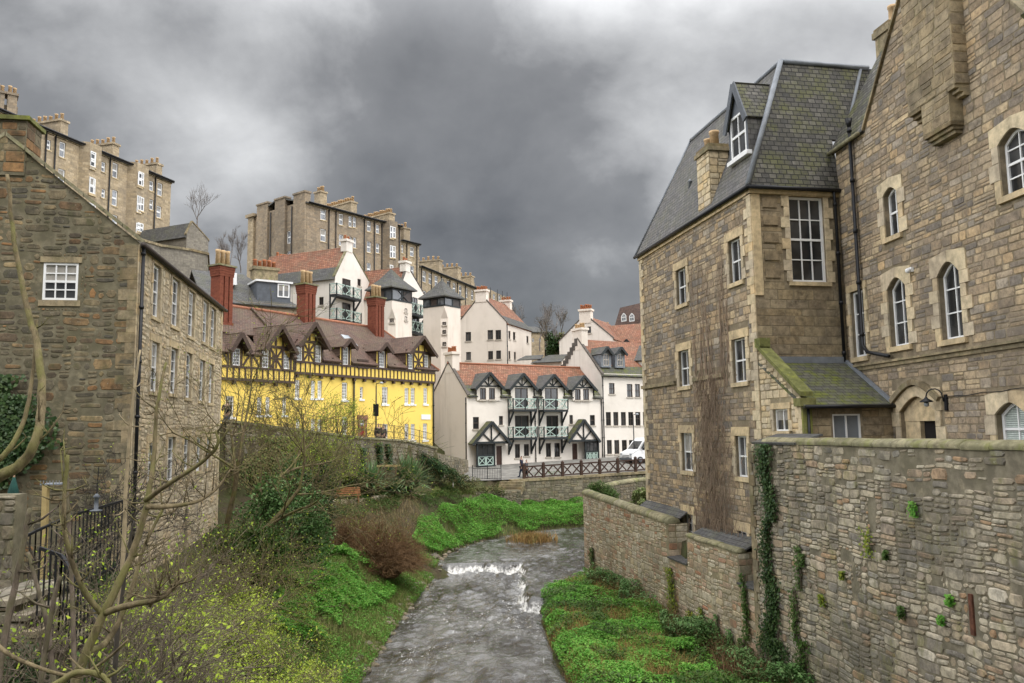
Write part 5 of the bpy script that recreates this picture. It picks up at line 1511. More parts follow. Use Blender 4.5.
# roof: the left part ends in a verge, the right part is a little lower
hd = DP / 2
vL = YF.hit(270, 330)[0] + 1.6
mb = MB()
def ysl(u0, u1, zE_, s, extra=0.0, back=True):
 zR = zE_ + s * hd
 k = 1.25
 mb.slab([YF.pt(u0, zE_ + k * s, -k), YF.pt(u1, zE_ + k * s, -k), YF.pt(u1, zR, -hd), YF.pt(u0, zR, -hd)], .14)
 e_ = u0
 for a, b, h in sorted(bumps) + [(u1, u1, 0)]:
  if b > u0 and a <= u1 and a - e_ > .05: mb.slab([YF.pt(e_, zE_ - .4 * s, .4), YF.pt(a, zE_ - .4 * s, .4), YF.pt(a, zE_ + k * s, -k - .003), YF.pt(e_, zE_ + k * s, -k - .003)], .12)
  if b > u0: e_ = max(e_, b)
 if back: mb.slab([YF.pt(u1, zE_ - .2 * s, -DP - .2), YF.pt(u0, zE_ - .2 * s, -DP - .2), YF.pt(u0, zR, -hd - .003), YF.pt(u1, zR, -hd - .003)], .14)
ysl(-.3, uB - .4, zel, .86)
ysl(uB - .38, YF.len - 2.6, zer, .86, back=True)
zR = zer + .86 * hd
mb.slab([YF.pt(YF.len - 2.598, zer - .3, .35), YF.pt(YF.len + .35, zer - .3, .35), YF.pt(YF.len - 2.2, zR, -hd), YF.pt(YF.len - 2.598, zR, -hd)], .14)
mb.slab([YF.pt(YF.len + .35, zer - .3, .35), YF.pt(YF.len + .35, zer - .3, -DP - .3), YF.pt(YF.len - 2.2, zR, -hd)], .14)
mb.slab([YF.pt(YF.len + .35, zer - .3, -DP - .3), YF.pt(YF.len - 2.6, zer - .3, -DP - .3), YF.pt(YF.len - 2.6, zR, -hd), YF.pt(YF.len - 2.2, zR, -hd)], .14)
yr = mb.build('roof', M['tile_brown'], yh)
mb = MB(); mb.tube([YF.pt(-.3, zel + .86 * hd, -hd), YF.pt(uB - .4, zel + .86 * hd, -hd)], .13, 6); mb.tube([YF.pt(uB - .38, zR, -hd), YF.pt(YF.len - 2.2, zR, -hd)], .13, 6)
mb.tube([YF.pt(YF.len - 2.2, zR, -hd), YF.pt(YF.len + .35, zer - .3, .35)], .11, 6)
mb.build('ridge_tiles', M['tile_ridge'], yr)
MB().bar(YF.pt(uB - .39, zel - .3, .4), YF.pt(uB - .39, zel + .86 * hd, -hd), .14, .3).build('verge_board', M['fascia'], yr)
for g, zb, wl_, wr_ in gsets:
 a, b, zA, zE_ = g
 zm = zel if zb == zbl else zer
 cross_gable(yh, YF, a, b, zE_, zA, JD + .04, zm, .86, M['tile_brown'], M['timber'], ov=.12, ovf=.55, th=.12, name='gable_roof', cheeks=M['tile_brown'], zbase=zE_ - .9)
# small dormers
for l, apex in ((lpsL[0], (240.5, 332.5)), (lpsR[2], (348, 338.5)), (lpsR[4], (384, 342.5))):
 a, b = l[0][0] - .3, l[1][0] + .3
 zA = YF.hit(apex[0], apex[1], .3)[1]; zm = zel if l is lpsL[0] else zer
 zE_ = l[2][1] + .1
 cross_gable(yh, YF, a, b, zE_, zA, JD + .03, zm, .86, M['tile_brown'], M['timber'], ov=.15, ovf=.45, th=.1, cheeks=M['tile_brown'], zbase=zE_ - .8)
 wall_mb(YF, [(a, zE_ - .02), (b, zE_ - .02), ((a + b) / 2, zA - .06)], (), .08, JD + .014).build('dormer_gable', M['timber'], yh)
# skylight
su, sz = YF.hit(351.5, 333.5, -1.6)
mb = MB(); za = zer + .86 * 1.7
mb.slab([YF.pt(su - .4, zer + .86 * 1.3 + .09, -1.3), YF.pt(su + .4, zer + .86 * 1.3 + .09, -1.3), YF.pt(su + .4, zer + .86 * 2.3 + .09, -2.3), YF.pt(su - .4, zer + .86 * 2.3 + .09, -2.3)], .08)
mb.build('skylight', M['glass_pale'], yh)
# end wall, back
YE = YF.side(DP, True)
MB().fbox(YF, .02, YF.len - .0, Y0, zbr, -DP, -.35).build('end_wall', M['yellow'], yh)
MB().fbox(YF, .02, YF.len - .02, zbr + .003, zer - .2, -DP, -.3).build('end_wall', M['yellow_panel'], yh)
# pipes, notice
downpipe(yh, YF, YF.hit(353, 400)[0], YF.hit(353, 440)[1], zbr + .3, .1, .06)
downpipe(yh, YF, YF.len - .12, Y0 + 1, zbr + .3, .1, .06)
q = YF.rect(421, 414.5, 430, 419.5)
MB().fbox(YF, q[0], q[1], q[2], q[3], 0, .05).build('wall_notice', M['white'], yh)
# the three brick chimneys
def brick_stack(px, ytop, w_px, base_y, dd, npots, label_d):
 u, zt = YF.hit(px, ytop, -dd); w = 1.12
 mb = MB(); zb = zer + 1.0
 F = YF
 for k in range(3):
  a = u - w / 2 + k * (w / 3)
  mb.fbox(F, a + .05, a + w / 3 - .05, zb, zt - .7, -dd - .45, -dd + .45)
 mb.fbox(F, u - w / 2 + .08, u + w / 2 - .08, zb, zt - .702, -dd - .36, -dd + .36)
 mb.fbox(F, u - w / 2 - .02, u + w / 2 + .02, zb - 1.4, zb + .8, -dd - .48, -dd + .48)
 for k in range(4):
  mb.fbox(F, u - w / 2 - .018 * k, u + w / 2 + .018 * k, zt - .7 + .16 * k, zt - .7 + .157 * (k + 1), -dd - .46 - .018 * k, -dd + .46 + .018 * k)
 o = mb.build('brick_chimney', M['redbrick'], yh)
 MB().fbox(F, u - w / 2 - .14, u + w / 2 + .14, zt - .06, zt + .05, -dd - .58, -dd + .58).build('chimney_cap', M['cope_moss'], o)
 for i in range(npots):
  MB().lathe(F.pt(u - w / 2 + w * (i + .5) / npots, zt + .05, -dd), [(.17, 0), (.14, .8), (.17, .85), (.17, 1.0), (.11, 1.0), (.11, .8)], 8).build('chimney_pot', M['pot'] if npots > 2 else M['pot_red'], o)
 return o
brick_stack(222.5, 266.5, 18, 310, 2.4, 3, 0)
brick_stack(306.5, 285, 18, 315, 3.4, 3, 0)
brick_stack(376, 298, 16, 330, 3.2, 3, 0)

# ================================================================= white terrace with balconies by the river
def vpdir(vp, f=806.0): return Vector((vp - 512, f)).normalized()
wd = vpdir(1800)
w0 = P(467, 430, 75)
w1 = Vector((w0.x, w0.y)) + wd * 20
t_ = 0
WT = Frame((w0.x, w0.y), w1)
WT.len = WT.hit(602.5, 430)[0]
wt = thing('white_terrace', 'white harled terrace with orange roof, timber porches and pale green balconies', 'house', tuple(WT.pt(8, -3.4)))
zE = WT.hit(530, 395)[1]; W0 = -5.0; WD = 7.4
wz_ = [(480, 388, 486, 399.5), (489, 388, 495, 399.5), (575, 389, 580.6, 400), (583.2, 389, 589, 400),
      (473, 417, 479, 429, 1, 2), (499, 416, 503, 425, 1, 2), (569.5, 415, 573, 424, 1, 2), (590, 415, 595, 425.5, 1, 2),
      (515, 444, 520, 458), (524, 444, 529, 456), (546, 443, 551, 457), (554.5, 443, 560, 457),
      (477.5, 447, 493, 459, 3, 1), (585.5, 441.5, 597, 452, 3, 1)]
doors = [(515, 388, 528, 409.2), (545, 388, 558, 409.6), (515, 415.5, 529, 436.8), (546.5, 415.5, 558.5, 436.8)]
pd = [(496.3, 446, 502, 465.5), (572.3, 443.5, 577.5, 461.5)]
lps = [rect_loop(*WT.rect(*q)) for q in pd]
ZT = WT.hit(490, 386)[1]
face(WT, wt, [(0, W0), (WT.len, W0), (WT.len, zE + .02), (0, zE + .02)], [q for q in wz_ if WT.rect(*q[:4])[3] < zE - .02] , M['harl'], M['brown_frame'], M['glass'], 2, 1, inset=.12, fr=.07, bar=.05, sill=M['sill_stone'], holes=lps + [rect_loop(*WT.rect(*q)) for q in doors[2:]]) if True else None
for q in doors[2:]: window(WT, wt, rect_loop(*WT.rect(*q)), 2, 1, inset=.12, fr=.09, bar=.09, fmat=M['brown_frame'], name='balcony_door')
for lp in lps:
 MB().fbox(WT, lp[0][0], lp[1][0], lp[0][1], lp[2][1] - .002, -.14, -.09).build('door', M['door_brown'], wt)
# gabled dormers over the wall head
sR = .87; wm = zE
for (xl, xr, xa, ya, ye_, wins, isdoor) in ((471.5, 497, 489, 372, 386, wz_[0:2], 0), (506.5, 534, 522.4, 373, 386.5, doors[0:1], 1), (537.5, 562.5, 553, 374, 386.5, doors[1:2], 1), (568, 592.5, 583, 375.2, 387.5, wz_[2:4], 0)):
 um = WT.hit(xa, ya, .2)[0]; zA = WT.hit(xa, ya, .2)[1]; zB_ = WT.hit(xa, ye_, .2)[1]
 hw = 1.55
 wl_ = [rect_loop(*WT.rect(*q[:4], .1)) for q in wins]
 lo = zE - (1.1 if not isdoor else .9)
 bot = min([l[0][1] for l in wl_]) - .1 if not isdoor else max(min(l[0][1] for l in wl_), zE - 1.6)
 a, b = um - hw + .25, um + hw - .25
 wl2 = []
 for l in wl_:
  wl2.append(rect_loop(max(a + .1, l[0][0]), min(b - .1, l[1][0]), max(l[0][1], bot + .05), min(l[2][1], zB_ - .1)))
 wall_mb(WT, [(a, bot), (b, bot), (b, zB_ + .02), (um, zA - .1), (a, zB_ + .02)], wl2, .12, .1).build('dormer_front', M['harl'], wt)
 for l in wl2: window(WT, wt, l, 2 if isdoor else 2, 1, d=.1, inset=.08, fr=.08, bar=.08 if isdoor else .05, fmat=M['brown_frame'], sill=None if isdoor else M['sill_stone'], name='balcony_door' if isdoor else 'window')
 mb = MB()
 for zz in (zB_,): mb.fbox(WT, a, b, zz - .07, zz + .07, .09, .16)
 hgt = zA - zB_
 for t in (-.42, 0, .42):
  mb.bar(WT.pt(um, zB_ + .05, .13), WT.pt(um + hw * t, zB_ + hgt * (1 - abs(t)) - .1, .13), .1, .1)
 mb.build('timber_framing', M['timber_black'], wt)
 cross_gable(wt, WT, um - hw + .1, um + hw - .1, zB_ - .1, zA, .14, wm, sR, M['slate_far'], M['timber_black'], ov=.15, ovf=.3, th=.1, cheeks=M['slate_far'], zbase=zE - .3)
# main roof: red tiles above, slates at the foot
hd = WD / 2; zR = wm + sR * hd
mb = MB(); k = 1.05
mb.slab([WT.pt(.06, wm + sR * k, -k), WT.pt(WT.len - .02, wm + sR * k, -k), WT.pt(WT.len - .02, zR, -hd), WT.pt(.06, zR, -hd)], .12)
mb.slab([WT.pt(WT.len - .02, wm, -WD), WT.pt(.06, wm, -WD), WT.pt(.06, zR, -hd - .003), WT.pt(WT.len - .02, zR, -hd - .003)], .12)
o = mb.build('roof', M['tile_red'], wt)
e_ = .06; ds_ = [WT.hit(x, y, .2)[0] for x, y in ((489, 380), (522.4, 380), (553, 380), (583, 380))]
for a, b in [(d_ - 1.25, d_ + 1.25) for d_ in ds_] + [(WT.len - .02, 99)]:
 MB().slab([WT.pt(e_, wm - .2 * sR - .02, .2), WT.pt(a, wm - .2 * sR - .02, .2), WT.pt(a, wm + sR * (k + .02) - .02, -k - .02), WT.pt(e_, wm + sR * (k + .02) - .02, -k - .02)], .1).build('slate_eaves', M['slate_moss'], o)
 MB().tube([WT.pt(e_, wm - .24, .25), WT.pt(a, wm - .24, .25)], .06, 6).build('gutter', M['iron'], wt); e_ = b
MB().tube([WT.pt(-.1, zR, -hd), WT.pt(WT.len, zR, -hd)], .13, 6).build('ridge_tiles', M['tile_ridge'], o)
WL_ = WT.side(WD)
ol = [(0, W0), (WD, W0), (WD, wm), (hd, zR), (0, wm)]
wall_mb(WL_, ol, ()).build('gable_wall', M['harl_cream'], wt)
skews(wt, WL_, [(-.1, wm - .1), (hd, zR + .05), (WD + .15, wm - .15)], w=.32, h=.17, d=.05, mat=plain('dark_skew_stone', (.12, .105, .09), .9))
MB().fbox(WT, .02, WT.len - .02, W0, wm - .1, -WD + .02, -.35).build('wall', M['harl'], wt)
stack(wt, WL_, hd - .7, hd + .9, zR - 1, zR + 1.05, -.75, .02, M['harl_cream'], 4, 'u', M['pot_red'], .55, .14)
downpipe(wt, WL_, WD - .1, -3.4, wm - .3, .06, .05); downpipe(wt, WT, WT.hit(543 - 5, 430)[0] - .35, -3.3, wm - .3, .08, .05); downpipe(wt, WT, WT.len - .1, -3.2, wm - .3, .08, .05)
# balconies
for (x0, x1, yb) in ((513.3, 537, 410), (543.8, 568, 410.3), (513.3, 537.3, 438.2), (544.2, 568, 437.8)):
 u0, zz = WT.hit(x0, yb, 0); u1 = WT.hit(x1, yb, 1.0)[0]
 u0 = WT.hit(x0, yb, 1.0)[0]
 balcony(wt, WT, u0, u1, zz + .05, 1.05, 1.05, 2)
# timber porches
for (xl, xr, xa, ya, ye_, wx, dx) in ((473, 511, 491.5, 421, 443, wz_[12], pd[0]), (569, 600.5, 583.5, 419, 441, wz_[13], pd[1])):
 um, zA = WT.hit(xa, ya, .9); zB_ = WT.hit(xa, ye_, .9)[1]
 hw = (WT.hit(xr, ye_, .9)[0] - WT.hit(xl, ye_, .9)[0]) / 2
 pr = cross_gable(wt, WT, um - hw + .3, um + hw - .3, zB_ + .28 * (zA - zB_) / hw, zA, .85, 60, 100.0, M['slate_moss'], M['timber_black'], ov=.3, ovf=.15, th=.12, name='porch_roof')
 wall_mb(WT, [(um - hw + .35, zB_ + .1), (um + hw - .35, zB_ + .1), (um, zA - .12)], (), .1, .82).build('porch_gable', M['harl'], wt)
 mb = MB(); hg = zA - zB_
 mb.fbox(WT, um - hw + .2, um + hw - .2, zB_ - .05, zB_ + .14, .8, .93)
 mb.bar(WT.pt(um, zB_ + .1, .88), WT.pt(um, zA - .2, .88), .13, .13)
 for s in (-1, 1): mb.bar(WT.pt(um + s * .05, zB_ + .15, .88), WT.pt(um + s * hw * .5, zB_ + hg * .48, .88), .1, .12)
 a, b = WT.rect(*wx[:4], .6)[:2]
 zg = WT.hit(xa, 466 if xa < 500 else 461.5)[1]
 for u in (a - .1, b + .1): mb.fbox(WT, u - .07, u + .07, zg, zB_ - .05, .62, .76)
 mb.fbox(WT, a - .1, b + .1, zg - .05, zg + .12, .6, .76); mb.fbox(WT, a - .1, b + .1, zg + .95, zg + 1.05, .62, .76)
 mb.build('porch_frame', M['timber_black'], wt)
 lp = rect_loop(a, b, zg + 1.05, zB_ - .1)
 window(WT, wt, lp, 3, 1, d=.72, inset=.06, fr=.05, bar=.05, fmat=M['timber_black'], name='porch_window')
 mb = MB(); mm = (a + b) / 2; nn = 2 if xa < 500 else 3
 for i in range(nn):
  p0, p1 = a + (b - a) * i / nn, a + (b - a) * (i + 1) / nn
  mb.bar(WT.pt(p0 + .05, zg + .2, .7), WT.pt(p1 - .05, zg + .9, .7), .06); mb.bar(WT.pt(p0 + .05, zg + .9, .7), WT.pt(p1 - .05, zg + .2, .7), .055)
  mb.fbox(WT, p0 + .02, p0 + .1, zg + .12, zg + .95, .66, .72); mb.fbox(WT, p1 - .1, p1 - .02, zg + .12, zg + .95, .66, .72)
 mb.fbox(WT, a, b, zg + .12, zg + .2, .66, .72); mb.fbox(WT, a, b, zg + .88, zg + .95, .66, .72)
 mb.build('porch_lattice', M['mint'], wt)
 MB().fbox(WT, a, b, zg + .1, zg + .95, .6, .64).build('porch_panel', M['timber_black'], wt)

# ================================================================= the taller white house to its right
h0 = WT.pt(WT.len + .01, 0, .02)
H4 = Frame((h0.x, h0.y), Vector((h0.x, h0.y)) + wd * 10)
h4 = thing('white_house', 'white harled house with twin slate dormers and crow-stepped gable beside terrace', 'house', tuple(H4.pt(3, -3.2)))
zE = H4.hit(625, 374)[1]
wins = [(609, 383, 614.6, 394), (627, 384, 632.5, 397), (635, 384, 640, 397)] + [(a, 412, a + 5, 425.5) for a in (606, 613.4, 621, 628.4, 635.5, 643)] + [(a, 440, a + 5, 454) for a in (607, 614.4, 622, 629.2, 636.3, 643.5)]
face(H4, h4, [(0, W0), (H4.len, W0), (H4.len, zE), (0, zE)], wins, M['harl'], M['brown_frame'], M['glass'], 2, 2, inset=.12, fr=.06, bar=.04, sill=M['sill_stone'])
HD = 8.0; hd = HD / 2; sR = 1.0; zR = zE + sR * hd
mb = MB(); k = .9
mb.slab([H4.pt(.05, zE + k * sR, -k), H4.pt(H4.len, zE + k * sR, -k), H4.pt(H4.len, zR, -hd), H4.pt(.05, zR, -hd)], .12)
mb.slab([H4.pt(H4.len, zE, -HD), H4.pt(.05, zE, -HD), H4.pt(.05, zR, -hd - .003), H4.pt(H4.len, zR, -hd - .003)], .12)
o = mb.build('roof', M['tile_red'], h4)
MB().slab([H4.pt(.0, zE - .3, .22), H4.pt(H4.len, zE - .3, .22), H4.pt(H4.len, zE + k * sR, -k - .02), H4.pt(.0, zE + k * sR, -k - .02)], .1).build('slate_eaves', M['slate_moss'], o)
MB().tube([H4.pt(0, zE - .3, .27), H4.pt(H4.len, zE - .3, .27)], .06, 6).build('gutter', M['iron'], h4)
HL = H4.side(HD)
wall_mb(HL, [(0, W0), (HD, W0), (HD, zE), (hd, zR), (0, zE)], ()).build('gable_wall', M['harl'], h4)
dsk = bpy.data.materials['dark_skew_stone']
mb = MB()
n = 9
for i in range(n):     # crow steps on the far rake
 a, b = hd * i / n, hd * (i + 1) / n
 mb.fbox(HL, a - .1, b + .004, zE + (zR - zE) * i / n - .3, zE + (zR - zE) * (i + 1) / n + .1, -.3, .05)
mb.build('crow_steps', dsk, h4)
skews(h4, HL, [(hd, zR + .02), (HD + .15, zE - .2)], w=.3, h=.2, d=.05, mat=dsk)
stack(h4, HL, hd - .9, hd + .8, zR - 1.2, zR + 1.2, -.8, .02, M['harl_cream'], 4, 'u', M['pot'], .55, .15)
for (x0, y0, x1, y1, xa, ya) in ((603, 354, 608.6, 365.5, 606.5, 346.2), (617, 354, 622.4, 366, 620, 346.6)):
 u0, u1, z0, z1 = H4.rect(x0, y0, x1, y1, -.5)
 zA = H4.hit(xa, ya, -.3)[1]
 lp = rect_loop(u0, u1, z0, z1); a, b = u0 - .3, u1 + .3
 df = wall_mb(H4, [(a, z0 - .2), (b, z0 - .2), (b, z1 + .15), ((a + b) / 2, zA - .1), (a, z1 + .15)], [lp], .1, -.45).build('dormer', M['lead'], h4)
 window(H4, df, lp, 2, 2, d=-.45, inset=.06, fr=.06, bar=.04, fmat=M['sill_stone'], name='sash')
 cross_gable(h4, H4, a, b, z1 + .1, zA, -.45, zE, sR, M['slate_far'], M['timber_black'], ov=.12, ovf=.3, th=.1, cheeks=M['lead'], zbase=z0 - .2)
downpipe(h4, H4, .12, -3.2, zE - .3, .08, .05)
MB().fbox(H4, .02, H4.len, W0, zE - .1, -HD + .02, -.35).build('wall', M['harl'], h4)

# ================================================================= houses on the slope behind
def fr2(px, Y, dvec, length, py=430):        # a frame that starts at a sighted corner
 p = P(px, py, Y); a = Vector((p.x, p.y)); return Frame(a, a + Vector(dvec).normalized() * length)
def fr_end(px, Y, dvec, length):     # a frame that ends at a sighted corner
 p = P(px, 430, Y); a = Vector((p.x, p.y)); return Frame(a - Vector(dvec).normalized() * length, a)

def gable_house(name, label, G, depth, zb, zE, zR, wall, roofm, wins=(), sidewins=(), fm='brown_frame', skewm=None, left=True, ridge_u=None, kneeler=True, side_right=False):
 """gable end on frame G, the ridge running back from it"""
 t = thing(name, label, 'house', tuple(G.pt(G.len / 2, zb + 2)))
 ru = ridge_u if ridge_u is not None else G.len / 2
 ol = [(0, zb), (G.len, zb), (G.len, zE), (ru, zR), (0, zE)]
 face(G, t, ol, wins, wall, M[fm], M['glass'], 2, 1, inset=.12, fr=.06, bar=.05, sill=M['sill_stone'], name='gable_wall')
 S = G.side(depth, side_right)
 face(S, t, [(0, zb), (S.len, zb), (S.len, zE), (0, zE)], sidewins, wall, M[fm], M['glass'], 2, 1, inset=.12, fr=.06, bar=.05, sill=M['sill_stone'], name='side_wall')
 mb = MB()
 s1 = (zR - zE) / ru; s2 = (zR - zE) / (G.len - ru); o = .2
 mb.slab([G.pt(-o, zE - o * s1, -.05), G.pt(ru, zR, -.05), G.pt(ru, zR, -depth), G.pt(-o, zE - o * s1, -depth)], .12)
 mb.slab([G.pt(ru, zR, -.05), G.pt(G.len + o, zE - o * s2, -.05), G.pt(G.len + o, zE - o * s2, -depth), G.pt(ru, zR, -depth)], .12)
 r = mb.build('roof', roofm, t)
 if skewm: skews(t, G, [(-.1, zE - .1), (ru, zR + .06), (G.len + .1, zE - .1)], w=.34, h=.16, d=.05, mat=skewm)
 MB().fbox(G, .5, G.len - .5, zb, zE - .05, -depth + .02, -.4).build('back_walls', wall, t)
 return t, S, r

# white gable house with two balconies (centre left)
G = fr2(335, 83, (.413, .911), 6.6, 300)
zE, zR = G.hit(335.5, 276)[1], G.hit(349, 246.5)[1]
wg, S, rf = gable_house('white_house', 'white gabled house with orange roof and two pale green balconies above yellow house', G, 11, 2, zE, zR, M['harl'], M['tile_red'],
 [(357.5, 279, 361, 286)], [(319, 297, 323.5, 305)], skewm=M['cope_moss'], ridge_u=G.hit(349, 260)[0])
for (x0, x1, yb) in ((337, 361.5, 298), (337, 361.5, 322.5)):
 u0, zz = G.hit(x0, yb, 1.0); u1 = G.hit(x1, yb - 1, 1.0)[0]
 zz = G.hit((x0 + x1) / 2, yb - 1.5, 1.0)[1]
 balcony(wg, G, u0, u1, zz, 1.15, 1.0, 3)
 a = G.hit(342, yb)[0]; b = G.hit(350, yb)[0]
 window(G, wg, rect_loop(a, b, zz, zz + 2.1), 2, 1, d=.05, inset=.04, fr=.08, bar=.08, fmat=M['brown_frame'], name='balcony_door')
ru = G.hit(349, 260)[0]
stack(wg, G, ru - .55, ru + .55, zR - .6, zR + .75, -.7, .06, M['harl'], 2, 'u', M['pot_red'], .5, .14)
u, z = S.hit(270, 262)
stack(wg, S, .2, 1.3, zE + 1.2, zE + 3.6, -4.2, -2.6, M['harl_cream'], 3, 'd', M['pot_red'], .55, .16)
k = 1.15; s1 = (zR - zE) / ru
MB().slab([G.pt(-.25, zE - .25 * s1 + .02, .0), G.pt(k * .62, zE + k * .62 * s1 + .03, .0), G.pt(k * .62, zE + k * .62 * s1 + .03, -11), G.pt(-.25, zE - .25 * s1 + .02, -11)], .06).build('slate_eaves', M['slate_far'], rf)

# grey slate house left of it
SHf = Frame(P(205, 300, 60).xy, P(299, 300, 64).xy)
sh = thing('slate_house', 'dark stone house with grey slate roof and white box dormer behind yellow house', 'house', tuple(SHf.pt(4, 4)))
zE, zR = SHf.hit(262, 303)[1], 13.2
hd = 4.2
ur = SHf.hit(262, 280)[0] + .6
face(SHf, sh, [(0, 1), (SHf.len, 1), (SHf.len, zE), (0, zE)], [], M['ten_far'], M['white'], M['glass'])
mb = MB(); mb.slab([SHf.pt(-.2, zE - .2, .25), SHf.pt(SHf.len + .2, zE - .2, .25), SHf.pt(SHf.len - 3.4, zR, -hd), SHf.pt(-.2, zR, -hd)], .12)
mb.slab([SHf.pt(SHf.len + .2, zE - .2, .25), SHf.pt(SHf.len + .2, zE - .2, -2 * hd), SHf.pt(SHf.len - 3.4, zR, -hd)], .12)
mb.slab([SHf.pt(-.2, zR, -hd - .002), SHf.pt(SHf.len - 3.4, zR, -hd - .002), SHf.pt(SHf.len + .2, zE - .2, -2 * hd), SHf.pt(-.2, zE - .2, -2 * hd)], .12)
mb.build('roof', M['slate_far'], sh)
MB().fbox(SHf, .02, SHf.len - .02, 1, zE - .1, -2 * hd, -.3).build('back_walls', M['ten_far'], sh)
u0, u1, z0, z1 = SHf.rect(277.5, 284, 289.5, 297.5, -.3)
dl = [(u0 - 1.9, z0 - .3), (u1 + .1, z0 - .3), (u1 + .1, z1 + .1), (u0 - 1.9, z1 + .1)]
df = MB().fbox(SHf, u0 - 1.6, u1 + .1, z0 - .5, z1 + .05, -3.4, -.35).build('box_dormer', M['lead_dark'], sh)
MB().fbox(SHf, u0 - 1.75, u1 + .25, z1 + .053, z1 + .2, -3.5, -.2).build('dormer_fascia', M['white'], df)
window(SHf, df, rect_loop(u0, u1, z0, z1), 2, 1, d=-.29, inset=.05, fr=.1, bar=.12, name='sash')
a, b, c_, e = SHf.rect(231, 273, 236.5, 285, -1.6)
MB().fbox(SHf, a, b, c_, e, -3, -1.5).build('roof_hatch', M['white'], sh)
za = zE + (zR - zE) * .55
MB().slab([SHf.pt(ur - 2.6, za + .1, -2.3), SHf.pt(ur - 1.9, za + .1, -2.3), SHf.pt(ur - 1.9, za + .75, -2.95), SHf.pt(ur - 2.6, za + .75, -2.95)], .06).build('skylight', M['glass_pale'], sh)
u, z = SHf.hit(262, 268, -5)
stack(sh, SHf, u - .8, u + 1.2, zR - 1.4, SHf.hit(262, 268, -5)[1], -5.6, -4.4, M['dressed_old'], 5, 'u', M['pot_red'], .7, .17)

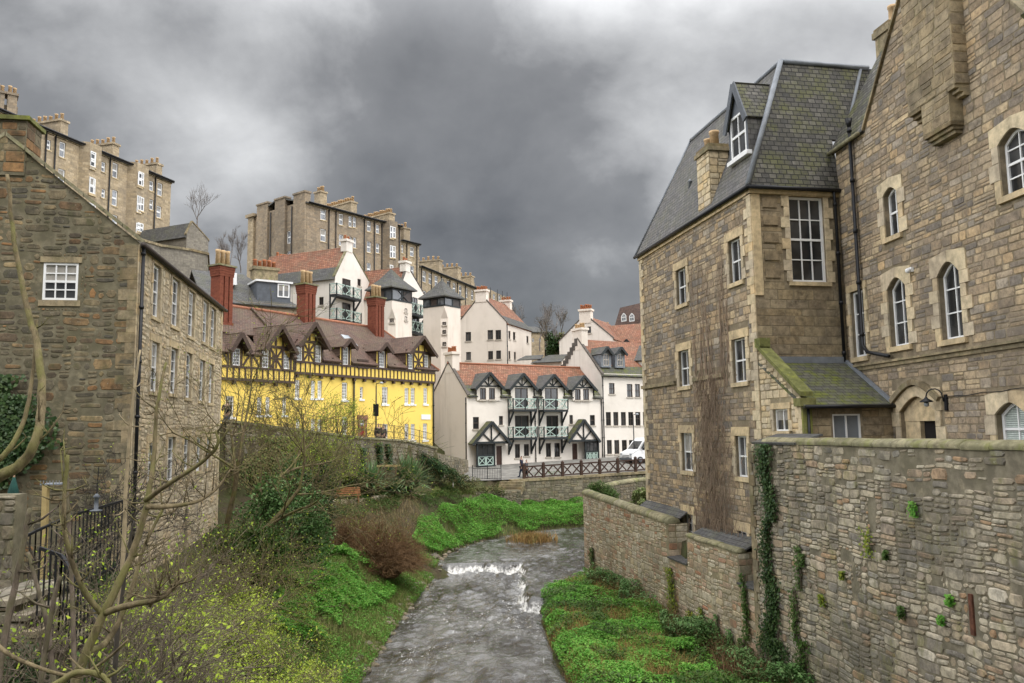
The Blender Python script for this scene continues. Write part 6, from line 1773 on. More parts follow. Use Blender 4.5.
# towers with glazed lookouts under pyramid roofs
def tower(name, label, px, Y, th, a, zb, y_e, y_a, yb0, yb1, tri_y, slots, cross=False):
 p = P(px, y_e, Y); cx_, cy_ = p.x, p.y
 dl, dr = Vector((math.cos(th), -math.sin(th))), Vector((math.sin(th), math.cos(th)))
 c0 = Vector((cx_, cy_))
 Lf, Rf = Frame(c0 - dl * a[0], c0), Frame(c0, c0 + dr * a[1])
 ctr = c0 - dl * a[0] / 2 + dr * a[1] / 2
 t = thing(name, label, 'house', (ctr.x, ctr.y, zb + 3))
 zE = Lf.hit(px, y_e)[1]; zA = P(px, y_a, ctr.y).z; zw0, zw1 = Lf.hit(px, yb1)[1], Lf.hit(px, yb0)[1]
 ch = .55; zt = Lf.hit(px, tri_y)[1]
 # body, its near corner cut away below the lookout
 q = lambda u, v: Vector((c0.x, c0.y, 0)) - Vector((dl.x, dl.y, 0)) * u + Vector((dr.x, dr.y, 0)) * v
 pts = [q(a[0], 0), q(ch, 0), q(0, ch), q(0, a[1]), q(a[0], a[1])]
 up_ = lambda pp, z: [Vector((v.x, v.y, z)) for v in pp]
 mb = MB(); mb.prism(up_(pts, zb), up_(pts, zt))
 full = [q(a[0], 0), q(0, 0), q(0, a[1]), q(a[0], a[1])]
 b0 = up_([q(ch, 0), q(0, ch)], zt)
 apx = Vector((q(0, 0).x, q(0, 0).y, zt + 1.1))
 mid = up_([q(a[0], 0), q(0, 0), q(0, a[1]), q(a[0], a[1])], zw0)
 bl = up_([q(a[0], 0), q(0, a[1]), q(a[0], a[1])], zt)
 vs = [b0[0], b0[1], apx] + bl + mid      # 0 1 2 | 3 left 4 right 5 back | 6 left 7 near 8 right 9 back
 mb.add(vs, [(0, 1, 2), (3, 0, 2, 7, 6), (1, 4, 8, 7, 2), (4, 5, 9, 8), (5, 3, 6, 9)])
 mb.build('tower_wall', M['harl_cream'], t)
 for F, n in ((Lf, 3), (Rf, 2)):
  fm = MB(); ln_ = F.len
  for i in range(n + 1):
   u = ln_ * i / n; fm.fbox(F, max(0, u - .08), min(ln_, u + .08), zw0, zw1 + .02, -.1, .03)
  fm.fbox(F, 0, ln_, zw0 - .02, zw0 + .14, -.1, .035); fm.fbox(F, 0, ln_, zw1 - .1, zw1 + .05, -.1, .035)
  if cross and F is Rf:
   u0_, u1_ = ln_ / 4 + .15, ln_ * 3 / 4 + .15
   fm.bar(F.pt(u0_, zw0 + .1, .02), F.pt(u1_, zw1 - .1, .02), .06); fm.bar(F.pt(u1_, zw0 + .1, .022), F.pt(u0_, zw1 - .1, .022), .06); fm.bar(F.pt((u0_ + u1_) / 2, zw0 + .1, .02), F.pt((u0_ + u1_) / 2, zw1, .02), .06)
  f = fm.build('lookout_frame', M['timber_black'], t)
  for i in range(n):
   MB().poly([F.pt(ln_ * (i + .06) / n, zw0 + .1, -.02), F.pt(ln_ * (i + .94) / n, zw0 + .1, -.02), F.pt(ln_ * (i + .94) / n, zw1 - .06, -.02), F.pt(ln_ * (i + .06) / n, zw1 - .06, -.02)]).build('pane', M['glass_far'] if i != 1 else M['brown_frame'], f)
 MB().prism(up_([q(a[0] - .1, .1), q(.1, .1), q(.1, a[1] - .1), q(a[0] - .1, a[1] - .1)], zw0 - .1), up_([q(a[0] - .1, .1), q(.1, .1), q(.1, a[1] - .1), q(a[0] - .1, a[1] - .1)], zw1)).build('lookout_core', M['dark'], t)
 o = .4
 ev = up_([q(a[0] + o, -o), q(-o, -o), q(-o, a[1] + o), q(a[0] + o, a[1] + o)], zE)
 ap = Vector((ctr.x, ctr.y, zA)); mid_ = [v.lerp(ap, .55) - Vector((0, 0, .16)) for v in ev]
 mb = MB(); mb.add(ev + mid_ + [ap] + [v - Vector((0, 0, .12)) for v in ev], [(i, (i + 1) % 4, 4 + (i + 1) % 4, 4 + i) for i in range(4)] + [(4 + i, 4 + (i + 1) % 4, 8) for i in range(4)] + [(9 + i, 9 + (i + 1) % 4, (i + 1) % 4, i) for i in range(4)] + [(12, 11, 10, 9)])
 mb.build('pyramid_roof', M['slate_far'], t)
 CF = Frame(q(ch, 0).xy, q(0, ch).xy)
 for (y0, y1) in slots:
  z0, z1 = CF.hit(px, y1)[1], CF.hit(px, y0)[1]
  m_ = CF.len / 2
  window(CF, t, rect_loop(m_ - .2, m_ + .2, z0, z1), 1, 1, d=.05, inset=.05, fr=.06, fmat=M['brown_frame'], sill=M['sill_stone'])
 return t, Lf, Rf
t1, _, R1 = tower('lookout_tower', 'cream tower with glazed lookout and pyramid slate roof behind third brick chimney', 392, 78, R(35), (3.0, 2.9), 2, 286.5, 268.5, 288.5, 300, 319, ((318.5, 322.5),), True)
a = R1.hit(405.5, 315)[0]
for (y0, y1) in ((308.5, 312.5), (316.5, 320.5)):
 z0, z1 = R1.hit(406, y1)[1], R1.hit(406, y0)[1]; window(R1, t1, rect_loop(a - .12, a + .22, z0, z1), 1, 1, d=.03, inset=.04, fr=.05, fmat=M['brown_frame'], sill=M['sill_stone'])
t2, L2, _ = tower('lookout_tower', 'cream tower with pyramid slate roof beside the white gabled house with brown windows', 444.5, 84, R(35), (3.0, 2.7), 1, 295.5, 279.5, 297, 305.5, 318, ((322, 325), (330, 334), (342, 346)))

# second gabled house with balconies, behind the first tower
G = fr2(399, 86, (.413, .911), 6.2, 300)
zE, zR = G.hit(400, 290)[1], G.hit(407.5, 266.5)[1]
wg2, S, _ = gable_house('white_house', 'narrow white gabled house with balconies squeezed between the two lookout towers', G, 9, 2, zE - .4, zR, M['harl'], M['tile_red'], [], [], skewm=dsk, ridge_u=G.hit(407.5, 280)[0])
for (x0, x1, yb) in ((411, 426, 314.5), (411, 425, 332.5)):
 u0 = G.hit(x0, yb, 1.0)[0]; u1 = G.hit(x1, yb, 1.0)[0]; zz = G.hit((x0 + x1) / 2, yb, 1.0)[1]
 balcony(wg2, G, u0, u1, zz, 1.2, 1.0, 3)
 a = G.hit(412, yb)[0]
 window(G, wg2, rect_loop(a, a + 1.1, zz, zz + 2.1), 2, 1, d=.05, inset=.04, fr=.08, bar=.08, fmat=M['brown_frame'], name='balcony_door')
ru = G.hit(407.5, 280)[0]
stack(wg2, G, ru - .5, ru + .5, zR - .6, zR + .6, -.7, .06, M['harl'], 2, 'u', M['pot_red'], .45, .14)

# broad white gabled house with brown windows (centre)
c0 = P(506.5, 340, 100); gd = Vector((.932, -.362))
G = Frame(Vector((c0.x, c0.y)) - gd * 6.9, (c0.x, c0.y))
zE = G.hit(505, 322)[1]; zR = G.hit(481, 295)[1]
wh, S, rf = gable_house('white_house', 'broad white gabled house with paired brown windows and red pot chimney', G, 9.2, 0, zE, zR, M['harl_cream'], M['tile_red'],
 [(465.5, 332, 471, 341), (487.5, 330, 493, 339.5), (495.5, 330, 501, 339.5), (466, 352, 471, 360), (488, 351, 493, 359.5), (496, 350.5, 501, 359)],
 [(508.5, 331, 510.5, 339), (513, 332, 515.5, 340), (526.5, 336, 528.5, 343), (508.5, 351, 510.5, 359), (514, 352, 516, 360)], skewm=dsk, side_right=True)
ru = G.len / 2
stack(wh, G, ru - .75, ru + .75, zR - .9, zR + .7, -.8, .06, M['harl_cream'], 5, 'u', M['pot_red'], .5, .14)
stack(wh, G, ru - .7, ru + .7, zR - 1, zR + .6, -9.2, -8.4, M['harl_cream'], 4, 'u', M['pot_red'], .45, .14)
s2 = (zR - zE) / ru
MB().slab([G.pt(G.len + .22, zE - .22 * s2 + .03, -.3), G.pt(G.len + .22, zE - .22 * s2 + .03, -9.2), G.pt(G.len - .9, zE + .9 * s2 + .03, -9.2), G.pt(G.len - .9, zE + .9 * s2 + .03, -.3)], .06).build('slate_eaves', M['slate_far'], rf)
MB().slab([G.pt(-3.4, zR - 1.9, -4.2), G.pt(ru - .3, zR - 1.9, -4.2), G.pt(ru - .3, zR - .1, -6.2), G.pt(-3.4, zR - .1, -6.2)], .12).build('wing_roof', M['tile_red'], wh)
MB().fbox(G, -3.2, 0, 0, zR - 2, -8, -4.5).build('wing_wall', M['harl_cream'], wh)
downpipe(wh, S, .12, 1, zE - .2, .06, .06)

# white gabled house behind the terrace's right end, with its red roof
G = Frame(P(561, 430, 99).xy, P(615.5, 430, 96).xy)
zE = G.hit(588, 339.5)[1]; zR = G.hit(586, 315)[1]
h5, S, rf = gable_house('white_house', 'white gable with two small windows and red pots rising behind the terrace', G, 9, 0, zE, zR, M['harl'], M['tile_red'], [(581.5, 326.5, 585, 333), (587.5, 326.5, 591, 333)], [], skewm=dsk, side_right=True)
ru = G.len / 2
stack(h5, G, ru - .75, ru + .75, zR - 1, zR + .75, -.8, .06, M['harl_cream'], 5, 'u', M['pot_red'], .6, .15)
MB().slab([G.pt(ru + .6, G.hit(620, 344, -3)[1], -2.6), G.pt(13, G.hit(620, 344, -3)[1], -2.6), G.pt(13, G.hit(620, 325, -6)[1], -6), G.pt(ru + .6, G.hit(620, 325, -6)[1], -6)], .12).build('wing_roof', M['tile_red'], h5)
MB().fbox(G, G.len, 12.8, 0, G.hit(620, 344.5, -3)[1], -8, -3).build('wing_wall', M['harl'], h5)
a, b = G.hit(616, 340)[0], G.hit(627, 340)[0]
cross_gable(h5, G, a, b, G.hit(620, 344)[1], G.hit(620, 337.5)[1], -2.2, G.hit(620, 344)[1] - .2, .8, M['slate_far'], M['timber_black'], ov=.15, ovf=.2, th=.1, cheeks=M['harl'])
stack(h5, G, G.hit(601, 320, -8)[0], G.hit(607, 320, -8)[0], zR - 2, zR - .3, -9.2, -8.4, M['dressed_old'], 2, 'u', M['pot'], .5, .14)

# dark mansard beyond
F = Frame(P(612, 430, 118).xy, P(660, 430, 112).xy)
ms = thing('mansard_building', 'distant brown mansard building with two arched pale windows above red roofs', 'building', tuple(F.pt(3, 4)))
zt, zb = F.hit(628, 307, -1.5)[1], F.hit(628, 327)[1]
mb = MB(); mb.slab([F.pt(0, zb - 3, .5), F.pt(F.len, zb - 3, .5), F.pt(F.len, zt + .5, -1.2), F.pt(1.2, zt, -1.2)], .15)
mb.slab([F.pt(1.2, zt, -1.2), F.pt(F.len, zt + .5, -1.2), F.pt(F.len, zt + .5, -8), F.pt(1.2, zt, -8)], .15); mb.slab([F.pt(0, zb - 3, -8), F.pt(0, zb - 3, .5), F.pt(1.2, zt, -1.2), F.pt(1.2, zt, -8)], .15)
mb.build('mansard_roof', tiles('brown_mansard_slate', [(.12, .075, .06), (.15, .095, .075), (.10, .065, .055)], .3, .25), ms)
MB().fbox(F, .2, F.len, 0, zb - 3, -8, .1).build('wall', M['ten_far'], ms)
for x in (621.5, 629.5):
 u0, u1, z0, z1 = F.rect(x - .2, 313, x + 5, 321.5, .3)
 window(F, ms, arch_loop(u0, u1, z0, z1, .45), 2, 2, d=.3, inset=.02, fr=.14, bar=.06, fmat=M['white'], gmat=M['glass_far'])

# slate roofs low at the right
F = Frame(P(622, 430, 89).xy, P(660, 430, 87).xy)
sr = thing('slate_house', 'grey slate roofed house with white wall beside the twin dormers', 'house', tuple(F.pt(2, 2)))
za, zb = F.hit(630, 361)[1], F.hit(632, 346, -3)[1]
MB().slab([F.pt(-1, za, .2), F.pt(F.len, za, .2), F.pt(F.len, zb, -3), F.pt(-1, zb, -3)], .12).build('roof', M['slate_far'], sr)
face(F, sr, [(-.6, -3), (F.len, -3), (F.len, za), (-.6, za)], [], M['harl'], M['white'], M['glass'])
F = Frame(P(520, 430, 97).xy, P(563, 430, 95).xy)
lr = thing('low_outbuilding', 'low cream outbuilding with weathered slate roofs just above the terrace ridge', 'outbuilding', tuple(F.pt(2, 2)))
za, zb = F.hit(550, 362)[1], F.hit(550, 355, -2.5)[1]
mb = MB(); mb.slab([F.pt(1.6, za, .2), F.pt(F.len, za, .2), F.pt(F.len, zb, -2.5), F.pt(3.0, zb, -2.5)], .1); mb.slab([F.pt(-.5, za + .5, -.6), F.pt(2.6, za + .5, -.6), F.pt(2.2, zb + .1, -2.8), F.pt(-.2, zb + .1, -2.8)], .1)
mb.build('roof', M['slate_far'], lr)
MB().fbox(F, -.3, F.len, -2, za - .05, -4, -.1).build('wall', M['harl_cream'], lr)

# ================================================================= tenements along the skyline
def pipes(parent, F, xs, zt, zb, d=.12):
 for x, y in xs:
  u = F.hit(x, y)[0]; MB().tube([F.pt(u, zt, d), F.pt(u, zb, d)], .08, 6).build('downpipe', M['iron'], parent)
def tenement(name, label, F, zb, zE, mat, wins, depth=11, rise=1.6, roofo=.4, bays=()):
 t = thing(name, label, 'tenement', tuple(F.pt(F.len / 2, zb)))
 inbay = lambda q: any(a - 1 <= q[0] and q[2] <= b + 1 for a, b in bays)
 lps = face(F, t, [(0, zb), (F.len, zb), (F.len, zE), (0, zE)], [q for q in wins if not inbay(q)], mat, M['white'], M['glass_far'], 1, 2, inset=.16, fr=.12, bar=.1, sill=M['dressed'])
 MB().fbox(F, -.05, F.len + .05, zE - .35, zE - .02, -.1, .14).build('cornice', M['dressed_old'], t)
 for a, b in bays:
  u0, u1 = F.hit(a, 200, .0)[0], F.hit(b, 200, .0)[0]
  pd_ = .9; u0 -= .2; u1 += .2
  pl = [F.pt(u0, 0), F.pt(u0 + .6, 0, pd_), F.pt(u1 - .6, 0, pd_), F.pt(u1, 0)]
  up_ = lambda z, g=0: [Vector((v.x, v.y, z)) for v in pl]
  o = MB().prism(up_(zb), up_(zE + .25)).build('bay', mat, t)
  BF = Frame(F.pt(u0 + .6, 0, pd_).xy, F.pt(u1 - .6, 0, pd_).xy)
  for q in wins:
   if a - 1 <= q[0] and q[2] <= b + 1:
    x0, x1, z0, z1 = F.rect(*q[:4], pd_); off = u0 + .6
    x0, x1 = max(.08, x0 - off), min(BF.len - .08, x1 - off)
    if x1 - x0 < .5: x1 = x0 + .7
    window(BF, o, rect_loop(x0, x1, z0, z1), 1, 2, d=.08, inset=.06, fr=.12, bar=.1, fmat=M['white'], gmat=M['glass_far'], sill=M['dressed'], name='bay_window')
 hd = depth / 2
 mb = MB(); mb.slab([F.pt(-.2, zE - .05, roofo), F.pt(F.len + .2, zE - .05, roofo), F.pt(F.len + .2, zE + rise, -hd), F.pt(-.2, zE + rise, -hd)], .2)
 mb.slab([F.pt(F.len + .2, zE, -depth), F.pt(-.2, zE, -depth), F.pt(-.2, zE + rise, -hd - .003), F.pt(F.len + .2, zE + rise, -hd - .003)], .2)
 mb.build('roof', M['slate_far'], t)
 MB().tube([F.pt(0, zE - .05, roofo + .08), F.pt(F.len, zE - .05, roofo + .08)], .12, 6).build('gutter', M['iron'], t)
 MB().fbox(F, .6, F.len - .02, zb, zE - .05, -depth + .02, -.5).build('back_walls', mat, t)
 return t

# left hill
pr_ = P(171, 185, 100); dd = Vector((.292, .956))
FA = Frame(Vector((pr_.x, pr_.y)) - dd * 40, (pr_.x, pr_.y))
zA0 = FA.hit(105, 154)[1]
winsA = [(47, 140, 51, 150), (59.5, 142, 65.5, 157.5), (78.5, 149, 85, 165), (89.5, 151.5, 95.5, 167), (101.5, 162, 105.5, 172), (112.5, 163, 118, 178), (128.5, 169.5, 134.5, 184), (138, 172, 143.5, 186), (149.5, 181, 153.5, 191), (157.5, 183, 162.5, 196),
         (58, 169, 65, 186), (78, 173.5, 84.5, 190), (89, 178, 95, 195), (101.5, 189, 105.5, 198), (112, 190, 117.5, 206), (128, 193, 134, 210), (138, 197, 143.5, 211), (149.5, 199.5, 153.5, 210), (156.5, 206, 161.5, 218),
         (78, 200, 84, 216), (89, 204, 95, 220), (112, 215, 117.5, 231), (128, 221, 133.5, 231), (137, 223, 143, 232), (156.5, 228, 161, 240)]
ta = tenement('tenement', 'golden stone tenement with bay windows on the hill above left house', FA, 12, zA0, M['ten_gold'], winsA, bays=((78, 96), (127.5, 144)))
pipes(ta, FA, ((45, 150), (54.5, 150), (98.5, 170), (109, 175), (146, 190), (154.5, 195)), zA0, 13)
for (x0, x1, yt, n) in ((57, 70, 118, 7), (107, 121, 141, 7), (152, 164, 161, 7)):
 u = FA.hit(x1 - 2, yt + 14, -.9)[0]; zt = FA.hit(x1 - 1, yt + 4, -.9)[1]
 stack(ta, FA, u - 1.0, u, zA0 - .5, zt, -6.5, -.9, M['ten_gold'], n, 'd', M['pot'], .8, .2)
cu, cz = FA.hit(5, 110)
F = Frame(P(-22, 110, 78).xy, P(18, 110, 80).xy)
tb_ = thing('tenement', 'sooty tenement chimney block with cluster of pots rising behind the left gable', 'tenement', tuple(F.pt(2, 14)))
zt = F.hit(8, 92)[1]
MB().fbox(F, 0, F.len, 12, zt - 1.2, -8, -.6).build('wall', M['ten_grey'], tb_)
for x0, x1 in ((-20, -9), (-5, 4.5), (7.5, 17.2)):
 a, b = F.hit(x0, 100)[0], F.hit(x1, 100)[0]
 stack(tb_, F, a, b, zt - 6, zt, -1.4, 0, M['ten_grey'], 2, 'u', M['pot'], .95, .2)

# gabled stone house and the high garden wall below it
G = Frame(P(187, 430, 90).xy, P(208, 430, 94).xy)
dv = Vector((-.9, .1))
zE, zR = G.hit(206, 239)[1], G.hit(192.5, 220.5)[1]
gt_, S, _ = gable_house('stone_gable_house', 'grey rubble house with plain skewed gable right of the left tenement', Frame(P(186.5, 240, 90).xy, P(208.5, 240, 93).xy), 8, 10, zE, zR, M['grey_gable'], M['slate_far'], [], [], fm='white', skewm=M['dressed_old'], ridge_u=.75)
pts = [P(x, 260, y) for x, y in ((110, 72), (160, 78), (190, 80), (207.5, 82), (209, 90))]
gw_ = thing('garden_wall', 'curving rubble garden wall with dark coping below the grey gable', 'wall', (pts[2].x, pts[2].y, 10))
mb, mc = MB(), MB()
zt = P(190, 251, 80).z
for a, b in zip(pts[:-1], pts[1:]):
 F = Frame(a.xy, b.xy); mb.fbox(F, 0, F.len, 6, zt, -.6, 0); mc.fbox(F, -.05, F.len + .05, zt + .002, zt + .25, -.75, .15)
mb.build('wall', M['grey_gable'], gw_); mc.build('coping', M['dressed_old'], gw_)
F = Frame(P(207.6, 280, 82).xy, P(219, 290, 68).xy)
mb = MB(); mb.prism([F.pt(0, 5, 0), F.pt(F.len, 5, 0), F.pt(F.len, 5, -.5), F.pt(0, 5, -.5)], [F.pt(0, P(208, 272, 82).z, 0), F.pt(F.len, P(217, 288, 69).z, 0), F.pt(F.len, P(217, 288, 69).z, -.5), F.pt(0, P(208, 272, 82).z, -.5)])
mb.build('sloping_wall', M['grey_gable'], gw_)

# the big grey tenement in the middle
pc = P(307, 210, 110); df_ = Vector((.62, .785)).normalized()
FC = Frame((pc.x, pc.y), Vector((pc.x, pc.y)) + df_ * 22.5)
FC.len = FC.hit(400.5, 240)[0]
zC = FC.hit(330, 208)[1]
winsC = [(320.5, 207.5, 326, 220), (320.5, 229, 326, 241.5), (339, 214, 343.2, 225), (339, 234.5, 343.2, 246), (348.8, 216, 352, 227), (353, 216.5, 356.3, 227.5), (349, 237, 352, 247), (353.3, 237.5, 356.5, 248),
         (367, 221, 371, 231.5), (367, 241.5, 371, 252.5), (367, 263, 371, 275), (376, 225, 379.5, 233.5), (376, 243.5, 379.5, 253), (384, 225, 389, 237.5), (384, 244.5, 389, 257), (391.7, 227, 395.2, 238), (391.7, 246, 395.2, 258), (384, 264, 389, 272)]
tcn = tenement('tenement', 'big grey stone tenement with tall end chimneys crowning the central skyline', FC, 10, zC, M['ten_grey'], winsC, depth=13, rise=1.9, bays=((383.5, 395.5),))
pipes(tcn, FC, ((328.5, 230), (335.5, 230), (364, 240), (374, 245), (381.5, 245), (399, 250)), zC, 12)
for (x0, x1, yt, n, d0, d1) in ((327, 335, 190.5, 4, -3.6, -2.2), (338, 359, 202.5, 12, -7.2, -.8), (374, 396, 214, 14, -7.2, -.6)):
 u = FC.hit(x1 - 3, yt + 12, -1)[0]; zt = P(x1 - 2, yt, FC.pt(u, 0, -1).y).z
 stack(tcn, FC, u - 1.2, u, zC - .2, zt, d0, d1, M['ten_gold'], n, 'd', M['pot'], .8, .2)
SE = FC.side(13)
eo = [(0, 10), (13, 10), (13, zC + .3), (0, zC + .3)]
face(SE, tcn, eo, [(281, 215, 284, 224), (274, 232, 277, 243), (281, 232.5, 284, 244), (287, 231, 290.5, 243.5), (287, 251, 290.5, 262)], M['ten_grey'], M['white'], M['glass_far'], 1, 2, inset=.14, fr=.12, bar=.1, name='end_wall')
for (x0, x1, yt, dz) in ((257, 267.5, 201, .3), (275, 285, 195.5, .3), (293.5, 305, 190, .35)):
 a, b = SE.hit(x0, yt + 5, dz)[0], SE.hit(x1, yt + 5, dz)[0]; zt = SE.hit((x0 + x1) / 2, yt + 2, dz)[1]
 stack(tcn, SE, a, b, 11, zt, -.6, dz, M['ten_grey'], 0)
mb = MB(); mb.fbox(SE, -.9, .5, 11, SE.hit(252, 218)[1], -5, .3); mb.fbox(SE, -1.2, .8, SE.hit(252, 218)[1] + .003, SE.hit(252, 215)[1], -5, .6); mb.build('end_turret', M['ten_gold'], tcn)
pipes(tcn, SE, ((271, 230), (292, 230)), zC, 12)

# golden block and the terrace stepping down the hill
FB = fr2(400.5, 126, (.62, .785), 9, 240); FB.len = FB.hit(419, 250)[0]
zB_ = FB.hit(405, 241)[1]
tbk = tenement('tenement', 'narrow golden tenement block stepping down from the big grey one', FB, 10, zB_, M['ten_gold'], [(410, 247, 414, 256.5), (401.5, 245, 403.5, 253), (410, 266, 414, 275), (402, 263, 404, 271)], depth=11, rise=1.5)
pipes(tbk, FB, ((406.5, 250), (416.5, 255)), zB_, 12)
u = FB.hit(407, 236, -1)[0]; stack(tbk, FB, u - 1.2, u + .2, zB_, P(406, 231, 130).z, -5, -.5, M['ten_gold'], 6, 'd', M['pot'], .9, .2)
FD = fr2(419.4, 132, (.354, .935), 27, 270); FD.len = FD.hit(476.5, 290)[0]
zD = FD.hit(430, 270)[1]
winsD = []
for i in range(9):
 x = 422.5 + i * 6.1; w_ = 3.6 - i * .17
 f = lambda y0: zD
 for lev in (0, 1):
  u0 = FD.hit(x, 280)[0]; u1 = FD.hit(x + w_, 280)[0]
  z1 = zD - .8 - lev * 3.4; z0 = z1 - 1.9
  Yc = FD.pt((u0 + u1) / 2, 0).y
  y0 = 341.5 - FPX * math.tan(math.atan2(z1, Yc) - PITCH); y1 = 341.5 - FPX * math.tan(math.atan2(z0, Yc) - PITCH)
  winsD.append((x, y0, x + w_, y1))
td = tenement('stone_terrace', 'long low sandstone terrace stepping down the skyline past the towers', FD, 8, zD, M['ten_far'], winsD, depth=11, rise=1.5)
pipes(td, FD, ((421, 280), (431, 280), (441, 285), (449.5, 290), (457, 290), (465, 290)), zD, 12)
for (x0, yt) in ((437.5, 261), (456, 268), (469.5, 277)):
 u = FD.hit(x0, yt + 6, -2)[0]; zt = P(x0, yt, FD.pt(u, 0, -2).y).z
 stack(td, FD, u - 1.4, u, zD, zt, -6, -1, M['ten_gold'], 5, 'd', M['pot'], .8, .2)
FE = Frame(P(479, 430, 170).xy, P(511, 430, 182).xy)
te = thing('tenement', 'small far grey tenement with dark rooftop structures at the end of skyline', 'tenement', tuple(FE.pt(3, 10)))
zt = FE.hit(495, 289)[1]
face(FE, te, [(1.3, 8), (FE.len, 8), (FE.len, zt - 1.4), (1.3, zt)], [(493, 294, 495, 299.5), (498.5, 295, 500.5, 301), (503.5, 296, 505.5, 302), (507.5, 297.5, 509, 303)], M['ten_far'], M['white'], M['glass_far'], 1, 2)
MB().fbox(FE, 1.3, FE.len, 8, zt - 1.5, -9, -.3).build('back_walls', M['ten_far'], te)
pipes(te, FE, ((490, 295), (497, 295), (502, 297), (506.7, 298)), zt, 9)
MB().fbox(FE, -.5, 1.3, 8, zt - 1.2, -7, -.1).build('side_block', M['ten_grey'], te)
for i, (a, h) in enumerate(((-.3, .9), (.2, 1.7), (.75, 1.2), (1.6, .6), (3.5, .5))):
 MB().fbox(FE, a, a + .35, zt - 1.3, zt + h - .6, -2, -1.4).build('chimney', M['ten_grey'], te)

# far stone building among the trees
F = Frame(P(519, 430, 150).xy, P(546, 430, 152).xy)
fs_ = thing('far_stone_building', 'far brown stone building half hidden by bare trees in the gap', 'building', tuple(F.pt(2, 8)))
zt = F.hit(532, 332)[1]
face(F, fs_, [(0, 5), (F.len, 5), (F.len, zt), (0, zt)], [(524, 338, 526, 342), (532, 338, 534, 342), (539, 338, 541, 342)], M['ten_gold'], M['white'], M['glass_far'], 1, 2)
MB().slab([F.pt(-.2, zt, .3), F.pt(F.len + .2, zt, .3), F.pt(F.len + .2, zt + 1.6, -4), F.pt(-.2, zt + 1.6, -4)], .15).build('roof', M['slate_far'], fs_)
stack(fs_, F, .4, 1.4, zt, zt + 2.6, -4, -3, M['ten_gold'], 2, 'u', M['pot'], .5, .18)

# ================================================================= walls, railings and street furniture on the far bank
def terr_wall():
 t = thing('terrace_wall', 'rubble terrace wall hung with ivy below the yellow house', 'wall', tuple(TRF.pt(TRF.len / 2, -3)))
 n = 16; mb = MB(); ol = [(0, -5.4), (TRF.len, -5.4)]
 top = [(TRF.len * i / n, float(terr_z(TRF.len * i / n)) + .12) for i in range(n, -1, -1)]
 wall_mb(TRF, ol + top, (), d=.0).build('wall_core', M['m_wall'], t)
 stones_mb(TRF, ol + top, (), rows=(.2, .36), lens=(.3, .7), depth=.05, gap=.03, jit=.03, wave=.04, seed=91).build('stonework', M['st_garden'], t)
 for a, b in zip(top[:-1], top[1:]):
  mb.prism([TRF.pt(b[0], b[1], .12), TRF.pt(a[0], a[1], .12), TRF.pt(a[0], a[1], -.4), TRF.pt(b[0], b[1], -.4)], [TRF.pt(b[0], b[1] + .14, .12), TRF.pt(a[0], a[1] + .14, .12), TRF.pt(a[0], a[1] + .14, -.4), TRF.pt(b[0], b[1] + .14, -.4)])
 mb.build('coping', M['cope_moss'], t)
 r = thing('iron_railing', 'thin iron railing along the lane in front of the yellow house', 'railing', tuple(TRF.pt(TRF.len * .8, -.6)))
 mb = MB(); us = np.arange(TRF.len * .3, TRF.len, 1.5)
 for a, b in zip(us[:-1], us[1:]):
  za, zb_ = float(terr_z(a)) + .26, float(terr_z(b)) + .26
  mb.bar(TRF.pt(a, za, -.1), TRF.pt(a, za + 1.0, -.1), .05)
  for h in (.95, .5, .1): mb.bar(TRF.pt(a, za + h, -.1), TRF.pt(b, zb_ + h, -.1), .03)
  for kk in range(1, 10):
   u = a + (b - a) * kk / 10; z = za + (zb_ - za) * kk / 10
   mb.bar(TRF.pt(u, z + .1, -.1), TRF.pt(u, z + .95, -.1), .014)
 mb.build('rails', plain('thin_brown_iron', (.10, .075, .05), .6), r)
terr_wall()
# street wall and timber fence
sw_ = thing('street_wall', 'low rubble wall holding up the street in front of white terrace', 'wall', tuple(STF.pt(6, -6)))
szt = lambda u: float(np.interp(u, [0, 14], [-4.18, -3.80]))
ol = [(-.6, -7.2), (STF.len + 3, -7.2), (STF.len + 3, szt(14)), (0, szt(0)), (-.6, szt(0))]
MB().fbox(STF, -.6, STF.len + 3, -7.2, -4.3, -1.2, -.0).build('wall_core', M['m_wall'], sw_)
stones_mb(STF, ol, (), rows=(.18, .3), lens=(.3, .6), depth=.04, gap=.02, jit=.015, seed=95).build('stonework', M['st_garden'], sw_)
mb = MB(); mb.prism([STF.pt(-.6, szt(0) - .14, .08), STF.pt(STF.len + 3, szt(14) - .1, .08), STF.pt(STF.len + 3, szt(14) - .1, -.55), STF.pt(-.6, szt(0) - .14, -.55)], [STF.pt(-.6, szt(0) + .08, .08), STF.pt(STF.len + 3, szt(14) + .1, .08), STF.pt(STF.len + 3, szt(14) + .1, -.55), STF.pt(-.6, szt(0) + .08, -.55)])
mb.build('coping', M['dressed_old'], sw_)
tf = thing('timber_fence', 'dark brown timber fence with crossed rails along the street wall', 'fence', tuple(STF.pt(.6, szt(0) + .08, -.2)))
u = .65; step = 1.78; W_ = []
while u < STF.len + 2.5: W_.append(u); u += step
for u in W_:
 mb = MB(); z = szt(u) + .05
 mb.fbox(STF, u - .1, u + .1, z - .1, z + 1.22, -.3, -.1); mb.prism([STF.pt(u - .12, z + 1.222, -.08), STF.pt(u + .12, z + 1.222, -.08), STF.pt(u + .12, z + 1.222, -.32), STF.pt(u - .12, z + 1.222, -.32)], [STF.pt(u - .02, z + 1.34, -.18), STF.pt(u + .02, z + 1.34, -.18), STF.pt(u + .02, z + 1.34, -.22), STF.pt(u - .02, z + 1.34, -.22)])
 mb.build('post', M['fence'], tf)
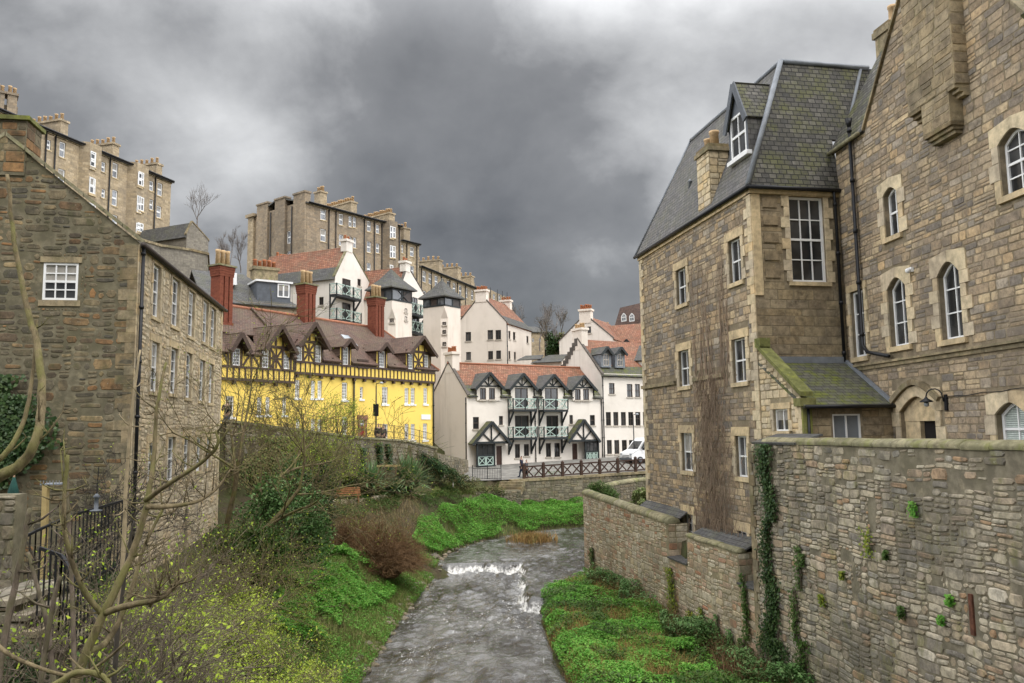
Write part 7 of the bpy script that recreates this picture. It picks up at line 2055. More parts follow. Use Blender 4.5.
for a, b in zip(W_[:-1], W_[1:]):
 mb = MB(); za, zb_ = szt(a) + .05, szt(b) + .05; m = (a + b) / 2; zm = (za + zb_) / 2
 mb.bar(STF.pt(a + .1, za + 1.02, -.2), STF.pt(b - .1, zb_ + 1.02, -.2), .09, .12); mb.bar(STF.pt(a + .1, za + .14, -.2), STF.pt(b - .1, zb_ + .14, -.2), .08, .1)
 for (p, q, zp, zq) in ((a, m, za, zm), (m, b, zm, zb_)):
  mb.bar(STF.pt(p + .06, zp + .2, -.19), STF.pt(q - .06, zq + .97, -.19), .06, .1); mb.bar(STF.pt(p + .06, zp + .97, -.215), STF.pt(q - .06, zq + .2, -.215), .06, .1)
 mb.build('crossed_rails', M['fence'], tf)
# steps, gate rails and the side wall left of the terrace
F = Frame(P(437, 430, 63.5).xy, P(468, 430, 72).xy)
t = thing('side_wall', 'stepped dark rubble wall climbing between yellow house and white terrace', 'wall', tuple(F.pt(3, -4)))
top = [(0, F.hit(438, 453)[1]), (2.5, F.hit(446, 455)[1]), (5, F.hit(455, 457)[1]), (F.len, -2.6)]
mb = MB(); n = len(top)
for (a, za), (b, zb_) in zip(top[:-1], top[1:]): mb.prism([F.pt(a, -6, .0), F.pt(b, -6, .0), F.pt(b, -6, -.5), F.pt(a, -6, -.5)], [F.pt(a, za, 0), F.pt(b, zb_, 0), F.pt(b, zb_, -.5), F.pt(a, za, -.5)])
mb.build('wall_core', M['m_wall'], t)
stones_mb(F, [(0, -6), (F.len, -6)] + top[::-1], (), rows=(.2, .34), lens=(.3, .7), depth=.05, gap=.025, jit=.02, seed=97).build('stonework', M['st_garden'], t)
F = Frame(P(470, 430, 68.2).xy, P(519, 430, 67.2).xy)
t = thing('garden_gate', 'low iron gate and railings beside steps left of the timber fence', 'gate', tuple(F.pt(2, -4.6)))
mb = MB(); gz_ = ztp(*F.pt(2, 0).xy); bars_rail(mb, F, .2, F.len - 1.6, gz_, gz_ + 1.0, 0, .14, .011)
for u in (.2, 1.5, F.len - 1.6): mb.bar(F.pt(u, gz_ - .3, 0), F.pt(u, gz_ + 1.25, 0), .06)
mb.build('iron_bars', M['iron'], t)
t = thing('stone_steps', 'pale stone steps and landing leading down from the street', 'steps', tuple(F.pt(2.5, -5)))
mb = MB()
for i in range(5): mb.fbox(F, 2.6 + i * .0, F.len + .3, -4.25 - .2 * (i + 1), -4.25 - .2 * i - .004, -.9 + .3 * i, .3 + .3 * i)
mb.fbox(F, -1.5, 2.59, -6, -5.05, -1.5, .6)
mb.build('stone_treads', M['dressed_old'], t)
F = Frame(P(418, 430, 60.5).xy, P(520, 430, 65.5).xy)
t = thing('low_wall', 'low dry rubble garden wall above the bright green bank', 'wall', tuple(F.pt(4, -5.4)))
zz = [F.hit(x, y)[1] for x, y in ((420, 494), (520, 490))]
ol = [(0, -7), (F.len, -7), (F.len, zz[1]), (0, zz[0])]
mb = MB(); mb.prism([F.pt(0, -7, 0), F.pt(F.len, -7, 0), F.pt(F.len, -7, -.6), F.pt(0, -7, -.6)], [F.pt(0, zz[0], 0), F.pt(F.len, zz[1], 0), F.pt(F.len, zz[1], -.6), F.pt(0, zz[0], -.6)]); mb.build('wall_core', M['m_left'], t)
stones_mb(F, ol, (), rows=(.14, .28), lens=(.25, .6), depth=.06, gap=.03, jit=.03, wave=.03, seed=99, lo=-6.4).build('stonework', M['st_garden'], t)
# curved garden wall on the right bank
pts = [TW.pt(uE + .15, 0, -.95), Vector((4.95, 51.5, 0))] + [P(x, 430, y) for x, y in ((597, 54.6), (606, 56.2), (618, 57.6), (636, 59), (660, 60))]
t = thing('curved_wall', 'low curving garden wall with rounded coping beyond the river wall', 'wall', (pts[2].x, pts[2].y, -5))
for a, b, y0, y1 in zip(pts[:-1], pts[1:], (510, 499, 491, 487.5, 484.5, 481.5), (499, 491, 487.5, 484.5, 481.5, 480)):
 F = Frame(a.xy, b.xy); za, zb_ = F.hit(512 + (a.x / a.y) * 806, y0)[1], F.hit(512 + (b.x / b.y) * 806, y1)[1]
 MB().prism([F.pt(0, -8, 0), F.pt(F.len, -8, 0), F.pt(F.len, -8, -.5), F.pt(0, -8, -.5)], [F.pt(0, za, 0), F.pt(F.len, zb_, 0), F.pt(F.len, zb_, -.5), F.pt(0, za, -.5)]).build('wall_core', M['m_wall'], t)
 stones_mb(F, [(0, -7.6), (F.len, -7.6), (F.len, zb_), (0, za)], (), rows=(.15, .28), lens=(.25, .55), depth=.04, gap=.02, jit=.02, seed=101).build('stonework', M['st_garden'], t)
 coping(t, F, 0, F.len, za, .62, .25, .06, seed=4, zend=zb_)

# lamp posts
def lamp_post(label, x, y, z, h, name='lamp_post', sign=True):
 t = thing(name, label, 'lamp post', (x, y, z))
 MB().lathe((x, y, z), [(.11, 0), (.09, 1.2), (.06, 1.25), (.045, h)], 8).build('post', M['iron'], t)
 MB().tube([(x, y, z + h), (x, y, z + h + .15), (x + .25, y - .05, z + h + .22)], .035, 6).build('arm', M['iron'], t)
 MB().lathe((x + .38, y - .05, z + h + .14), [(.06, 0), (.15, .03), (.15, .09), (.07, .16)], 8).build('lantern', M['glass_pale'], t)
 return t
p = P(376, 430, 58.5); zb_ = -.9
lamp_post('tall slim lamp post with dark sign outside the yellow house', p.x, p.y, zb_, P(376, 386, 58.5).z - zb_)
q = P(376.4, 410, 58.4)
t = thing('traffic_sign', 'small dark traffic sign seen from behind on the slim lamp post', 'sign', (p.x, p.y - .05, q.z))
MB().fbox(Frame((p.x - .2, p.y - .1), (p.x + .2, p.y - .1)), 0, .4, q.z - .45, q.z + .45, -.03, .0).build('back_plate', M['iron'], t)
p = P(633.6, 430, 77.5); zb_ = ztp(p.x, p.y)
lamp_post('thin grey lamp post in front of the right-hand white house', p.x, p.y, zb_, P(633, 416.5, 77.5).z - zb_)

# white van
def van(x, y, z, rz):
 t = thing('white_van', 'white panel van parked on the street, half hidden by the stone house', 'van', (x, y, z))
 ca, sa = math.cos(rz), math.sin(rz)
 def T(px_, py_, pz_): return (x + px_ * ca - py_ * sa, y + px_ * sa + py_ * ca, z + pz_)
 prof = [(2.55, .35), (2.6, .75), (2.45, 1.05), (1.75, 1.35), (1.05, 2.15), (.6, 2.42), (-2.5, 2.45), (-2.6, 2.2), (-2.6, .35)]
 mb = MB()
 yl = [(-.98, .0), (-1.0, 1.0), (1.0, 1.0), (.98, 0)]
 n = len(prof); vs = []
 for yy, s in ((-.93, .97), (-1.0, 1), (1.0, 1), (.93, .97)):
  vs += [T(a * (.99 if abs(yy) < .95 else 1), yy * (1 if b < 1.2 else .93 - .04 * (b - 1.2)), b if abs(yy) > .95 else b * .99 + .004) for a, b in prof]
 fs = []
 for i in range(3):
  for k_ in range(n): fs.append((i * n + k_, i * n + (k_ + 1) % n, (i + 1) * n + (k_ + 1) % n, (i + 1) * n + k_))
 fs += [tuple(reversed(range(n))), tuple(range(3 * n, 4 * n))]
 pm = plain('white_van_paint', (.80, .80, .80), .3, .04, 3, spec=.5, bump=0)
 mb.add(vs, fs); mb.build('body', pm, t)
 e = .012
 MB().poly([T(1.72 + e, -.78, 1.40), T(1.72 + e, .78, 1.40), T(1.08 + e, .70, 2.13), T(1.08 + e, -.70, 2.13)]).build('windscreen', M['glass'], t)
 for s in (-1, 1):
  pts = [T(1.5, s * .975, 1.42), T(.45, s * .985, 1.42), T(.45, s * .945, 2.08), T(1.02, s * .945, 2.08)]
  MB().poly(pts if s > 0 else pts[::-1]).build('side_window', M['glass'], t)
  w_ = MB(); w_.fbox(Frame(T(2.44, -.85 * s - .13, 0)[:2], T(2.44, -.85 * s + .13, 0)[:2]), 0, 1, 0, .01, 0, .01) if False else None
  a, b = T(2.53, s * .62, .88), T(2.53, s * .92, .88)
  MB().bar(a, b, .12, .2).build('headlight', M['glass_pale'], t)
  MB().bar(T(1.3, s * 1.02, 1.4), T(1.3, s * 1.22, 1.4), .12, .24).build('wing_mirror', M['iron'], t)
  for xx in (1.6, -1.6):
   o = MB().tube([T(xx, s * .78, .34), T(xx, s * 1.0, .34)], .34, 16).build('wheel', M['iron'], t)
   MB().tube([T(xx, s * 1.0, .34), T(xx, s * 1.015, .34)], .2, 12).build('hub', M['lead'], o)
 MB().bar(T(2.56, -.55, .72), T(2.56, .55, .72), .06, .22).build('grille', M['iron'], t)
 MB().bar(T(2.6, -.95, .45), T(2.6, .95, .45), .1, .22).build('bumper', M['lead_dark'], t)
 MB().bar(T(2.615, -.26, .55), T(2.615, .26, .55), .02, .11).build('number_plate', M['white'], t)
 return t
p = P(622, 430, 77)
van(p.x + 2.6, p.y + 1.5, ztp(p.x + 1.5, p.y) + .05, R(208))

# bench, timber frame, and garden things
def bench(p, rz):
 F = Frame((p.x - .8 * math.cos(rz), p.y - .8 * math.sin(rz)), (p.x + .8 * math.cos(rz), p.y + .8 * math.sin(rz)))
 t = thing('park_bench', 'reddish wooden bench beside the dark evergreen in the riverside garden', 'bench', tuple(p))
 m = plain('orange_bench_wood', (.30, .14, .06), .7, .25, 6)
 z = p.z
 mb = MB()
 for i in range(4): mb.fbox(F, 0, 1.7, z + .42, z + .46, -.02 + .11 * i, .07 + .11 * i)
 mb.build('seat', m, t)
 mb = MB()
 for i in range(4): mb.fbox(F, 0, 1.7, z + .52 + .11 * i, z + .60 + .11 * i, -.08 - .02 * i, -.05 - .02 * i)
 mb.build('backrest', m, t)
 for u in (.1, 1.5):
  MB().fbox(F, u, u + .07, z - .05, z + .42, .3, .37).build('leg', m, t); MB().fbox(F, u, u + .07, z - .05, z + .95, -.14, -.06).build('leg', m, t)
 return t
g = ground_at(346, 503); bench(Vector((g.x, g.y, g.z)), R(20))
ga, gb = ground_at(322, 505), ground_at(424, 498); F = Frame(ga.xy, gb.xy)
ke = thing('garden_edging', 'pale low stone edging along the riverside garden path', 'edging', tuple(F.pt(F.len / 2, (ga.z + gb.z) / 2)))
km = MB(); rk = random.Random(2); u = 0
while u < F.len - .2:
 l = rk.uniform(.4, .8); z = ztp(*F.pt(u + l / 2, 0).xy); km.fbox(F, u, u + l - .03, z - .5, z + .24 + rk.uniform(-.04, .04), -.3, rk.uniform(-.02, .03)); u += l
km.build('edging_stones', M['st_river'], ke)
p = P(382, 430, 55.5); z0 = ztp(p.x, p.y)
t = thing('timber_arbour', 'small weathered timber frame with flat top between two spiky plants', 'pergola', (p.x, p.y, z0))
F = Frame((p.x - .3, p.y), (p.x + 1.0, p.y))
mb = MB()
for u in (0, 1.2): mb.fbox(F, u, u + .12, z0 - .1, z0 + 1.9, -.12, 0); mb.fbox(F, u, u + .12, z0 - .1, z0 + 1.9, -1.0, -.88)
mb.build('posts', M['wood'], t)
mb = MB()
for i in range(6): mb.fbox(F, -.15, 1.5, z0 + 1.9 + .003, z0 + 2.0, -1.1 + .2 * i, -1.0 + .2 * i)
mb.build('top_slats', M['post_tan'], t)
p = ground_at(453, 490); 
t = thing('garden_lantern', 'small white garden lantern on a post by the steps', 'lantern', tuple(p))
MB().lathe(p, [(.06, -.1), (.05, .9)], 6).build('post', M['sill_stone'], t); MB().lathe(p + Vector((0, 0, .9)), [(.1, 0), (.2, .02), (.17, .3), (.25, .34), (.03, .62)], 8).build('lantern_head', M['white'], t)

# railings and steps at the lower left
gr = [(P(-12, 556, 15.5)), (P(36, 531, 16.5)), (P(72, 515, 17.5)), (P(126, 500, 19.5))]
t = thing('iron_railing', 'black iron railing running along the garden edge under left house', 'railing', tuple(gr[1]))
mb = MB()
for a, b in zip(gr[:-1], gr[1:]):
 F = Frame(a.xy, b.xy); n = int(F.len / .13)
 mb.bar(a, b, .05, .05); mb.bar(a - Vector((0, 0, 1.5)), b - Vector((0, 0, 1.5)), .04)
 for i in range(n + 1):
  q = a.lerp(b, i / n); mb.bar(q, q - Vector((0, 0, 1.6)), .022)
mb.build('iron_bars', M['iron'], t)
gr2 = [P(40, 548, 11.5), P(62, 556, 11.5), P(92, 606, 11.2), P(100, 640, 11)]
t = thing('stair_railing', 'black iron handrail stepping down beside mossy stone steps at lower left', 'railing', tuple(gr2[1]))
mb = MB()
for a, b in zip(gr2[:-1], gr2[1:]):
 n = max(3, int((b.xy - a.xy).length / .07)); mb.bar(a, b, .045, .045)
 for i in range(n + 1):
  q = a.lerp(b, i / n); mb.bar(q, q - Vector((0, 0, 1.25)), .02)
mb.build('iron_bars', M['iron'], t)
t = thing('stone_stair', 'mossy stone stair wall with stepped coping at the lower left corner', 'steps', tuple(P(20, 640, 11)))
mb = MB()
for i, (x, y) in enumerate(((-20, 590), (0, 592), (14, 606), (26, 622), (36, 640), (46, 660), (56, 680))):
 a, b = P(x - 6, y + 14, 11.6 - i * .06), P(x + 14, y + 14, 11.6 - i * .06)
 F = Frame(a.xy, b.xy); mb.fbox(F, 0, F.len, a.z - 2.2, a.z, -1.3, .0 + .02 * i)
mb.build('stair_core', M['earth'], t)
mb = MB()
for i, (x, y) in enumerate(((-20, 590), (0, 592), (14, 606), (26, 622), (36, 640), (46, 660), (56, 680))):
 a, b = P(x - 6, y + 14, 11.6 - i * .06), P(x + 14, y + 14, 11.6 - i * .06)
 F = Frame(a.xy, b.xy); mb.fbox(F, -.04, F.len + .04, a.z + .003, a.z + .08, -1.4, .06 + .02 * i)
 stones_mb(F, rect_loop(0, F.len, a.z - 2.1, a.z - .02), (), (.16, .26), (.2, .4), .03, seed=i, d=.02 * i, mb=mb)
mb.build('stonework', M['st_garden'], t)
p0 = P(-14, 495, 14); F = Frame(p0.xy, P(17, 495, 14).xy)
t = thing('gate_pier', 'square rubble pier beside the garden railing at far left', 'pier', tuple(p0))
MB().fbox(F, 0, F.len, p0.z - 4, p0.z, -.3, 0).build('pier_core', M['m_left'], t)
stones_mb(F, rect_loop(0, F.len, p0.z - 3.8, p0.z), (), (.16, .28), (.2, .4), .03, seed=3).build('stonework', M['st_garden'], t)
pt0, pt1 = P(46, 485, 18), P(45, 534, 18)
t = thing('bird_table', 'tan timber post with a small wire bird table on top', 'bird table', tuple(pt1))
MB().bar(pt1 - Vector((0, 0, 1)), pt0, .11).build('post', M['post_tan'], t)
F = Frame((pt0.x - .1, pt0.y), (pt0.x + .35, pt0.y)); mb = MB(); mb.fbox(F, 0, .42, pt0.z, pt0.z + .03, -.35, .05)
for i in range(7): mb.bar(F.pt(.42 * i / 6, pt0.z, .05), F.pt(.42 * i / 6, pt0.z + .1, .05), .012)
mb.build('tray', M['lead'], t)
pt0 = P(14, 479, 22)
t = thing('folded_parasol', 'folded dark green garden parasol standing behind the gate pier', 'parasol', tuple(pt0 - Vector((0, 0, 1.9))))
MB().lathe(pt0 - Vector((0, 0, 1.4)), [(.16, -.4), (.22, 0), (.2, .5), (.13, 1.1), (.03, 1.45)], 9).build('canopy', plain('dark_green_canvas', (.012, .05, .04), .9), t)
MB().lathe(pt0 - Vector((0, 0, 2.6)), [(.03, 0), (.03, 2.7)], 6).build('pole', M['wood'], t)
pf = P(96, 512, 18)
t = thing('bird_feeder', 'hanging pale bird feeder with tray among twigs before the left gable', 'bird feeder', tuple(pf))
MB().lathe(pf, [(.04, .0), (.13, .02), (.13, .04), (.045, .06), (.045, .3), (.08, .33), (.02, .4)], 9).build('feeder_tube', M['lead_dark'], t); MB().bar(pf + Vector((0, 0, .4)), pf + Vector((.02, 0, 1.0)), .015).build('hanging_wire', M['iron'], t)

# ================================================================= people
def person(label, loc, rz, jacket, trousers, hair, stride=.0, h=1.72, arms='down', bag=None, hold=False):
 t = thing('person', label, 'person', tuple(loc))
 s = h / 1.75
 def sk(name, pts, edges, mat, parent, sub=1, root=0):
  me = bpy.data.meshes.new(name)
  ca, sa = math.cos(rz), math.sin(rz)
  V = [(s * (x * ca - y * sa), s * (x * sa + y * ca), s * z) for x, y, z, r in pts]
  me.from_pydata(V, edges, []); me.materials.append(mat)
  o = bpy.data.objects.new(name, me); C.objects.link(o); o.parent = parent; WL[o] = WL[parent]
  m = o.modifiers.new('skin', 'SKIN'); sv_ = me.skin_vertices[0].data
  for v, p in zip(sv_, pts): v.radius = (p[3] * s, p[3] * s)
  sv_[root].use_root = True; m.use_smooth_shade = True
  sb = o.modifiers.new('sub', 'SUBSURF'); sb.levels = sub; sb.render_levels = sub
  return o
 skin = plain('skin_tone', (.45, .28, .20), .6) if 'skin_tone' not in bpy.data.materials else bpy.data.materials['skin_tone']
 st = stride
 if arms == 'front': hand = lambda sd: [(sd * .2, 0, 1.42, .055), (sd * .25, .04, 1.14, .045), (sd * .12, .28, 1.2, .035), (sd * .06, .36, 1.27, .03)]
 else: hand = lambda sd: [(sd * .2, 0, 1.42, .055), (sd * .25, -.03 + sd * st * .3, 1.12, .045), (sd * .26, .06 + sd * st * .5, .87, .034), (sd * .26, .08 + sd * st * .5, .79, .03)]
 pts = [(0, 0, .95, .14), (0, 0, 1.18, .135), (0, 0, 1.40, .13), (0, 0, 1.50, .055), (0, .01, 1.60, .085), (0, .015, 1.68, .085)]
 ed = [(0, 1), (1, 2), (2, 3), (3, 4), (4, 5)]
 for sd in (-1, 1):
  b = len(pts); pts += hand(sd); ed += [(2, b), (b, b + 1), (b + 1, b + 2), (b + 2, b + 3)]
  hx, hy, hz, _ = pts[-1]
  for i in range(5):
   f = len(pts); dx = (i - 2) * .018; ln_ = (.06, .085, .09, .085, .065)[i]
   if arms == 'front': pts.append((hx + dx, hy + ln_, hz + .01, .009))
   else: pts.append((hx + (.03 if i == 0 else 0) * -sd, hy + dx * 1.3, hz - ln_, .009))
   ed.append((b + 3, f))
  b = len(pts); k_ = sd * st
  pts += [(sd * .09, 0, .88, .095), (sd * .1, k_ * .5 + .02, .48, .062), (sd * .1, k_ * .85 - .02, .09, .042), (sd * .11, k_ * .85 + .14, .04, .036)]
  ed += [(0, b), (b, b + 1), (b + 1, b + 2), (b + 2, b + 3)]
 body = sk('body', pts, ed, skin, t)
 jp = [(0, 0, .88, .17), (0, 0, 1.18, .165), (0, 0, 1.42, .15)]; je = [(0, 1), (1, 2)]
 for sd in (-1, 1):
  b = len(jp); hp = hand(sd); jp += [(x, y, z, r + .022) for x, y, z, r in hp[:3]]; je += [(2, b), (b, b + 1), (b + 1, b + 2)]
 sk('jacket', jp, je, jacket, t)
 tp = [(0, 0, .92, .155)]; te_ = []
 for sd in (-1, 1):
  b = len(tp); k_ = sd * st; tp += [(sd * .095, 0, .82, .11), (sd * .1, k_ * .5 + .02, .48, .08), (sd * .1, k_ * .85 - .02, .10, .066), (sd * .11, k_ * .85 + .16, .04, .055)]; te_ += [(0, b), (b, b + 1), (b + 1, b + 2), (b + 2, b + 3)]
 sk('trousers', tp, te_, trousers, t)
 sk('hair', [(0, -.02, 1.62, .085), (0, -.01, 1.70, .09), (0, -.035, 1.66, .09)], [(0, 1), (1, 2)], hair, t)
 fc_ = []
 ca, sa = math.cos(rz), math.sin(rz)
 if bag:
  sk('backpack', [(0, -.2, 1.02, .12), (0, -.21, 1.3, .13)], [(0, 1)], bag, t)
 return t
blk = plain('black_cloth', (.018, .018, .022), .9); navy = plain('navy_cloth', (.02, .026, .05), .9); grey_c = plain('grey_cloth', (.07, .07, .075), .9); jean = plain('blue_denim', (.04, .055, .10), .9)
hr = plain('dark_hair', (.03, .02, .014), .7); hr2 = plain('grey_cap', (.10, .09, .085), .8)
p = P(521, 430, 68.9); person('person in navy jacket walking along the street behind the timber fence', (p.x, p.y, ztp(p.x, p.y) + .05), R(70), navy, jean, hr, .28, 1.85)
p = P(526, 430, 68.5); person('smaller person in grey jacket beside the one in navy', (p.x, p.y, ztp(p.x, p.y) + .05), R(60), grey_c, blk, hr2, .22, 1.6)
p = P(378.5, 430, 57.6); person('person in black jacket standing by the lamp post outside yellow house', (p.x, p.y, float(terr_z(18)) + .0), R(200), blk, blk, hr, 0, 1.75)
p = P(383.5, 430, 58); person('person in dark grey coat beside the one in black by yellow house', (p.x, p.y, float(terr_z(18.6)) + .05), R(150), grey_c, blk, hr, 0, 1.72)
p = P(226.5, 430, 45.8); person('person in black holding a camera at the left end of yellow house', (p.x, p.y, P(227, 421, 45.8).z - .55), R(180), blk, jean, hr, 0, 1.78, 'front', blk)

# ================================================================= plants
M['bark_olive'] = barkm('olive_bark', (.165, .13, .075), (.15, .145, .05))
M['bark_grey'] = barkm('grey_brown_bark', (.14, .11, .085), (.12, .11, .06))
M['bark_tan'] = plain('tan_twig_bark', (.27, .215, .13), .9, .3, 8)
M['bark_dark'] = plain('dark_bark', (.05, .042, .032), .9, .3, 8)
M['bark_pale'] = plain('pale_far_bark', (.20, .175, .16), .9, .25, 4)
M['twig_rust'] = leafmat('rust_twigs', [(.17, .10, .05), (.23, .135, .07), (.12, .075, .04), (.20, .13, .075)], .85, .1)
M['twig_dead'] = leafmat('dead_creeper_twigs', [(.24, .175, .125), (.33, .25, .18), (.18, .13, .095), (.28, .21, .15)], .9, .1)
M['straw'] = leafmat('straw_stems', [(.22, .165, .085), (.15, .12, .06), (.29, .225, .12), (.11, .09, .045)], .85, .1)
M['straw_rust'] = leafmat('rusty_reed_stems', [(.30, .17, .065), (.24, .15, .06), (.34, .22, .09), (.16, .15, .05)], .85, .1)
M['leaf_bright'] = leafmat('bright_green_leaves', [(.14, .35, .05), (.19, .44, .065), (.09, .28, .045), (.25, .48, .09), (.20, .33, .07)], .5, .35, .35, .5)
M['leaf_mid'] = leafmat('mid_green_leaves', [(.07, .13, .03), (.10, .165, .04), (.05, .10, .025), (.125, .17, .05)], .5, .35, .3, .5)
M['leaf_dark'] = leafmat('dark_ivy_leaves', [(.03, .065, .018), (.048, .09, .026), (.02, .046, .014), (.075, .115, .04)], .4, .4, .1, .6)
M['leaf_bush'] = leafmat('grey_green_bush_leaves', [(.10, .20, .06), (.15, .26, .085), (.07, .15, .045), (.19, .28, .11)], .5, .35, .15, .4)
M['leaf_bud'] = leafmat('yellow_green_buds', [(.32, .42, .04), (.44, .52, .06), (.22, .33, .035), (.36, .42, .08)], .5, .3, .3)
M['leaf_lime'] = leafmat('lime_leaves', [(.20, .24, .03), (.26, .28, .04), (.14, .19, .03), (.10, .15, .03)], .5, .3, .2)
M['blade'] = leafmat('sword_leaves', [(.09, .17, .06), (.14, .23, .09), (.06, .12, .05), (.22, .29, .15)], .4, .4, .1)
M['grass'] = leafmat('grass_blades', [(.12, .20, .04), (.18, .23, .06), (.24, .23, .09), (.09, .17, .035), (.28, .24, .11)], .7, .2, .15)
M['conifer'] = leafmat('conifer_needles', [(.035, .07, .025), (.05, .09, .032), (.025, .052, .02)], .6, .2)

def leaf_arrays(pos, size, rs, up=.5, aspect=.55, nrm=None, droop=.25):
 """four-point folded leaves at pos (N,3); up: how far they face the sky"""
 N = len(pos); size = np.broadcast_to(size, (N,))
 n = rs.randn(N, 3); n /= np.linalg.norm(n, axis=1)[:, None]
 tgt = np.array([0, 0, 1.0]) if nrm is None else np.asarray(nrm, float)
 n = n * (1 - up) + tgt * up * 1.2; n /= np.linalg.norm(n, axis=1)[:, None] + 1e-9
 t = rs.randn(N, 3); t -= n * (t * n).sum(1)[:, None]; t /= np.linalg.norm(t, axis=1)[:, None] + 1e-9
 b = np.cross(n, t); s = size[:, None]
 v0 = pos - t * s * .5; v2 = pos + t * s * .5 - n * s * droop
 v1 = pos + b * s * aspect * .5 + n * s * .08; v3 = pos - b * s * aspect * .5 + n * s * .08
 V = np.stack([v0, v1, v2, v3], 1).reshape(-1, 3)
 Fc = np.arange(4 * N).reshape(N, 4)
 return V, Fc
def blades_arrays(pos, h, wdt, rs, lean=.35):
 N = len(pos); a = rs.rand(N) * 6.283; l = lean * rs.rand(N); b = rs.rand(N) * 6.283
 sd = np.stack([np.cos(a), np.sin(a), np.zeros(N)], 1) * (np.broadcast_to(wdt, (N,))[:, None] * .5)
 hh = np.broadcast_to(h, (N,))
 mid = pos + np.stack([np.cos(b) * l * hh * .35, np.sin(b) * l * hh * .35, hh * .6], 1)
 tip = pos + np.stack([np.cos(b) * l * hh, np.sin(b) * l * hh, hh * (1 - .4 * l)], 1)
 V = np.stack([pos - sd, pos + sd, mid + sd * .75, mid - sd * .75, tip + sd * .15, tip - sd * .15], 1).reshape(-1, 3)
 return V, (np.arange(N)[:, None, None] * 6 + np.array([[0, 1, 2, 3], [3, 2, 4, 5]])[None]).reshape(-1, 4)
def in_poly(x, y, poly):
 c = np.zeros(len(x), bool); n = len(poly)
 for i in range(n):
  x0, y0 = poly[i]; x1, y1 = poly[(i + 1) % n]
  m = ((y0 > y) != (y1 > y)) & (x < (x1 - x0) * (y - y0) / (y1 - y0 + 1e-12) + x0)
  c ^= m
 return c
def sample_poly(poly, n, rs, clump=None):
 a = np.array(poly); lo, hi = a.min(0), a.max(0)
 out_ = np.zeros((0, 2))
 while len(out_) < n:
  q = lo + rs.rand(n * 3, 2) * (hi - lo)
  q = q[in_poly(q[:, 0], q[:, 1], poly)]
  if clump is not None:
   k_ = vnoise(q[:, 0] + 40, q[:, 1] + 40, clump[0], clump[1]) + vnoise(q[:, 0] + 80, q[:, 1], clump[0] * 3.1, clump[1] + 1) * .5
   q = q[k_ > clump[2] * rs.rand(len(q)) + (clump[3] if len(clump) > 3 else -.3)]
  if len(q) == 0: break
  out_ = np.concatenate([out_, q])
 return out_[:n]
def ground_cover(name, label, cat, poly, n, size, h, mat, seed, clump=None, up=.68, mound=.35, ms=.9):
 rs = np.random.RandomState(seed); q = sample_poly(poly, n, rs, clump)
 z = ground_z(q[:, 0], q[:, 1]); m = (vnoise(q[:, 0] + 60, q[:, 1] + 60, ms, seed) + .5) * .7 + (vnoise(q[:, 0], q[:, 1] + 30, ms * 3, seed + 5) + .5) * .3
 z = z + m * mound + rs.rand(len(q)) ** .6 * h * (.5 + m)
 V, Fc = leaf_arrays(np.column_stack([q, z]), size * (.6 + .8 * rs.rand(len(q))), rs, up)
 return tag(np_mesh(name, V, Fc, mat, loc=(float(q[:, 0].mean()), float(q[:, 1].mean()), float(z.mean()))), label, cat, kind='stuff')
def grass_cover(name, label, cat, poly, n, h, wdt, mat, seed, clump=None, lean=.9):
 rs = np.random.RandomState(seed); q = sample_poly(poly, n, rs, clump); z = ground_z(q[:, 0], q[:, 1]) - .03
 V, Fc = blades_arrays(np.column_stack([q, z]), h * (.5 + rs.rand(len(q))), wdt, rs, lean)
 return tag(np_mesh(name, V, Fc, mat, loc=(float(q[:, 0].mean()), float(q[:, 1].mean()), float(z.mean()))), label, cat, kind='stuff')
GP = lambda pts: [tuple(ground_at(*q).xy) for q in pts]

# the green carpets on the banks
isle = [(float(np.interp(y, *eR)) + .06, y) for y in np.arange(19, 43.6, .6)] + [(twx(y) - .1, y) for y in (43.5, 35, 27, 19)]
ground_cover('undergrowth', 'bright green leafy carpet on the bank under the river wall', 'undergrowth', isle, 60000, .105, .2, M['leaf_bright'], 11, (.55, 3, .5, -.36), mound=.42)
ground_cover('undergrowth', 'darker weeds scattered through the carpet under the river wall', 'undergrowth', isle, 12000, .12, .30, M['leaf_mid'], 12, (.7, 8, .2, -.05), mound=.42)
grass_cover('grass', 'straw and olive grass mixed through the carpet under the river wall', 'grass', isle, 16000, .34, .014, M['grass'], 22, (.5, 31, .3, -.1))
foot = [(twx(y) - .1, y) for y in np.arange(20, 43, 1.0)] + [(twx(y) - 1.1 - .4 * math.sin(y * 1.3), y) for y in np.arange(42, 19, -1.0)]
ground_cover('undergrowth', 'taller grey-green weeds along the foot of the river wall', 'undergrowth', foot, 9000, .12, .6, M['leaf_bush'], 61, (.8, 5, .3, -.2), mound=.4)
grass_cover('grass', 'dead brown stems along the foot of the river wall', 'grass', foot, 5000, .8, .012, M['twig_rust'], 62)
grass_cover('grass', 'reddish dead stems standing in the carpet under the river wall', 'grass', isle, 14000, .55, .012, M['straw_rust'], 13, (.45, 21, .2, .0))
bank = GP([(412, 546), (418, 525), (445, 510), (480, 503), (520, 498), (560, 503), (583, 505)]) + [(6.5, 67), (18, 70), (30, 71), (30, 69.2), (18, 67), tuple(PZ(583, 527, WU).xy), tuple(PZ(545, 530, WU).xy), tuple(PZ(500, 537, WU).xy), tuple(PZ(470, 545, WU).xy), tuple(PZ(440, 563, -8).xy)]
ground_cover('undergrowth', 'bright green leafy carpet on the far bank below the low wall', 'undergrowth', bank, 52000, .13, .24, M['leaf_bright'], 14, (.4, 4, .2, -.4), mound=.5)
grass_cover('grass', 'tufty grass along the far water edge', 'grass', bank, 14000, .38, .025, M['grass'], 15)
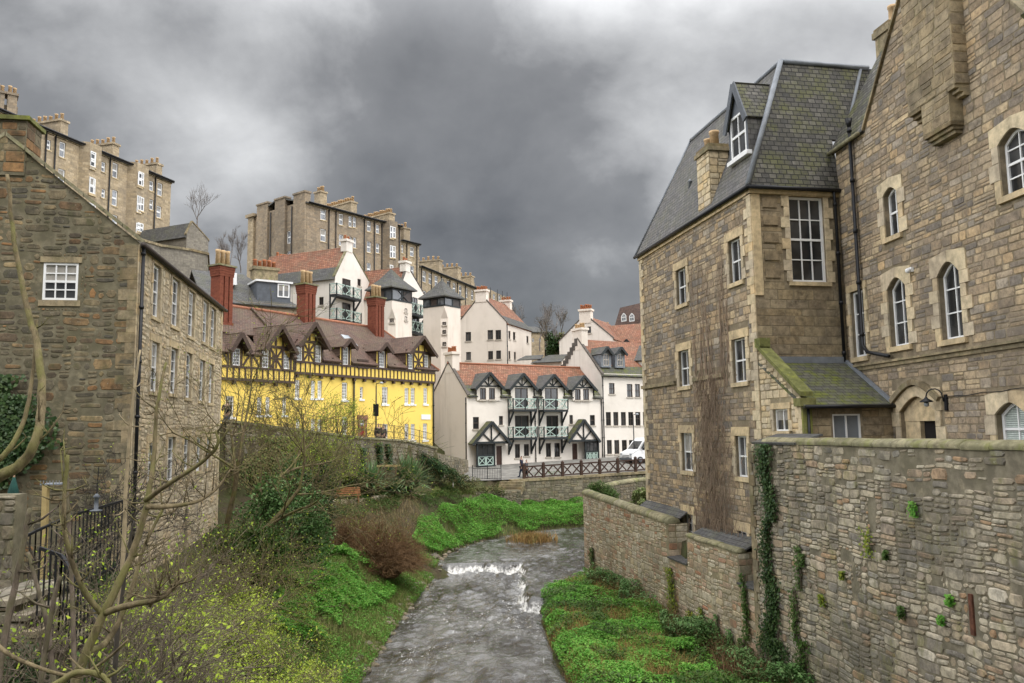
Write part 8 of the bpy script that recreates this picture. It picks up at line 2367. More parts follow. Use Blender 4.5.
slope = [(float(np.interp(y, *eL)) - .15, y) for y in range(22, 50, 2)] + [(float(np.interp(y, *eL)) - 5.2, y) for y in range(48, 20, -2)]
ground_cover('undergrowth', 'bright green leafy carpet on the left bank below the rust bush', 'undergrowth', GP([(275, 590), (300, 560), (345, 554), (385, 568), (400, 592), (385, 610), (345, 612), (335, 650), (300, 650), (270, 630)]), 20000, .12, .22, M['leaf_bright'], 16, (.6, 6, .25, -.36), mound=.45)
grass_cover('grass', 'mixed green and straw grass on the left bank', 'grass', slope, 60000, .26, .018, M['grass'], 17)
ground_cover('undergrowth', 'small weeds among the left bank grass', 'undergrowth', slope, 26000, .09, .14, M['leaf_bright'], 18, (.8, 9, .3, -.2), mound=.1)
gard = GP([(300, 560), (300, 510), (340, 500), (420, 500), (425, 520), (415, 545), (380, 565)])
grass_cover('grass', 'rough brown grass between the garden and the river', 'grass', gard, 9000, .3, .02, M['straw'], 19)
ground_cover('undergrowth', 'low ivy and weeds under the terrace wall', 'undergrowth', [tuple(TRF.pt(u, 0, d).xy) for u, d in ((2, .2), (20, .2), (20, 4), (2, 4))], 9000, .13, .2, M['leaf_mid'], 20, (.5, 2, .2, -.25), mound=.25)
near = [(-16, 12), (-6.5, 12), (-5.5, 26), (-8, 32), (-12, 25), (-14, 20)]
grass_cover('grass', 'tangle of straw coloured stems in the near left corner', 'grass', near, 15000, .45, .011, M['straw'], 23, lean=1.6)
ground_cover('undergrowth', 'green weeds low in the near left corner', 'undergrowth', near, 22000, .09, .2, M['leaf_mid'], 24, (.6, 5, .2, -.2), mound=.3)
grass_cover('grass', 'grass on the bank above the street wall end', 'grass', GP([(430, 498), (520, 494), (520, 486), (440, 484)]), 5000, .3, .03, M['grass'], 25)

ground_cover('undergrowth', 'fresh yellow-green leaves low among the near left brush', 'undergrowth', near, 12000, .075, .55, M['leaf_lime'], 27, (.5, 15, .3, -.15), mound=.35)
# reed islet in the river
g = PZ(532, 541, WU); rs = np.random.RandomState(5)
q = np.column_stack([g.x + rs.randn(1500) * .75, g.y + rs.randn(1500) * .55]); q = q[np.abs(q[:, 0] - g.x) < 1.8]
V, Fc = blades_arrays(np.column_stack([q, np.full(len(q), WU - .1)]), .35 + .55 * rs.rand(len(q)), .03, rs, .8)
tag(np_mesh('reed_tuft', V, Fc, M['straw_rust'], loc=tuple(g)), 'rusty reed tuft growing in midstream', 'reeds')

# --- branching
def grow(mb, p, d, L_, r, lv, rg, par, tips, path=None):
 n = par.get('seg', 4) if lv > 0 else 2
 pts = [p.copy()]; rad = [r]; q = p.copy(); dd2 = d.normalized()
 for i in range(n):
  dd2 = (dd2 + Vector((rg.uniform(-1, 1), rg.uniform(-1, 1), rg.uniform(-1, 1))) * par['wig'] + Vector((0, 0, par['up']))).normalized()
  q = q + dd2 * (L_ / n); pts.append(q.copy()); rad.append(r * (1 - (1 - par['tap']) * (i + 1) / n))
 mb.tube(pts, rad, max(3, min(7, 3 + lv)), caps=False)
 if lv <= 0:
  tips.append((pts[-1], dd2)); tips.append((pts[-2].lerp(pts[-1], .4), dd2)); return
 k_ = par['kids'][min(lv, len(par['kids']) - 1)]
 for i in range(k_):
  t = rg.uniform(par.get('from', .3), 1.0) if i else 1.0
  j = min(n - 1, int(t * n)); b = pts[j].lerp(pts[j + 1], t * n - j)
  ang = rg.uniform(*par['ang']); az = rg.uniform(0, 6.283)
  a = dd2.orthogonal().normalized(); c = dd2.cross(a)
  nd = dd2 * math.cos(ang) + (a * math.cos(az) + c * math.sin(az)) * math.sin(ang)
  grow(mb, b, nd, L_ * rg.uniform(*par['len']), max(par['min'], rad[j] * rg.uniform(.5, .72)), lv - 1, rg, par, tips)
BARE = dict(wig=.16, up=.05, tap=.55, kids=[3, 4, 4, 4, 4], ang=(.35, .95), len=(.5, .78), min=.006)
def woody(name, label, cat, loc, L_, r, lv, seed, bark, leaf=None, leaf_n=0, leaf_s=.1, stems=1, spread=.3, group=None, par=None, lean=(0, 0), leaf_part='foliage', trunk_part='branches', jitter=.25, up=.3):
 rg = random.Random(seed); rs = np.random.RandomState(seed)
 t = thing(name, label, cat, tuple(loc), group); mb = MB(); tips = []
 pr = dict(BARE); pr.update(par or {})
 for i in range(stems):
  az = rg.uniform(0, 6.283); s = spread * rg.uniform(.5, 1.2) if stems > 1 else spread * .2
  grow(mb, Vector(loc) + Vector((math.cos(az) * s * .35, math.sin(az) * s * .35, -.1)), Vector((math.cos(az) * s + lean[0], math.sin(az) * s + lean[1], 1)), L_ * rg.uniform(.75, 1.1), r * rg.uniform(.7, 1.1), lv, rg, pr, tips)
 mb.build(trunk_part, bark, t, uv=False)
 if leaf is not None and leaf_n:
  tp = np.array([tuple(a) for a, b in tips]); i = rs.randint(0, len(tp), leaf_n)
  pos = tp[i] + rs.randn(leaf_n, 3) * jitter
  V, Fc = leaf_arrays(pos, leaf_s * (.6 + .8 * rs.rand(leaf_n)), rs, up)
  o = np_mesh(leaf_part, V - np.array(loc), Fc, leaf, parent=t); WL[o] = WL[t]
 return t
def bushy(name, label, cat, loc, rx, ry, rz_, n, leaf, size, seed, bark=None, lobes=9, up=.35, group=None, stems=True, part='foliage', zc=.55):
 """a leafy shrub: leaves on uneven lobes round a twiggy frame"""
 rg = random.Random(seed); rs = np.random.RandomState(seed); loc = Vector(loc)
 t = thing(name, label, cat, tuple(loc), group)
 ctr = [np.array((rg.uniform(-.62, .62) * rx, rg.uniform(-.62, .62) * ry, rz_ * rg.uniform(.25, .95))) for _ in range(lobes)]
 rad = [np.array((rx, ry, rz_)) * rg.uniform(.26, .48) for _ in range(lobes)]
 i = rs.randint(0, lobes, n); v = rs.randn(n, 3); v /= np.linalg.norm(v, axis=1)[:, None]
 pos = np.array(ctr)[i] + v * np.array(rad)[i] * (rs.rand(n, 1) ** .4) * (.85 + .3 * rs.rand(n, 1))
 pos = pos[pos[:, 2] > -.2]
 V, Fc = leaf_arrays(pos, size * (.6 + .8 * rs.rand(len(pos))), rs, up)
 o = np_mesh(part, V, Fc, leaf, parent=t); WL[o] = WL[t]
 mb = MB()
 for c in ctr:
  e = loc + Vector(c); m = loc.lerp(e, .5) + Vector((rg.uniform(-.1, .1), rg.uniform(-.1, .1), .1))
  mb.tube([loc - Vector((0, 0, .1)), m, e], [.04 * rz_ * .4, .022, .01], 5)
  for _ in range(5):
   mb.tube([e, e + Vector((rg.uniform(-1, 1) * rx, rg.uniform(-1, 1) * ry, rg.uniform(0, 1) * rz_)) * .4], [.012, .004], 3)
 mb.build('stems', bark or M['bark_grey'], t, uv=False)
 return t

p = P(88, 430, 20.5); bushy('garden_shrub', 'added dark shrub standing in for the shade behind the iron railing', 'shrub', (p.x, p.y, ztp(p.x, p.y)), 1.7, .8, 1.9, 3500, M['leaf_dark'], .09, 39, lobes=11, bark=M['bark_dark'])  # shrub added as a dark mass where the garden lies in shadow
p = P(118, 430, 10.4); bushy('garden_shrub', 'green leafy weeds at the bottom left under the forked sapling', 'shrub', (p.x, p.y, -3.9), .8, .5, 1.0, 1800, M['leaf_mid'], .06, 40, lobes=9)
p = P(28, 430, 10.2); bushy('garden_shrub', 'dark ivy clump over the stair wall at lower left', 'shrub', (p.x, p.y, -3.5), .6, .35, .85, 1500, M['leaf_dark'], .055, 41, lobes=8)
# rust-brown bush, bare
def twig_mound(name, label, loc, rx, ry, rz_, n, mat, seed, th=.010):
 rg = random.Random(seed); loc = Vector(loc); t = thing(name, label, 'bush', tuple(loc)); mb = MB()
 for i in range(n):
  a = rg.uniform(0, 6.283); e = math.acos(rg.uniform(.05, 1)); k_ = rg.uniform(.75, 1.12)
  tip = Vector((math.sin(e) * math.cos(a) * rx, math.sin(e) * math.sin(a) * ry, math.cos(e) * rz_ * (.8 + .3 * math.sin(a * 3)))) * k_
  b = Vector((rg.uniform(-.35, .35) * rx, rg.uniform(-.35, .35) * ry, -.1))
  m = b.lerp(tip, .55) + Vector((0, 0, rz_ * .16)) + Vector((rg.uniform(-.12, .12), rg.uniform(-.12, .12), rg.uniform(-.1, .1)))
  mb.tube([loc + b, loc + m, loc + tip], [th * 1.5, th, th * .5], 3, caps=False)
  for _ in range(4):
   s = m.lerp(tip, rg.uniform(0, 1)); mb.tube([loc + s, loc + s + Vector((rg.uniform(-1, 1), rg.uniform(-1, 1), rg.uniform(-.5, 1))) * .32], [th * .75, th * .4], 3, caps=False)
 mb.build('twigs', mat, t, uv=False)
 return t
g = ground_at(382, 574); twig_mound('bare_bush', 'dense rust-brown leafless bush on the left bank', g, 2.3, 1.9, 2.6, 2000, M['twig_rust'], 3)
g = ground_at(352, 552); twig_mound('bare_bush', 'dark brown leafless twigs between evergreen and rust bush', g, 1.3, 1.0, 2.0, 700, M['twig_rust'], 4)

for x, Y, rx_, h_, sd, lb in ((440, 61, 1.6, 1.5, 301, 'brown-green shrub by the foot of the side wall'), (462, 62.5, 1.5, 1.1, 302, 'straggly shrub above the low garden wall'), (486, 64, 1.6, .9, 303, 'low shrub left of the pale steps'), (355, 53.5, 1.3, 1.6, 304, 'olive shrub between bench and first spiky plant')):
 p = P(x, 430, Y); bushy('garden_shrub', lb, 'shrub', (p.x, p.y, ztp(p.x, p.y)), rx_, .9, h_, 2600, bpy.data.materials['brown_green_bush'] if 'brown_green_bush' in bpy.data.materials else leafmat('brown_green_bush', [(.15, .13, .055), (.10, .13, .045), (.20, .165, .08), (.08, .12, .04)], .7, .2), .11, sd)
# evergreens on the left bank
g = ground_at(285, 565); bushy('evergreen_shrub', 'large grey-green evergreen shrub under the bare olive tree', 'shrub', g, 2.3, 1.7, 3.2, 6500, M['leaf_bush'], .15, 31, lobes=16)
g = ground_at(302, 545); bushy('ivy_shrub', 'dark glossy ivy-clad shrub beside the bench', 'shrub', (g.x, g.y + 2.5, g.z), 1.3, 1.1, 3.1, 5000, M['leaf_dark'], .15, 32, lobes=10)
g = ground_at(250, 590); bushy('evergreen_shrub', 'low mid-green shrub at the foot of the left house corner', 'shrub', g, 1.8, 1.3, 1.9, 5000, M['leaf_mid'], .12, 33, lobes=10)
g = ground_at(590, 500); bushy('round_shrub', 'rounded bright green clipped shrub behind the river wall end', 'shrub', (5.6, 52.2, -4.85), 1.35, 1.1, 1.25, 6000, M['leaf_mid'], .10, 34, lobes=12, up=.6)
p = PZ(637, 506, -4.4); bushy('variegated_shrub', 'pale variegated shrub beside the stone house corner', 'shrub', (p.x, p.y, -4.75), .95, .9, 1.15, 2600, leafmat('variegated_leaves', [(.16, .23, .07), (.33, .36, .16), (.10, .16, .04), (.42, .42, .22)], .5, .3, .15), .16, 35, lobes=8)
p = P(338, 430, 53); bushy('garden_shrub', 'pale green shrub below the ivy columns of the terrace wall', 'shrub', (p.x, p.y, ztp(p.x, p.y)), 1.6, .9, 2.3, 3000, M['leaf_bud'], .07, 36, lobes=9)
p = P(320, 430, 51); bushy('garden_shrub', 'mixed green climber piled against the terrace wall', 'shrub', (p.x, p.y, ztp(p.x, p.y)), 2.0, .9, 3.2, 5000, M['leaf_mid'], .11, 37, lobes=10)
p = P(300, 430, 47.5); bushy('garden_shrub', 'brown-green bramble heap left of the terrace climber', 'shrub', (p.x, p.y, ztp(p.x, p.y)), 2.2, 1.2, 2.8, 3500, M['leaf_bush'], .11, 38, lobes=10, bark=M['bark_tan'])
# drooping conifer
p = P(428, 430, 61); z0 = ztp(p.x, p.y)
t = thing('weeping_conifer', 'dark weeping conifer spilling over beside the side wall', 'conifer', (p.x, p.y, z0)); rg = random.Random(8); mb = MB(); mb.tube([(p.x - 1.6, p.y, z0 + 2.9), (p.x - .3, p.y, z0 + 2.3), (p.x + 1.2, p.y, z0 + 1.2)], [.07, .1, .05], 6); mb.tube([(p.x - .3, p.y, z0 - .1), (p.x - .3, p.y, z0 + 2.4)], [.12, .08], 6); mb.build('trunk', M['bark_dark'], t, uv=False)
pos = []
for i in range(260):
 k_ = rg.random(); b = Vector((-1.8 + 3.6 * k_ + rg.uniform(-.3, .3), rg.uniform(-.7, .7), 3.0 - 1.9 * k_ + rg.uniform(-.3, .15)))
 l = rg.uniform(.6, 1.3)
 for j in range(14):
  u = j / 13; pos.append((b.x + u * l * .75 + rg.uniform(-.05, .05), b.y + rg.uniform(-.08, .08), b.z - u * u * l * .9))
V, Fc = leaf_arrays(np.array(pos), .17, np.random.RandomState(2), .1, .35); o = np_mesh('foliage', V, Fc, M['conifer'], parent=t)

# spiky plants
def spiky(label, p, n, L_, seed, stem=.5):
 rg = random.Random(seed); t = thing('spiky_plant', label, 'plant', tuple(p), 'spiky plants in the terrace garden'); mb = MB()
 for i in range(n):
  a = rg.uniform(0, 6.283); e = rg.uniform(.15, 1.35); l = L_ * rg.uniform(.7, 1.1); w_ = .055
  d = Vector((math.cos(a) * math.sin(e), math.sin(a) * math.sin(e), math.cos(e))); s = Vector((-math.sin(a), math.cos(a), 0)) * w_
  b = Vector(p) + Vector((rg.uniform(-.25, .25), rg.uniform(-.25, .25), stem * rg.uniform(.5, 1))); m = b + d * l * .55; tp = b + d * l - Vector((0, 0, .25 * l * math.sin(e)))
  mb.add([b - s * .6, b + s * .6, m + s, tp, m - s], [(0, 1, 2, 4), (4, 2, 3)])
 mb.build('leaves', M['blade'], t, uv=False)
 MB().lathe(p, [(.2, -.1), (.16, stem)], 7).build('stem', M['bark_dark'], t, uv=False); return t
p = P(370, 430, 54); spiky('darker spiky-leaved plant left of the timber arbour', (p.x, p.y, ztp(p.x, p.y)), 260, 2.1, 1, .9)
p = P(409, 430, 56); spiky('broad pale spiky-leaved plant right of the timber arbour', (p.x, p.y, ztp(p.x, p.y)), 420, 2.5, 2, .8)
p = P(397, 430, 55); spiky('small spiky plant in front of the broad one', (p.x, p.y, ztp(p.x, p.y)), 120, 1.2, 3, .3)

# ivy: leaves flat on a wall
def ivy(name, label, F, rects, n, mat, size, seed, d=.06, thick=.16, up=.75, cat='ivy', stems=True):
 rs = np.random.RandomState(seed); pos = []
 tot = sum((b - a) * (e - c) for a, b, c, e in rects)
 base = F.pt((rects[0][0] + rects[0][1]) / 2, rects[0][2])
 t = thing(name, label, cat, tuple(base))
 for (a, b, c, e) in rects:
  m = int(n * (b - a) * (e - c) / tot); v = rs.rand(m); z = c + v * (e - c); ctr = (a + b) / 2 + (b - a) * .12 * np.sin(z * 2.3 + seed)
  u = ctr + (b - a) * .5 * np.clip(rs.randn(m) * .48, -1.15, 1.15) * (.75 + .5 * vnoise(z, z * 0 + a, 1.3, seed))
  dd3 = d + rs.rand(m) * thick
  pos.append(np.column_stack([F.p0.x + F.u.x * u + F.n.x * dd3, F.p0.y + F.u.y * u + F.n.y * dd3, z]))
 pos = np.concatenate(pos)
 V, Fc = leaf_arrays(pos, size * (.55 + .8 * rs.rand(len(pos))), rs, up, .8, (F.n.x, F.n.y, .35))
 o = np_mesh('leaves', V - np.array(WL[t]), Fc, mat, parent=t); WL[o] = WL[t]
 if stems:
  mb = MB(); rg = random.Random(seed)
  for (a, b, c, e) in rects:
   for i in range(4):
    u = rg.uniform(a * .7 + b * .3, a * .3 + b * .7); zs = np.linspace(c, e, 8)
    mb.tube([F.pt(u + rg.uniform(-.08, .08), z, .07) for z in zs], [.018] * 8, 4, caps=False)
  mb.build('stems', M['bark_grey'], t, uv=False)
 return t
hx = lambda x, y: TW.hit(x, y)
def twr(x0, y0, x1, y1): return (hx(x0, (y0 + y1) / 2)[0], hx(x1, (y0 + y1) / 2)[0], hx((x0 + x1) / 2, y1)[1], hx((x0 + x1) / 2, y0)[1])
ivy('ivy', 'thick dark ivy column climbing the retaining wall pier to its slate cap', TW, [twr(759, 444, 781, 520), twr(763, 520, 777, 575), twr(762, 575, 786, 650), twr(766, 640, 800, 700)], 5200, M['leaf_dark'], .085, 1)
ivy('ivy', 'slender ivy strand right of the thick column on retaining wall', TW, [twr(792, 590, 802, 640), twr(795, 640, 818, 700), twr(798, 545, 806, 590)], 900, M['leaf_mid'], .08, 2)
ivy('ivy', 'ragged ivy strand on the wall edge left of the thick column', TW, [twr(744, 575, 752, 640), twr(742, 640, 752, 690)], 900, M['leaf_mid'], .085, 3)
ivy('hanging_weeds', 'yellow-green weeds trailing down the river wall below the first recess', TW, [twr(667, 568, 678, 600), twr(670, 600, 681, 628)], 900, M['leaf_lime'], .075, 4)
ivy('hanging_weeds', 'second yellow-green trail lower along the river wall', TW, [twr(688, 610, 696, 640), twr(700, 608, 708, 655)], 800, M['leaf_lime'], .075, 5)
ivy('hanging_weeds', 'dull green trails at the foot of river wall near its second recess', TW, [twr(718, 615, 722, 665), twr(730, 630, 737, 690), twr(714, 640, 718, 670)], 800, M['leaf_bush'], .08, 6)
ivy('hanging_weeds', 'small green tuft at the far end of the river wall', TW, [twr(592, 548, 597, 575)], 350, M['leaf_mid'], .1, 7)
for i, (x, y, s, lb) in enumerate(((918, 509, .16, 'bright green fern tuft high on the retaining wall'), (870, 542, .36, 'hanging mossy tuft below the slot in retaining wall'), (953, 600, .1, 'small bright weed beside the rusty iron tie'), (904, 612, .13, 'low green weed on the dark part of retaining wall'), (890, 555, .1, 'small weed right of the mossy tuft'), (806, 560, .17, 'mossy weed right of the ivy column'), (946, 620, .09, 'little weed near the lower right of retaining wall'), (826, 600, .14, 'brown moss clump below the mossy weed'), (845, 575, .1, 'moss patch in a joint left of the slot'))):
 u, z = hx(x, y); ivy('wall_weed', lb, TW, [(u - s, u + s, z - s * 1.1, z + s)], 130, M['leaf_bright'] if i in (0, 2, 6) else M['leaf_lime'] if i in (1, 7, 8) else M['leaf_mid'], .07, 40 + i, cat='weed', stems=False, thick=.12)
# ivy columns on the terrace wall
for i, (x, y0, y1, w_, lb) in enumerate(((345, 449, 478, 5, 'first ivy column from the left on the terrace wall'), (360.5, 448, 478, 5.5, 'second ivy column of the terrace wall, below the red door'), (377.5, 443, 463, 5, 'short third ivy column of the terrace wall'), (387, 444, 470, 6, 'blue-green fourth ivy column of the terrace wall'))):
 a, b = TRF.hit(x - w_ / 2, y0)[0], TRF.hit(x + w_ / 2, y0)[0]
 ivy('ivy', lb, TRF, [(a, b, TRF.hit(x, y1)[1], TRF.hit(x, y0)[1])], 900, M['leaf_dark'], .13, 60 + i, thick=.3, stems=False)
a = TRF.hit(300, 450)[0]; b = TRF.hit(334, 450)[0]
ivy('wall_climber', 'tangled brown-green climber covering the left half of terrace wall', TRF, [(a - 6, b, -4.4, -.2)], 15000, leafmat('brown_green_climber', [(.17, .14, .06), (.12, .13, .045), (.22, .18, .085), (.10, .15, .045)], .7, .2), .13, 66, thick=.35, stems=False, cat='climber')
# ivy on the left gable
def lgr(x0, y0, x1, y1): return (LG.hit(x0, y0)[0], LG.hit(x1, y0)[0], LG.hit(x0, y1)[1], LG.hit(x0, y0)[1])
ivy('ivy', 'dark ivy mass spreading over the lower left of the rubble gable', LG, [lgr(-40, 376, 45, 470), lgr(-40, 395, 66, 450), lgr(-40, 440, 40, 490)], 7500, M['leaf_dark'], .13, 8, thick=.45)
# dead creeper on the river face of the stone house
rg = random.Random(14); t = thing('dead_creeper', 'leafless brown creeper hanging down the stone house wall', 'creeper', tuple(RL.pt(RL.hit(715, 520)[0], -4))); mb = MB()
ua, ub, za, zb_ = *[RL.hit(x, 450)[0] for x in (698, 733)], RL.hit(715, 530)[1], RL.hit(715, 370)[1]
for i in range(1150):
 u = rg.gauss((ua + ub) / 2, (ub - ua) * .27); z = za + (zb_ - za) * rg.random() ** 1.25 ; d = rg.uniform(.04, .2)
 u += .22 * pnoise(Vector((0, 3.1, z * .9))); m_ = (ua + ub) / 2 + .1; u = m_ + (u - m_) * (1.15 - .55 * max(0, (z - za) / (zb_ - za) - .3))
 l = rg.uniform(.25, .7); mb.tube([RL.pt(u, z, d), RL.pt(u + rg.uniform(-.1, .1), z - l * .5, d + .06), RL.pt(u + rg.uniform(-.16, .16), z - l, d + rg.uniform(-.03, .08))], [.012, .010, .005], 3, caps=False)
mb.build('twigs', M['twig_dead'], t, uv=False); mb = MB()
for i in range(34):
 u = rg.uniform(ua + .1, ub + .2); pts = []; z = zb_ + rg.uniform(-1, .2); top = RL.hit(710, rg.uniform(235, 370))[1]
 while z < top: pts.append(RL.pt(u, z, .05)); u += rg.uniform(-.13, .11); z += .35
 if len(pts) > 1: mb.tube(pts, [.016 - .011 * k_ / len(pts) for k_ in range(len(pts))], 4, caps=False)
mb.build('climbing_stems', M['twig_dead'], t, uv=False)

# bare trees
g = ground_at(226, 548); woody('bare_tree', 'spreading bare tree with olive branches in front of the yellow house', 'tree', (P(226, 430, 33).x, 33, ztp(P(226, 430, 33).x, 33)), 4.6, .16, 5, 21, M['bark_olive'], M['leaf_bud'], 1500, .06, stems=3, spread=.8, par=dict(kids=[3, 4, 4, 4, 3], ang=(.35, 1.0), len=(.55, .8), up=.02, min=.009), lean=(.35, 0), trunk_part='trunk')
p = P(310, 430, 45); woody('budding_tree', 'slim tree with first yellow-green leaves before the yellow facade', 'tree', (p.x, p.y, ztp(p.x, p.y)), 3.6, .10, 4, 22, M['bark_olive'], M['leaf_bud'], 3600, .08, stems=3, spread=.5, par=dict(kids=[3, 4, 4, 3, 3], up=.06, min=.008), trunk_part='trunk', lean=(.05, 0))
p = P(280, 430, 42); woody('bare_tree', 'smaller bare tree with fine brown twigs below the half-timbered gables', 'tree', (p.x, p.y, ztp(p.x, p.y)), 3.8, .09, 5, 23, M['bark_olive'], M['leaf_bud'], 1200, .07, stems=3, spread=.6, par=dict(kids=[3, 4, 4, 4, 3], up=.05, min=.008), trunk_part='trunk')
p = P(92, 430, 22); woody('bare_tree', 'dark gnarled bare tree in front of the rubble gable', 'tree', (p.x, p.y, ztp(p.x, p.y)), 2.7, .11, 5, 24, M['bark_dark'], M['leaf_bud'], 300, .05, stems=2, par=dict(kids=[3, 4, 4, 4, 3], up=.03, ang=(.4, 1.1), min=.008), trunk_part='trunk')
# yellow-green budding shrubs, near left
for i, (x, Y, L_, sd, lb) in enumerate(((215, 17, 1.3, 41, 'budding shrub with yellow-green leaves in front of the left house corner'), (165, 14, 1.2, 42, 'budding shrub with tan stems just right of the big sapling'), (258, 20, 1.3, 43, 'budding shrub at the edge of the green bank'), (290, 22, 1.0, 44, 'low budding shrub nearest the river on the left bank'), (130, 16.5, 1.4, 45, 'budding shrub growing through the iron railings'), (190, 12.5, .95, 46, 'low budding shrub at the bottom edge left of the river'), (245, 14, .85, 47, 'straw-stemmed budding shrub at the bottom edge'), (155, 20, 1.3, 48, 'budding shrub against the river face of the left house'), (230, 23, 1.2, 49, 'budding shrub in front of the grey-brown thicket'))):
 p = P(x, 430, Y); z = ztp(p.x, p.y)
 woody('budding_shrub', lb, 'shrub', (p.x, p.y, z), L_, .02, 3, sd, M['bark_tan'], M['leaf_bud'], 4600 if i not in (3, 6) else 3600, .062, stems=13, spread=.9, par=dict(kids=[3, 4, 4, 4], ang=(.3, .9), len=(.5, .8), up=.03, wig=.22, min=.0035), jitter=.07, trunk_part='stems', up=.5)
for i, (x, Y, L_, sd, lb) in enumerate(((240, 26, 1.7, 51, 'grey-brown bare thicket between left house and evergreen shrub'), (200, 23, 1.5, 52, 'bare thicket at the foot of the left house wall'), (262, 30, 1.7, 53, 'arching bare thicket in front of the evergreen shrub'), (95, 11, 1.35, 54, 'tangled bare thicket growing round the stair railing'), (40, 8.5, 1.3, 55, 'tangle of fine twigs in the lower left corner'), (72, 9.6, 1.35, 56, 'bare brush rising before the black stair railing'), (8, 9.2, 1.3, 57, 'bare brush at the far left edge below the gate pier'), (118, 13.5, 1.5, 58, 'bare brush at the foot of the left house downpipe'))):
 p = P(x, 430, Y); z = ztp(p.x, p.y)
 woody('bare_thicket', lb, 'shrub', (p.x, p.y, max(z, -4.0) if i > 2 else z), L_, .025 if i < 3 else .012, 3, sd, M['bark_olive'] if i < 3 else M['bark_grey'], M['leaf_bud'], 700, .06, stems=18, spread=1.0, par=dict(kids=[3, 4, 4, 4], ang=(.3, .9), up=-.02, wig=.2, min=.005), trunk_part='stems', jitter=.06)

# saplings close by on the left
def stick(mb, pts, r0, r1):
 """a branch through sighted points (x, y, distance), smoothed"""
 q = [P(a, b, c) for a, b, c in pts]; o = []
 for i in range(len(q) - 1):
  p0, p1, p2, p3 = q[max(i - 1, 0)], q[i], q[i + 1], q[min(i + 2, len(q) - 1)]
  for j in range(5):
   t = j / 5; o.append(.5 * ((2 * p1) + (p2 - p0) * t + (2 * p0 - 5 * p1 + 4 * p2 - p3) * t * t + (-p0 + 3 * p1 - 3 * p2 + p3) * t ** 3))
 o.append(q[-1]); n = len(o); rg_ = random.Random(int(pts[0][0] * 13 + 7))
 mb.tube([v + Vector((rg_.uniform(-1, 1), rg_.uniform(-1, 1), rg_.uniform(-1, 1))) * r0 * .12 for v in o], [r0 + (r1 - r0) * (i / (n - 1)) for i in range(n)], 8)
 return o
def twiglets(mb, o, n, rg_, L_=.2, r=.006):
 for _ in range(n):
  i = rg_.randrange(len(o) // 4, len(o)); d = Vector((rg_.uniform(-1, 1), rg_.uniform(-.6, .6), rg_.uniform(-.1, 1))).normalized(); l = L_ * rg_.uniform(.5, 1.3)
  p1 = o[i] + d * l * .5; e = p1 + (d + Vector((0, 0, .4))) * l * .5; mb.tube([o[i], p1, e], [r, r * .8, r * .4], 4)
  for q in (p1, e):
   for _k in range(2): mb.tube([q, q + Vector((rg_.uniform(-1, 1), rg_.uniform(-.6, .6), rg_.uniform(-.2, 1))) * l * .4], [r * .55, r * .25], 3, caps=False)
def sapling(label, base, trunks, bark, seed, tw=14):
 t = thing('sapling', label, 'sapling', tuple(P(*base))); rg_ = random.Random(seed)
 for i, (pts, r0, r1) in enumerate(trunks):
  mb = MB(); o = stick(mb, pts, r0, r1); twiglets(mb, o, tw, rg_, .22, max(.003, r1 * .7)); mb.build('trunk' if i == 0 else 'branch', bark, t, uv=False)
 return t
Y = 6.0
sapling('pale forked sapling rising across the left house, nearest to the viewer', (70, 700, Y), [
 ([(66, 720, Y), (80, 668, Y), (104, 613, Y), (131, 558, Y + .1), (147, 503, Y + .1), (153, 460, Y + .2), (157, 410, Y + .2), (166, 362, Y + .3)], .037, .009),
 ([(146, 500, Y + .1), (165, 486, Y), (200, 463, Y - .1), (217, 446, Y - .2), (216, 430, Y - .2)], .022, .008),
 ([(146, 507, Y), (172, 506, Y + .2), (200, 500, Y + .3), (219, 486, Y + .4), (230, 470, Y + .4)], .020, .007),
 ([(102, 614, Y), (84, 590, Y - .1), (66, 540, Y - .2), (64, 500, Y - .2), (68, 455, Y - .2)], .022, .012),
 ([(105, 613, Y), (130, 605, Y - .1), (157, 600, Y - .2), (172, 590, Y - .2), (179, 582, Y - .2)], .026, .010),
 ([(150, 606, Y - .15), (156, 596, Y - .2), (158, 590, Y - .2)], .012, .006),
 ([(88, 652, Y), (108, 640, Y + .2), (128, 600, Y + .3), (145, 545, Y + .4), (165, 505, Y + .5)], .026, .010)], M['bark_olive'], 2)
sapling('thick curved stem leaning in from the left edge', (-14, 500, 5), [
 ([(-30, 490, 5), (-4, 478, 5), (22, 463, 5), (36, 440, 5), (42, 400, 5.1), (38, 350, 5.2), (27, 305, 5.3), (14, 240, 5.4), (8, 175, 5.5)], .040, .012),
 ([(-20, 472, 5), (4, 455, 5), (22, 425, 5.1), (32, 380, 5.2), (37, 320, 5.3)], .022, .008),
 ([(-20, 488, 5), (8, 474, 5), (30, 455, 5)], .03, .012)], M['bark_olive'], 3, 2)
sapling('thin dark upright sapling at left, slightly bent', (78, 700, 7), [([(76, 720, 7), (74, 660, 7), (72, 590, 7), (69, 530, 7), (66, 455, 7)], .022, .014)], M['bark_grey'], 4, 3)
sapling('leaning dark sapling crossing in front of the forked one', (114, 690, 6.6), [([(113, 700, 6.6), (117, 640, 6.6), (123, 590, 6.6), (128, 550, 6.6), (134, 522, 6.6)], .022, .008)], M['bark_dark'], 5, 3)
sapling('slim pale whip beside the corner downpipe of the left house', (122, 600, 8), [([(118, 640, 8), (124, 540, 8), (127, 470, 8), (133, 400, 8), (140, 350, 8.1)], .026, .010)], M['bark_tan'], 6, 4)
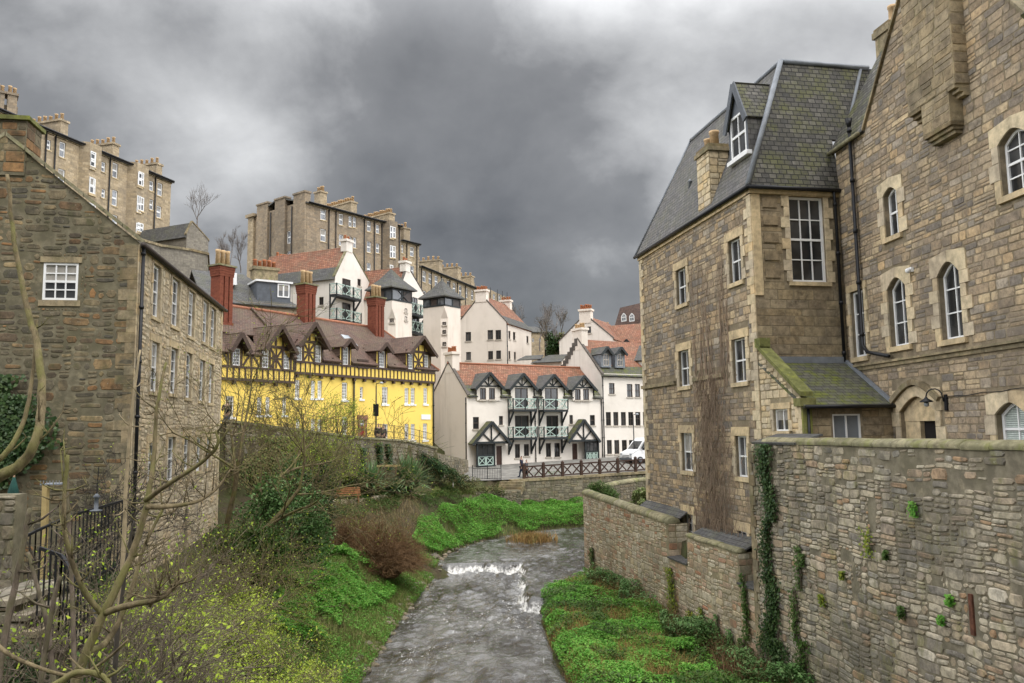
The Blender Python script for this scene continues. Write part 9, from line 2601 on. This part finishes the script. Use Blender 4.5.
sapling('two crossed grey stems at the lower left edge', (20, 690, 7.5), [([(-4, 690, 7.5), (8, 620, 7.5), (20, 560, 7.5), (30, 508, 7.5)], .034, .020), ([(55, 700, 7.3), (48, 630, 7.3), (38, 590, 7.3), (28, 552, 7.3)], .026, .014), ([(38, 700, 7), (50, 620, 7), (60, 576, 7)], .024, .018)], M['bark_grey'], 7, 2)
sapling('curving low branch sweeping along the bottom left corner', (60, 690, 5.4), [([(-10, 640, 5.4), (20, 660, 5.4), (70, 676, 5.4), (100, 664, 5.4), (128, 640, 5.3)], .016, .008), ([(30, 700, 5.3), (60, 682, 5.3), (78, 672, 5.3), (102, 676, 5.3), (112, 690, 5.3)], .024, .016)], M['bark_olive'], 8, 3)

# trees far off
def far_tree(label, px, Y, h, seed, bark=None, leaf=None, n=0, lv=4, st=1, group='bare trees in the gap', s=.25, py=None):
 p = P(px, 430, Y); z = ztp(p.x, p.y) if py is None else P(px, py, Y).z
 return woody('bare_tree', label, 'tree', (p.x, p.y, z), h * .38, h * .013, lv, seed, bark or M['bark_pale'], leaf, n, s, stems=st, spread=.25, par=dict(kids=[3, 4, 5, 4, 3], up=.10, ang=(.25, .75), min=.014), group=group, trunk_part='trunk')
ft = [(507, 120, 8.5, 'leftmost bare tree in the gap, just past the far tenement'), (516, 128, 8.5, 'second bare tree in the gap from the left'), (541, 125, 9, 'bare pale birch in the middle of the gap'), (549, 118, 8.5, 'bare tree right of the pale birch'), (557, 116, 9.0, 'bare tree left of the white gable in the gap'), (563, 124, 8.5, 'rightmost bare tree in the gap, touching the white gable'), (530, 135, 8.5, 'bare tree in front of the far brown building'), (551, 105, 6.5, 'olive bare shrub-tree over the low slate roofs')]
for i, (x, Y, h, lb) in enumerate(ft): far_tree(lb, x, Y, h, 70 + i, [M['bark_pale'], M['bark_grey']][i % 2], py=[346, 343, 350, 352, 352, 348, 350, 358][i])
p = P(553, 358, 100); bushy('conifer', 'small green conifer among the bare trees in the gap', 'conifer', tuple(p), 1.5, 1.2, 2.6, 1800, M['leaf_dark'], .3, 81, lobes=8)
p = P(559, 352, 101); bushy('budding_tree', 'yellow-green budding tree in the gap behind low slate roofs', 'tree', (p.x, p.y, p.z - .5), 1.6, 1.2, 2.6, 1300, leafmat('olive_buds', [(.14, .15, .05), (.18, .18, .07), (.11, .11, .05)], .6), .2, 82, lobes=7)
for i, (x, Y, h, py, lb) in enumerate(((190, 102, 10, 238, 'bare tree branch showing past the left tenement'), (214, 88, 7, 272, 'bare tree just right of the grey gable'), (226, 95, 6.5, 270, 'pale bare tree between grey gable and central tenement'), (237, 98, 6.5, 272, 'bare tree at the foot of the central tenement end'))):
 far_tree(lb, x, Y, h, 90 + i, M['bark_pale'], group='bare trees behind the left house', py=py)
# distant wooded hillside that closes the gap
rs = np.random.RandomState(77); n = 26000
x = rs.uniform(-40, 60, n); y = rs.uniform(190, 260, n); z = ground_z(x, y) + (vnoise(x + 200, y, .12, 5) + .5) * 7 * rs.rand(n) ** .5
V, Fc = leaf_arrays(np.column_stack([x, y, z]), 1.2 * (.5 + rs.rand(n)), rs, .3)
tag(np_mesh('woodland', V, Fc, leafmat('winter_woodland', [(.13, .115, .10), (.16, .14, .12), (.10, .09, .08), (.14, .13, .09)], .9, .1), loc=(10, 225, 18)), 'far winter woodland closing the gap in the valley', 'woodland', kind='stuff')
# stones at the water's edge
rg = random.Random(5)
def boulder(mb, p, s, rg_):
 bm = bmesh.new(); bmesh.ops.create_icosphere(bm, subdivisions=2, radius=1)
 sx, sy, sz = s * rg_.uniform(.8, 1.5), s * rg_.uniform(.7, 1.2), s * rg_.uniform(.4, .7); a = rg_.uniform(0, 6.28); o = rg_.uniform(0, 50)
 vs = []
 for v in bm.verts:
  c = v.co * (1 + .35 * pnoise(v.co * 1.6 + Vector((o, 0, 0)))); x_, y_ = c.x * sx, c.y * sy
  vs.append((p[0] + x_ * math.cos(a) - y_ * math.sin(a), p[1] + x_ * math.sin(a) + y_ * math.cos(a), p[2] + c.z * sz))
 mb.add(vs, [tuple(v.index for v in f.verts) for f in bm.faces]); bm.free()
mb = MB(); rb = random.Random(9)
for i in range(190):
 Yq = rb.uniform(28, 58); l = float(np.interp(Yq, *eL)); xq = l + rb.uniform(-.7, .12)
 boulder(mb, (xq, Yq, ztp(xq, Yq) + .02), rb.uniform(.06, .2), rb)
M['bank_stone'] = stone('mossy_bank_stone', [(.20, .17, .13), (.28, .24, .18), (.15, .13, .10), (.24, .19, .13)], stain=(.06, .06, .045), moss=(.10, .12, .03), moss_amt=.8)
tag(mb.build('bank_stones', M['bank_stone'], None, (-4, 40, -7.8)), 'rough stones edging the left side of the river', 'stones', kind='stuff')
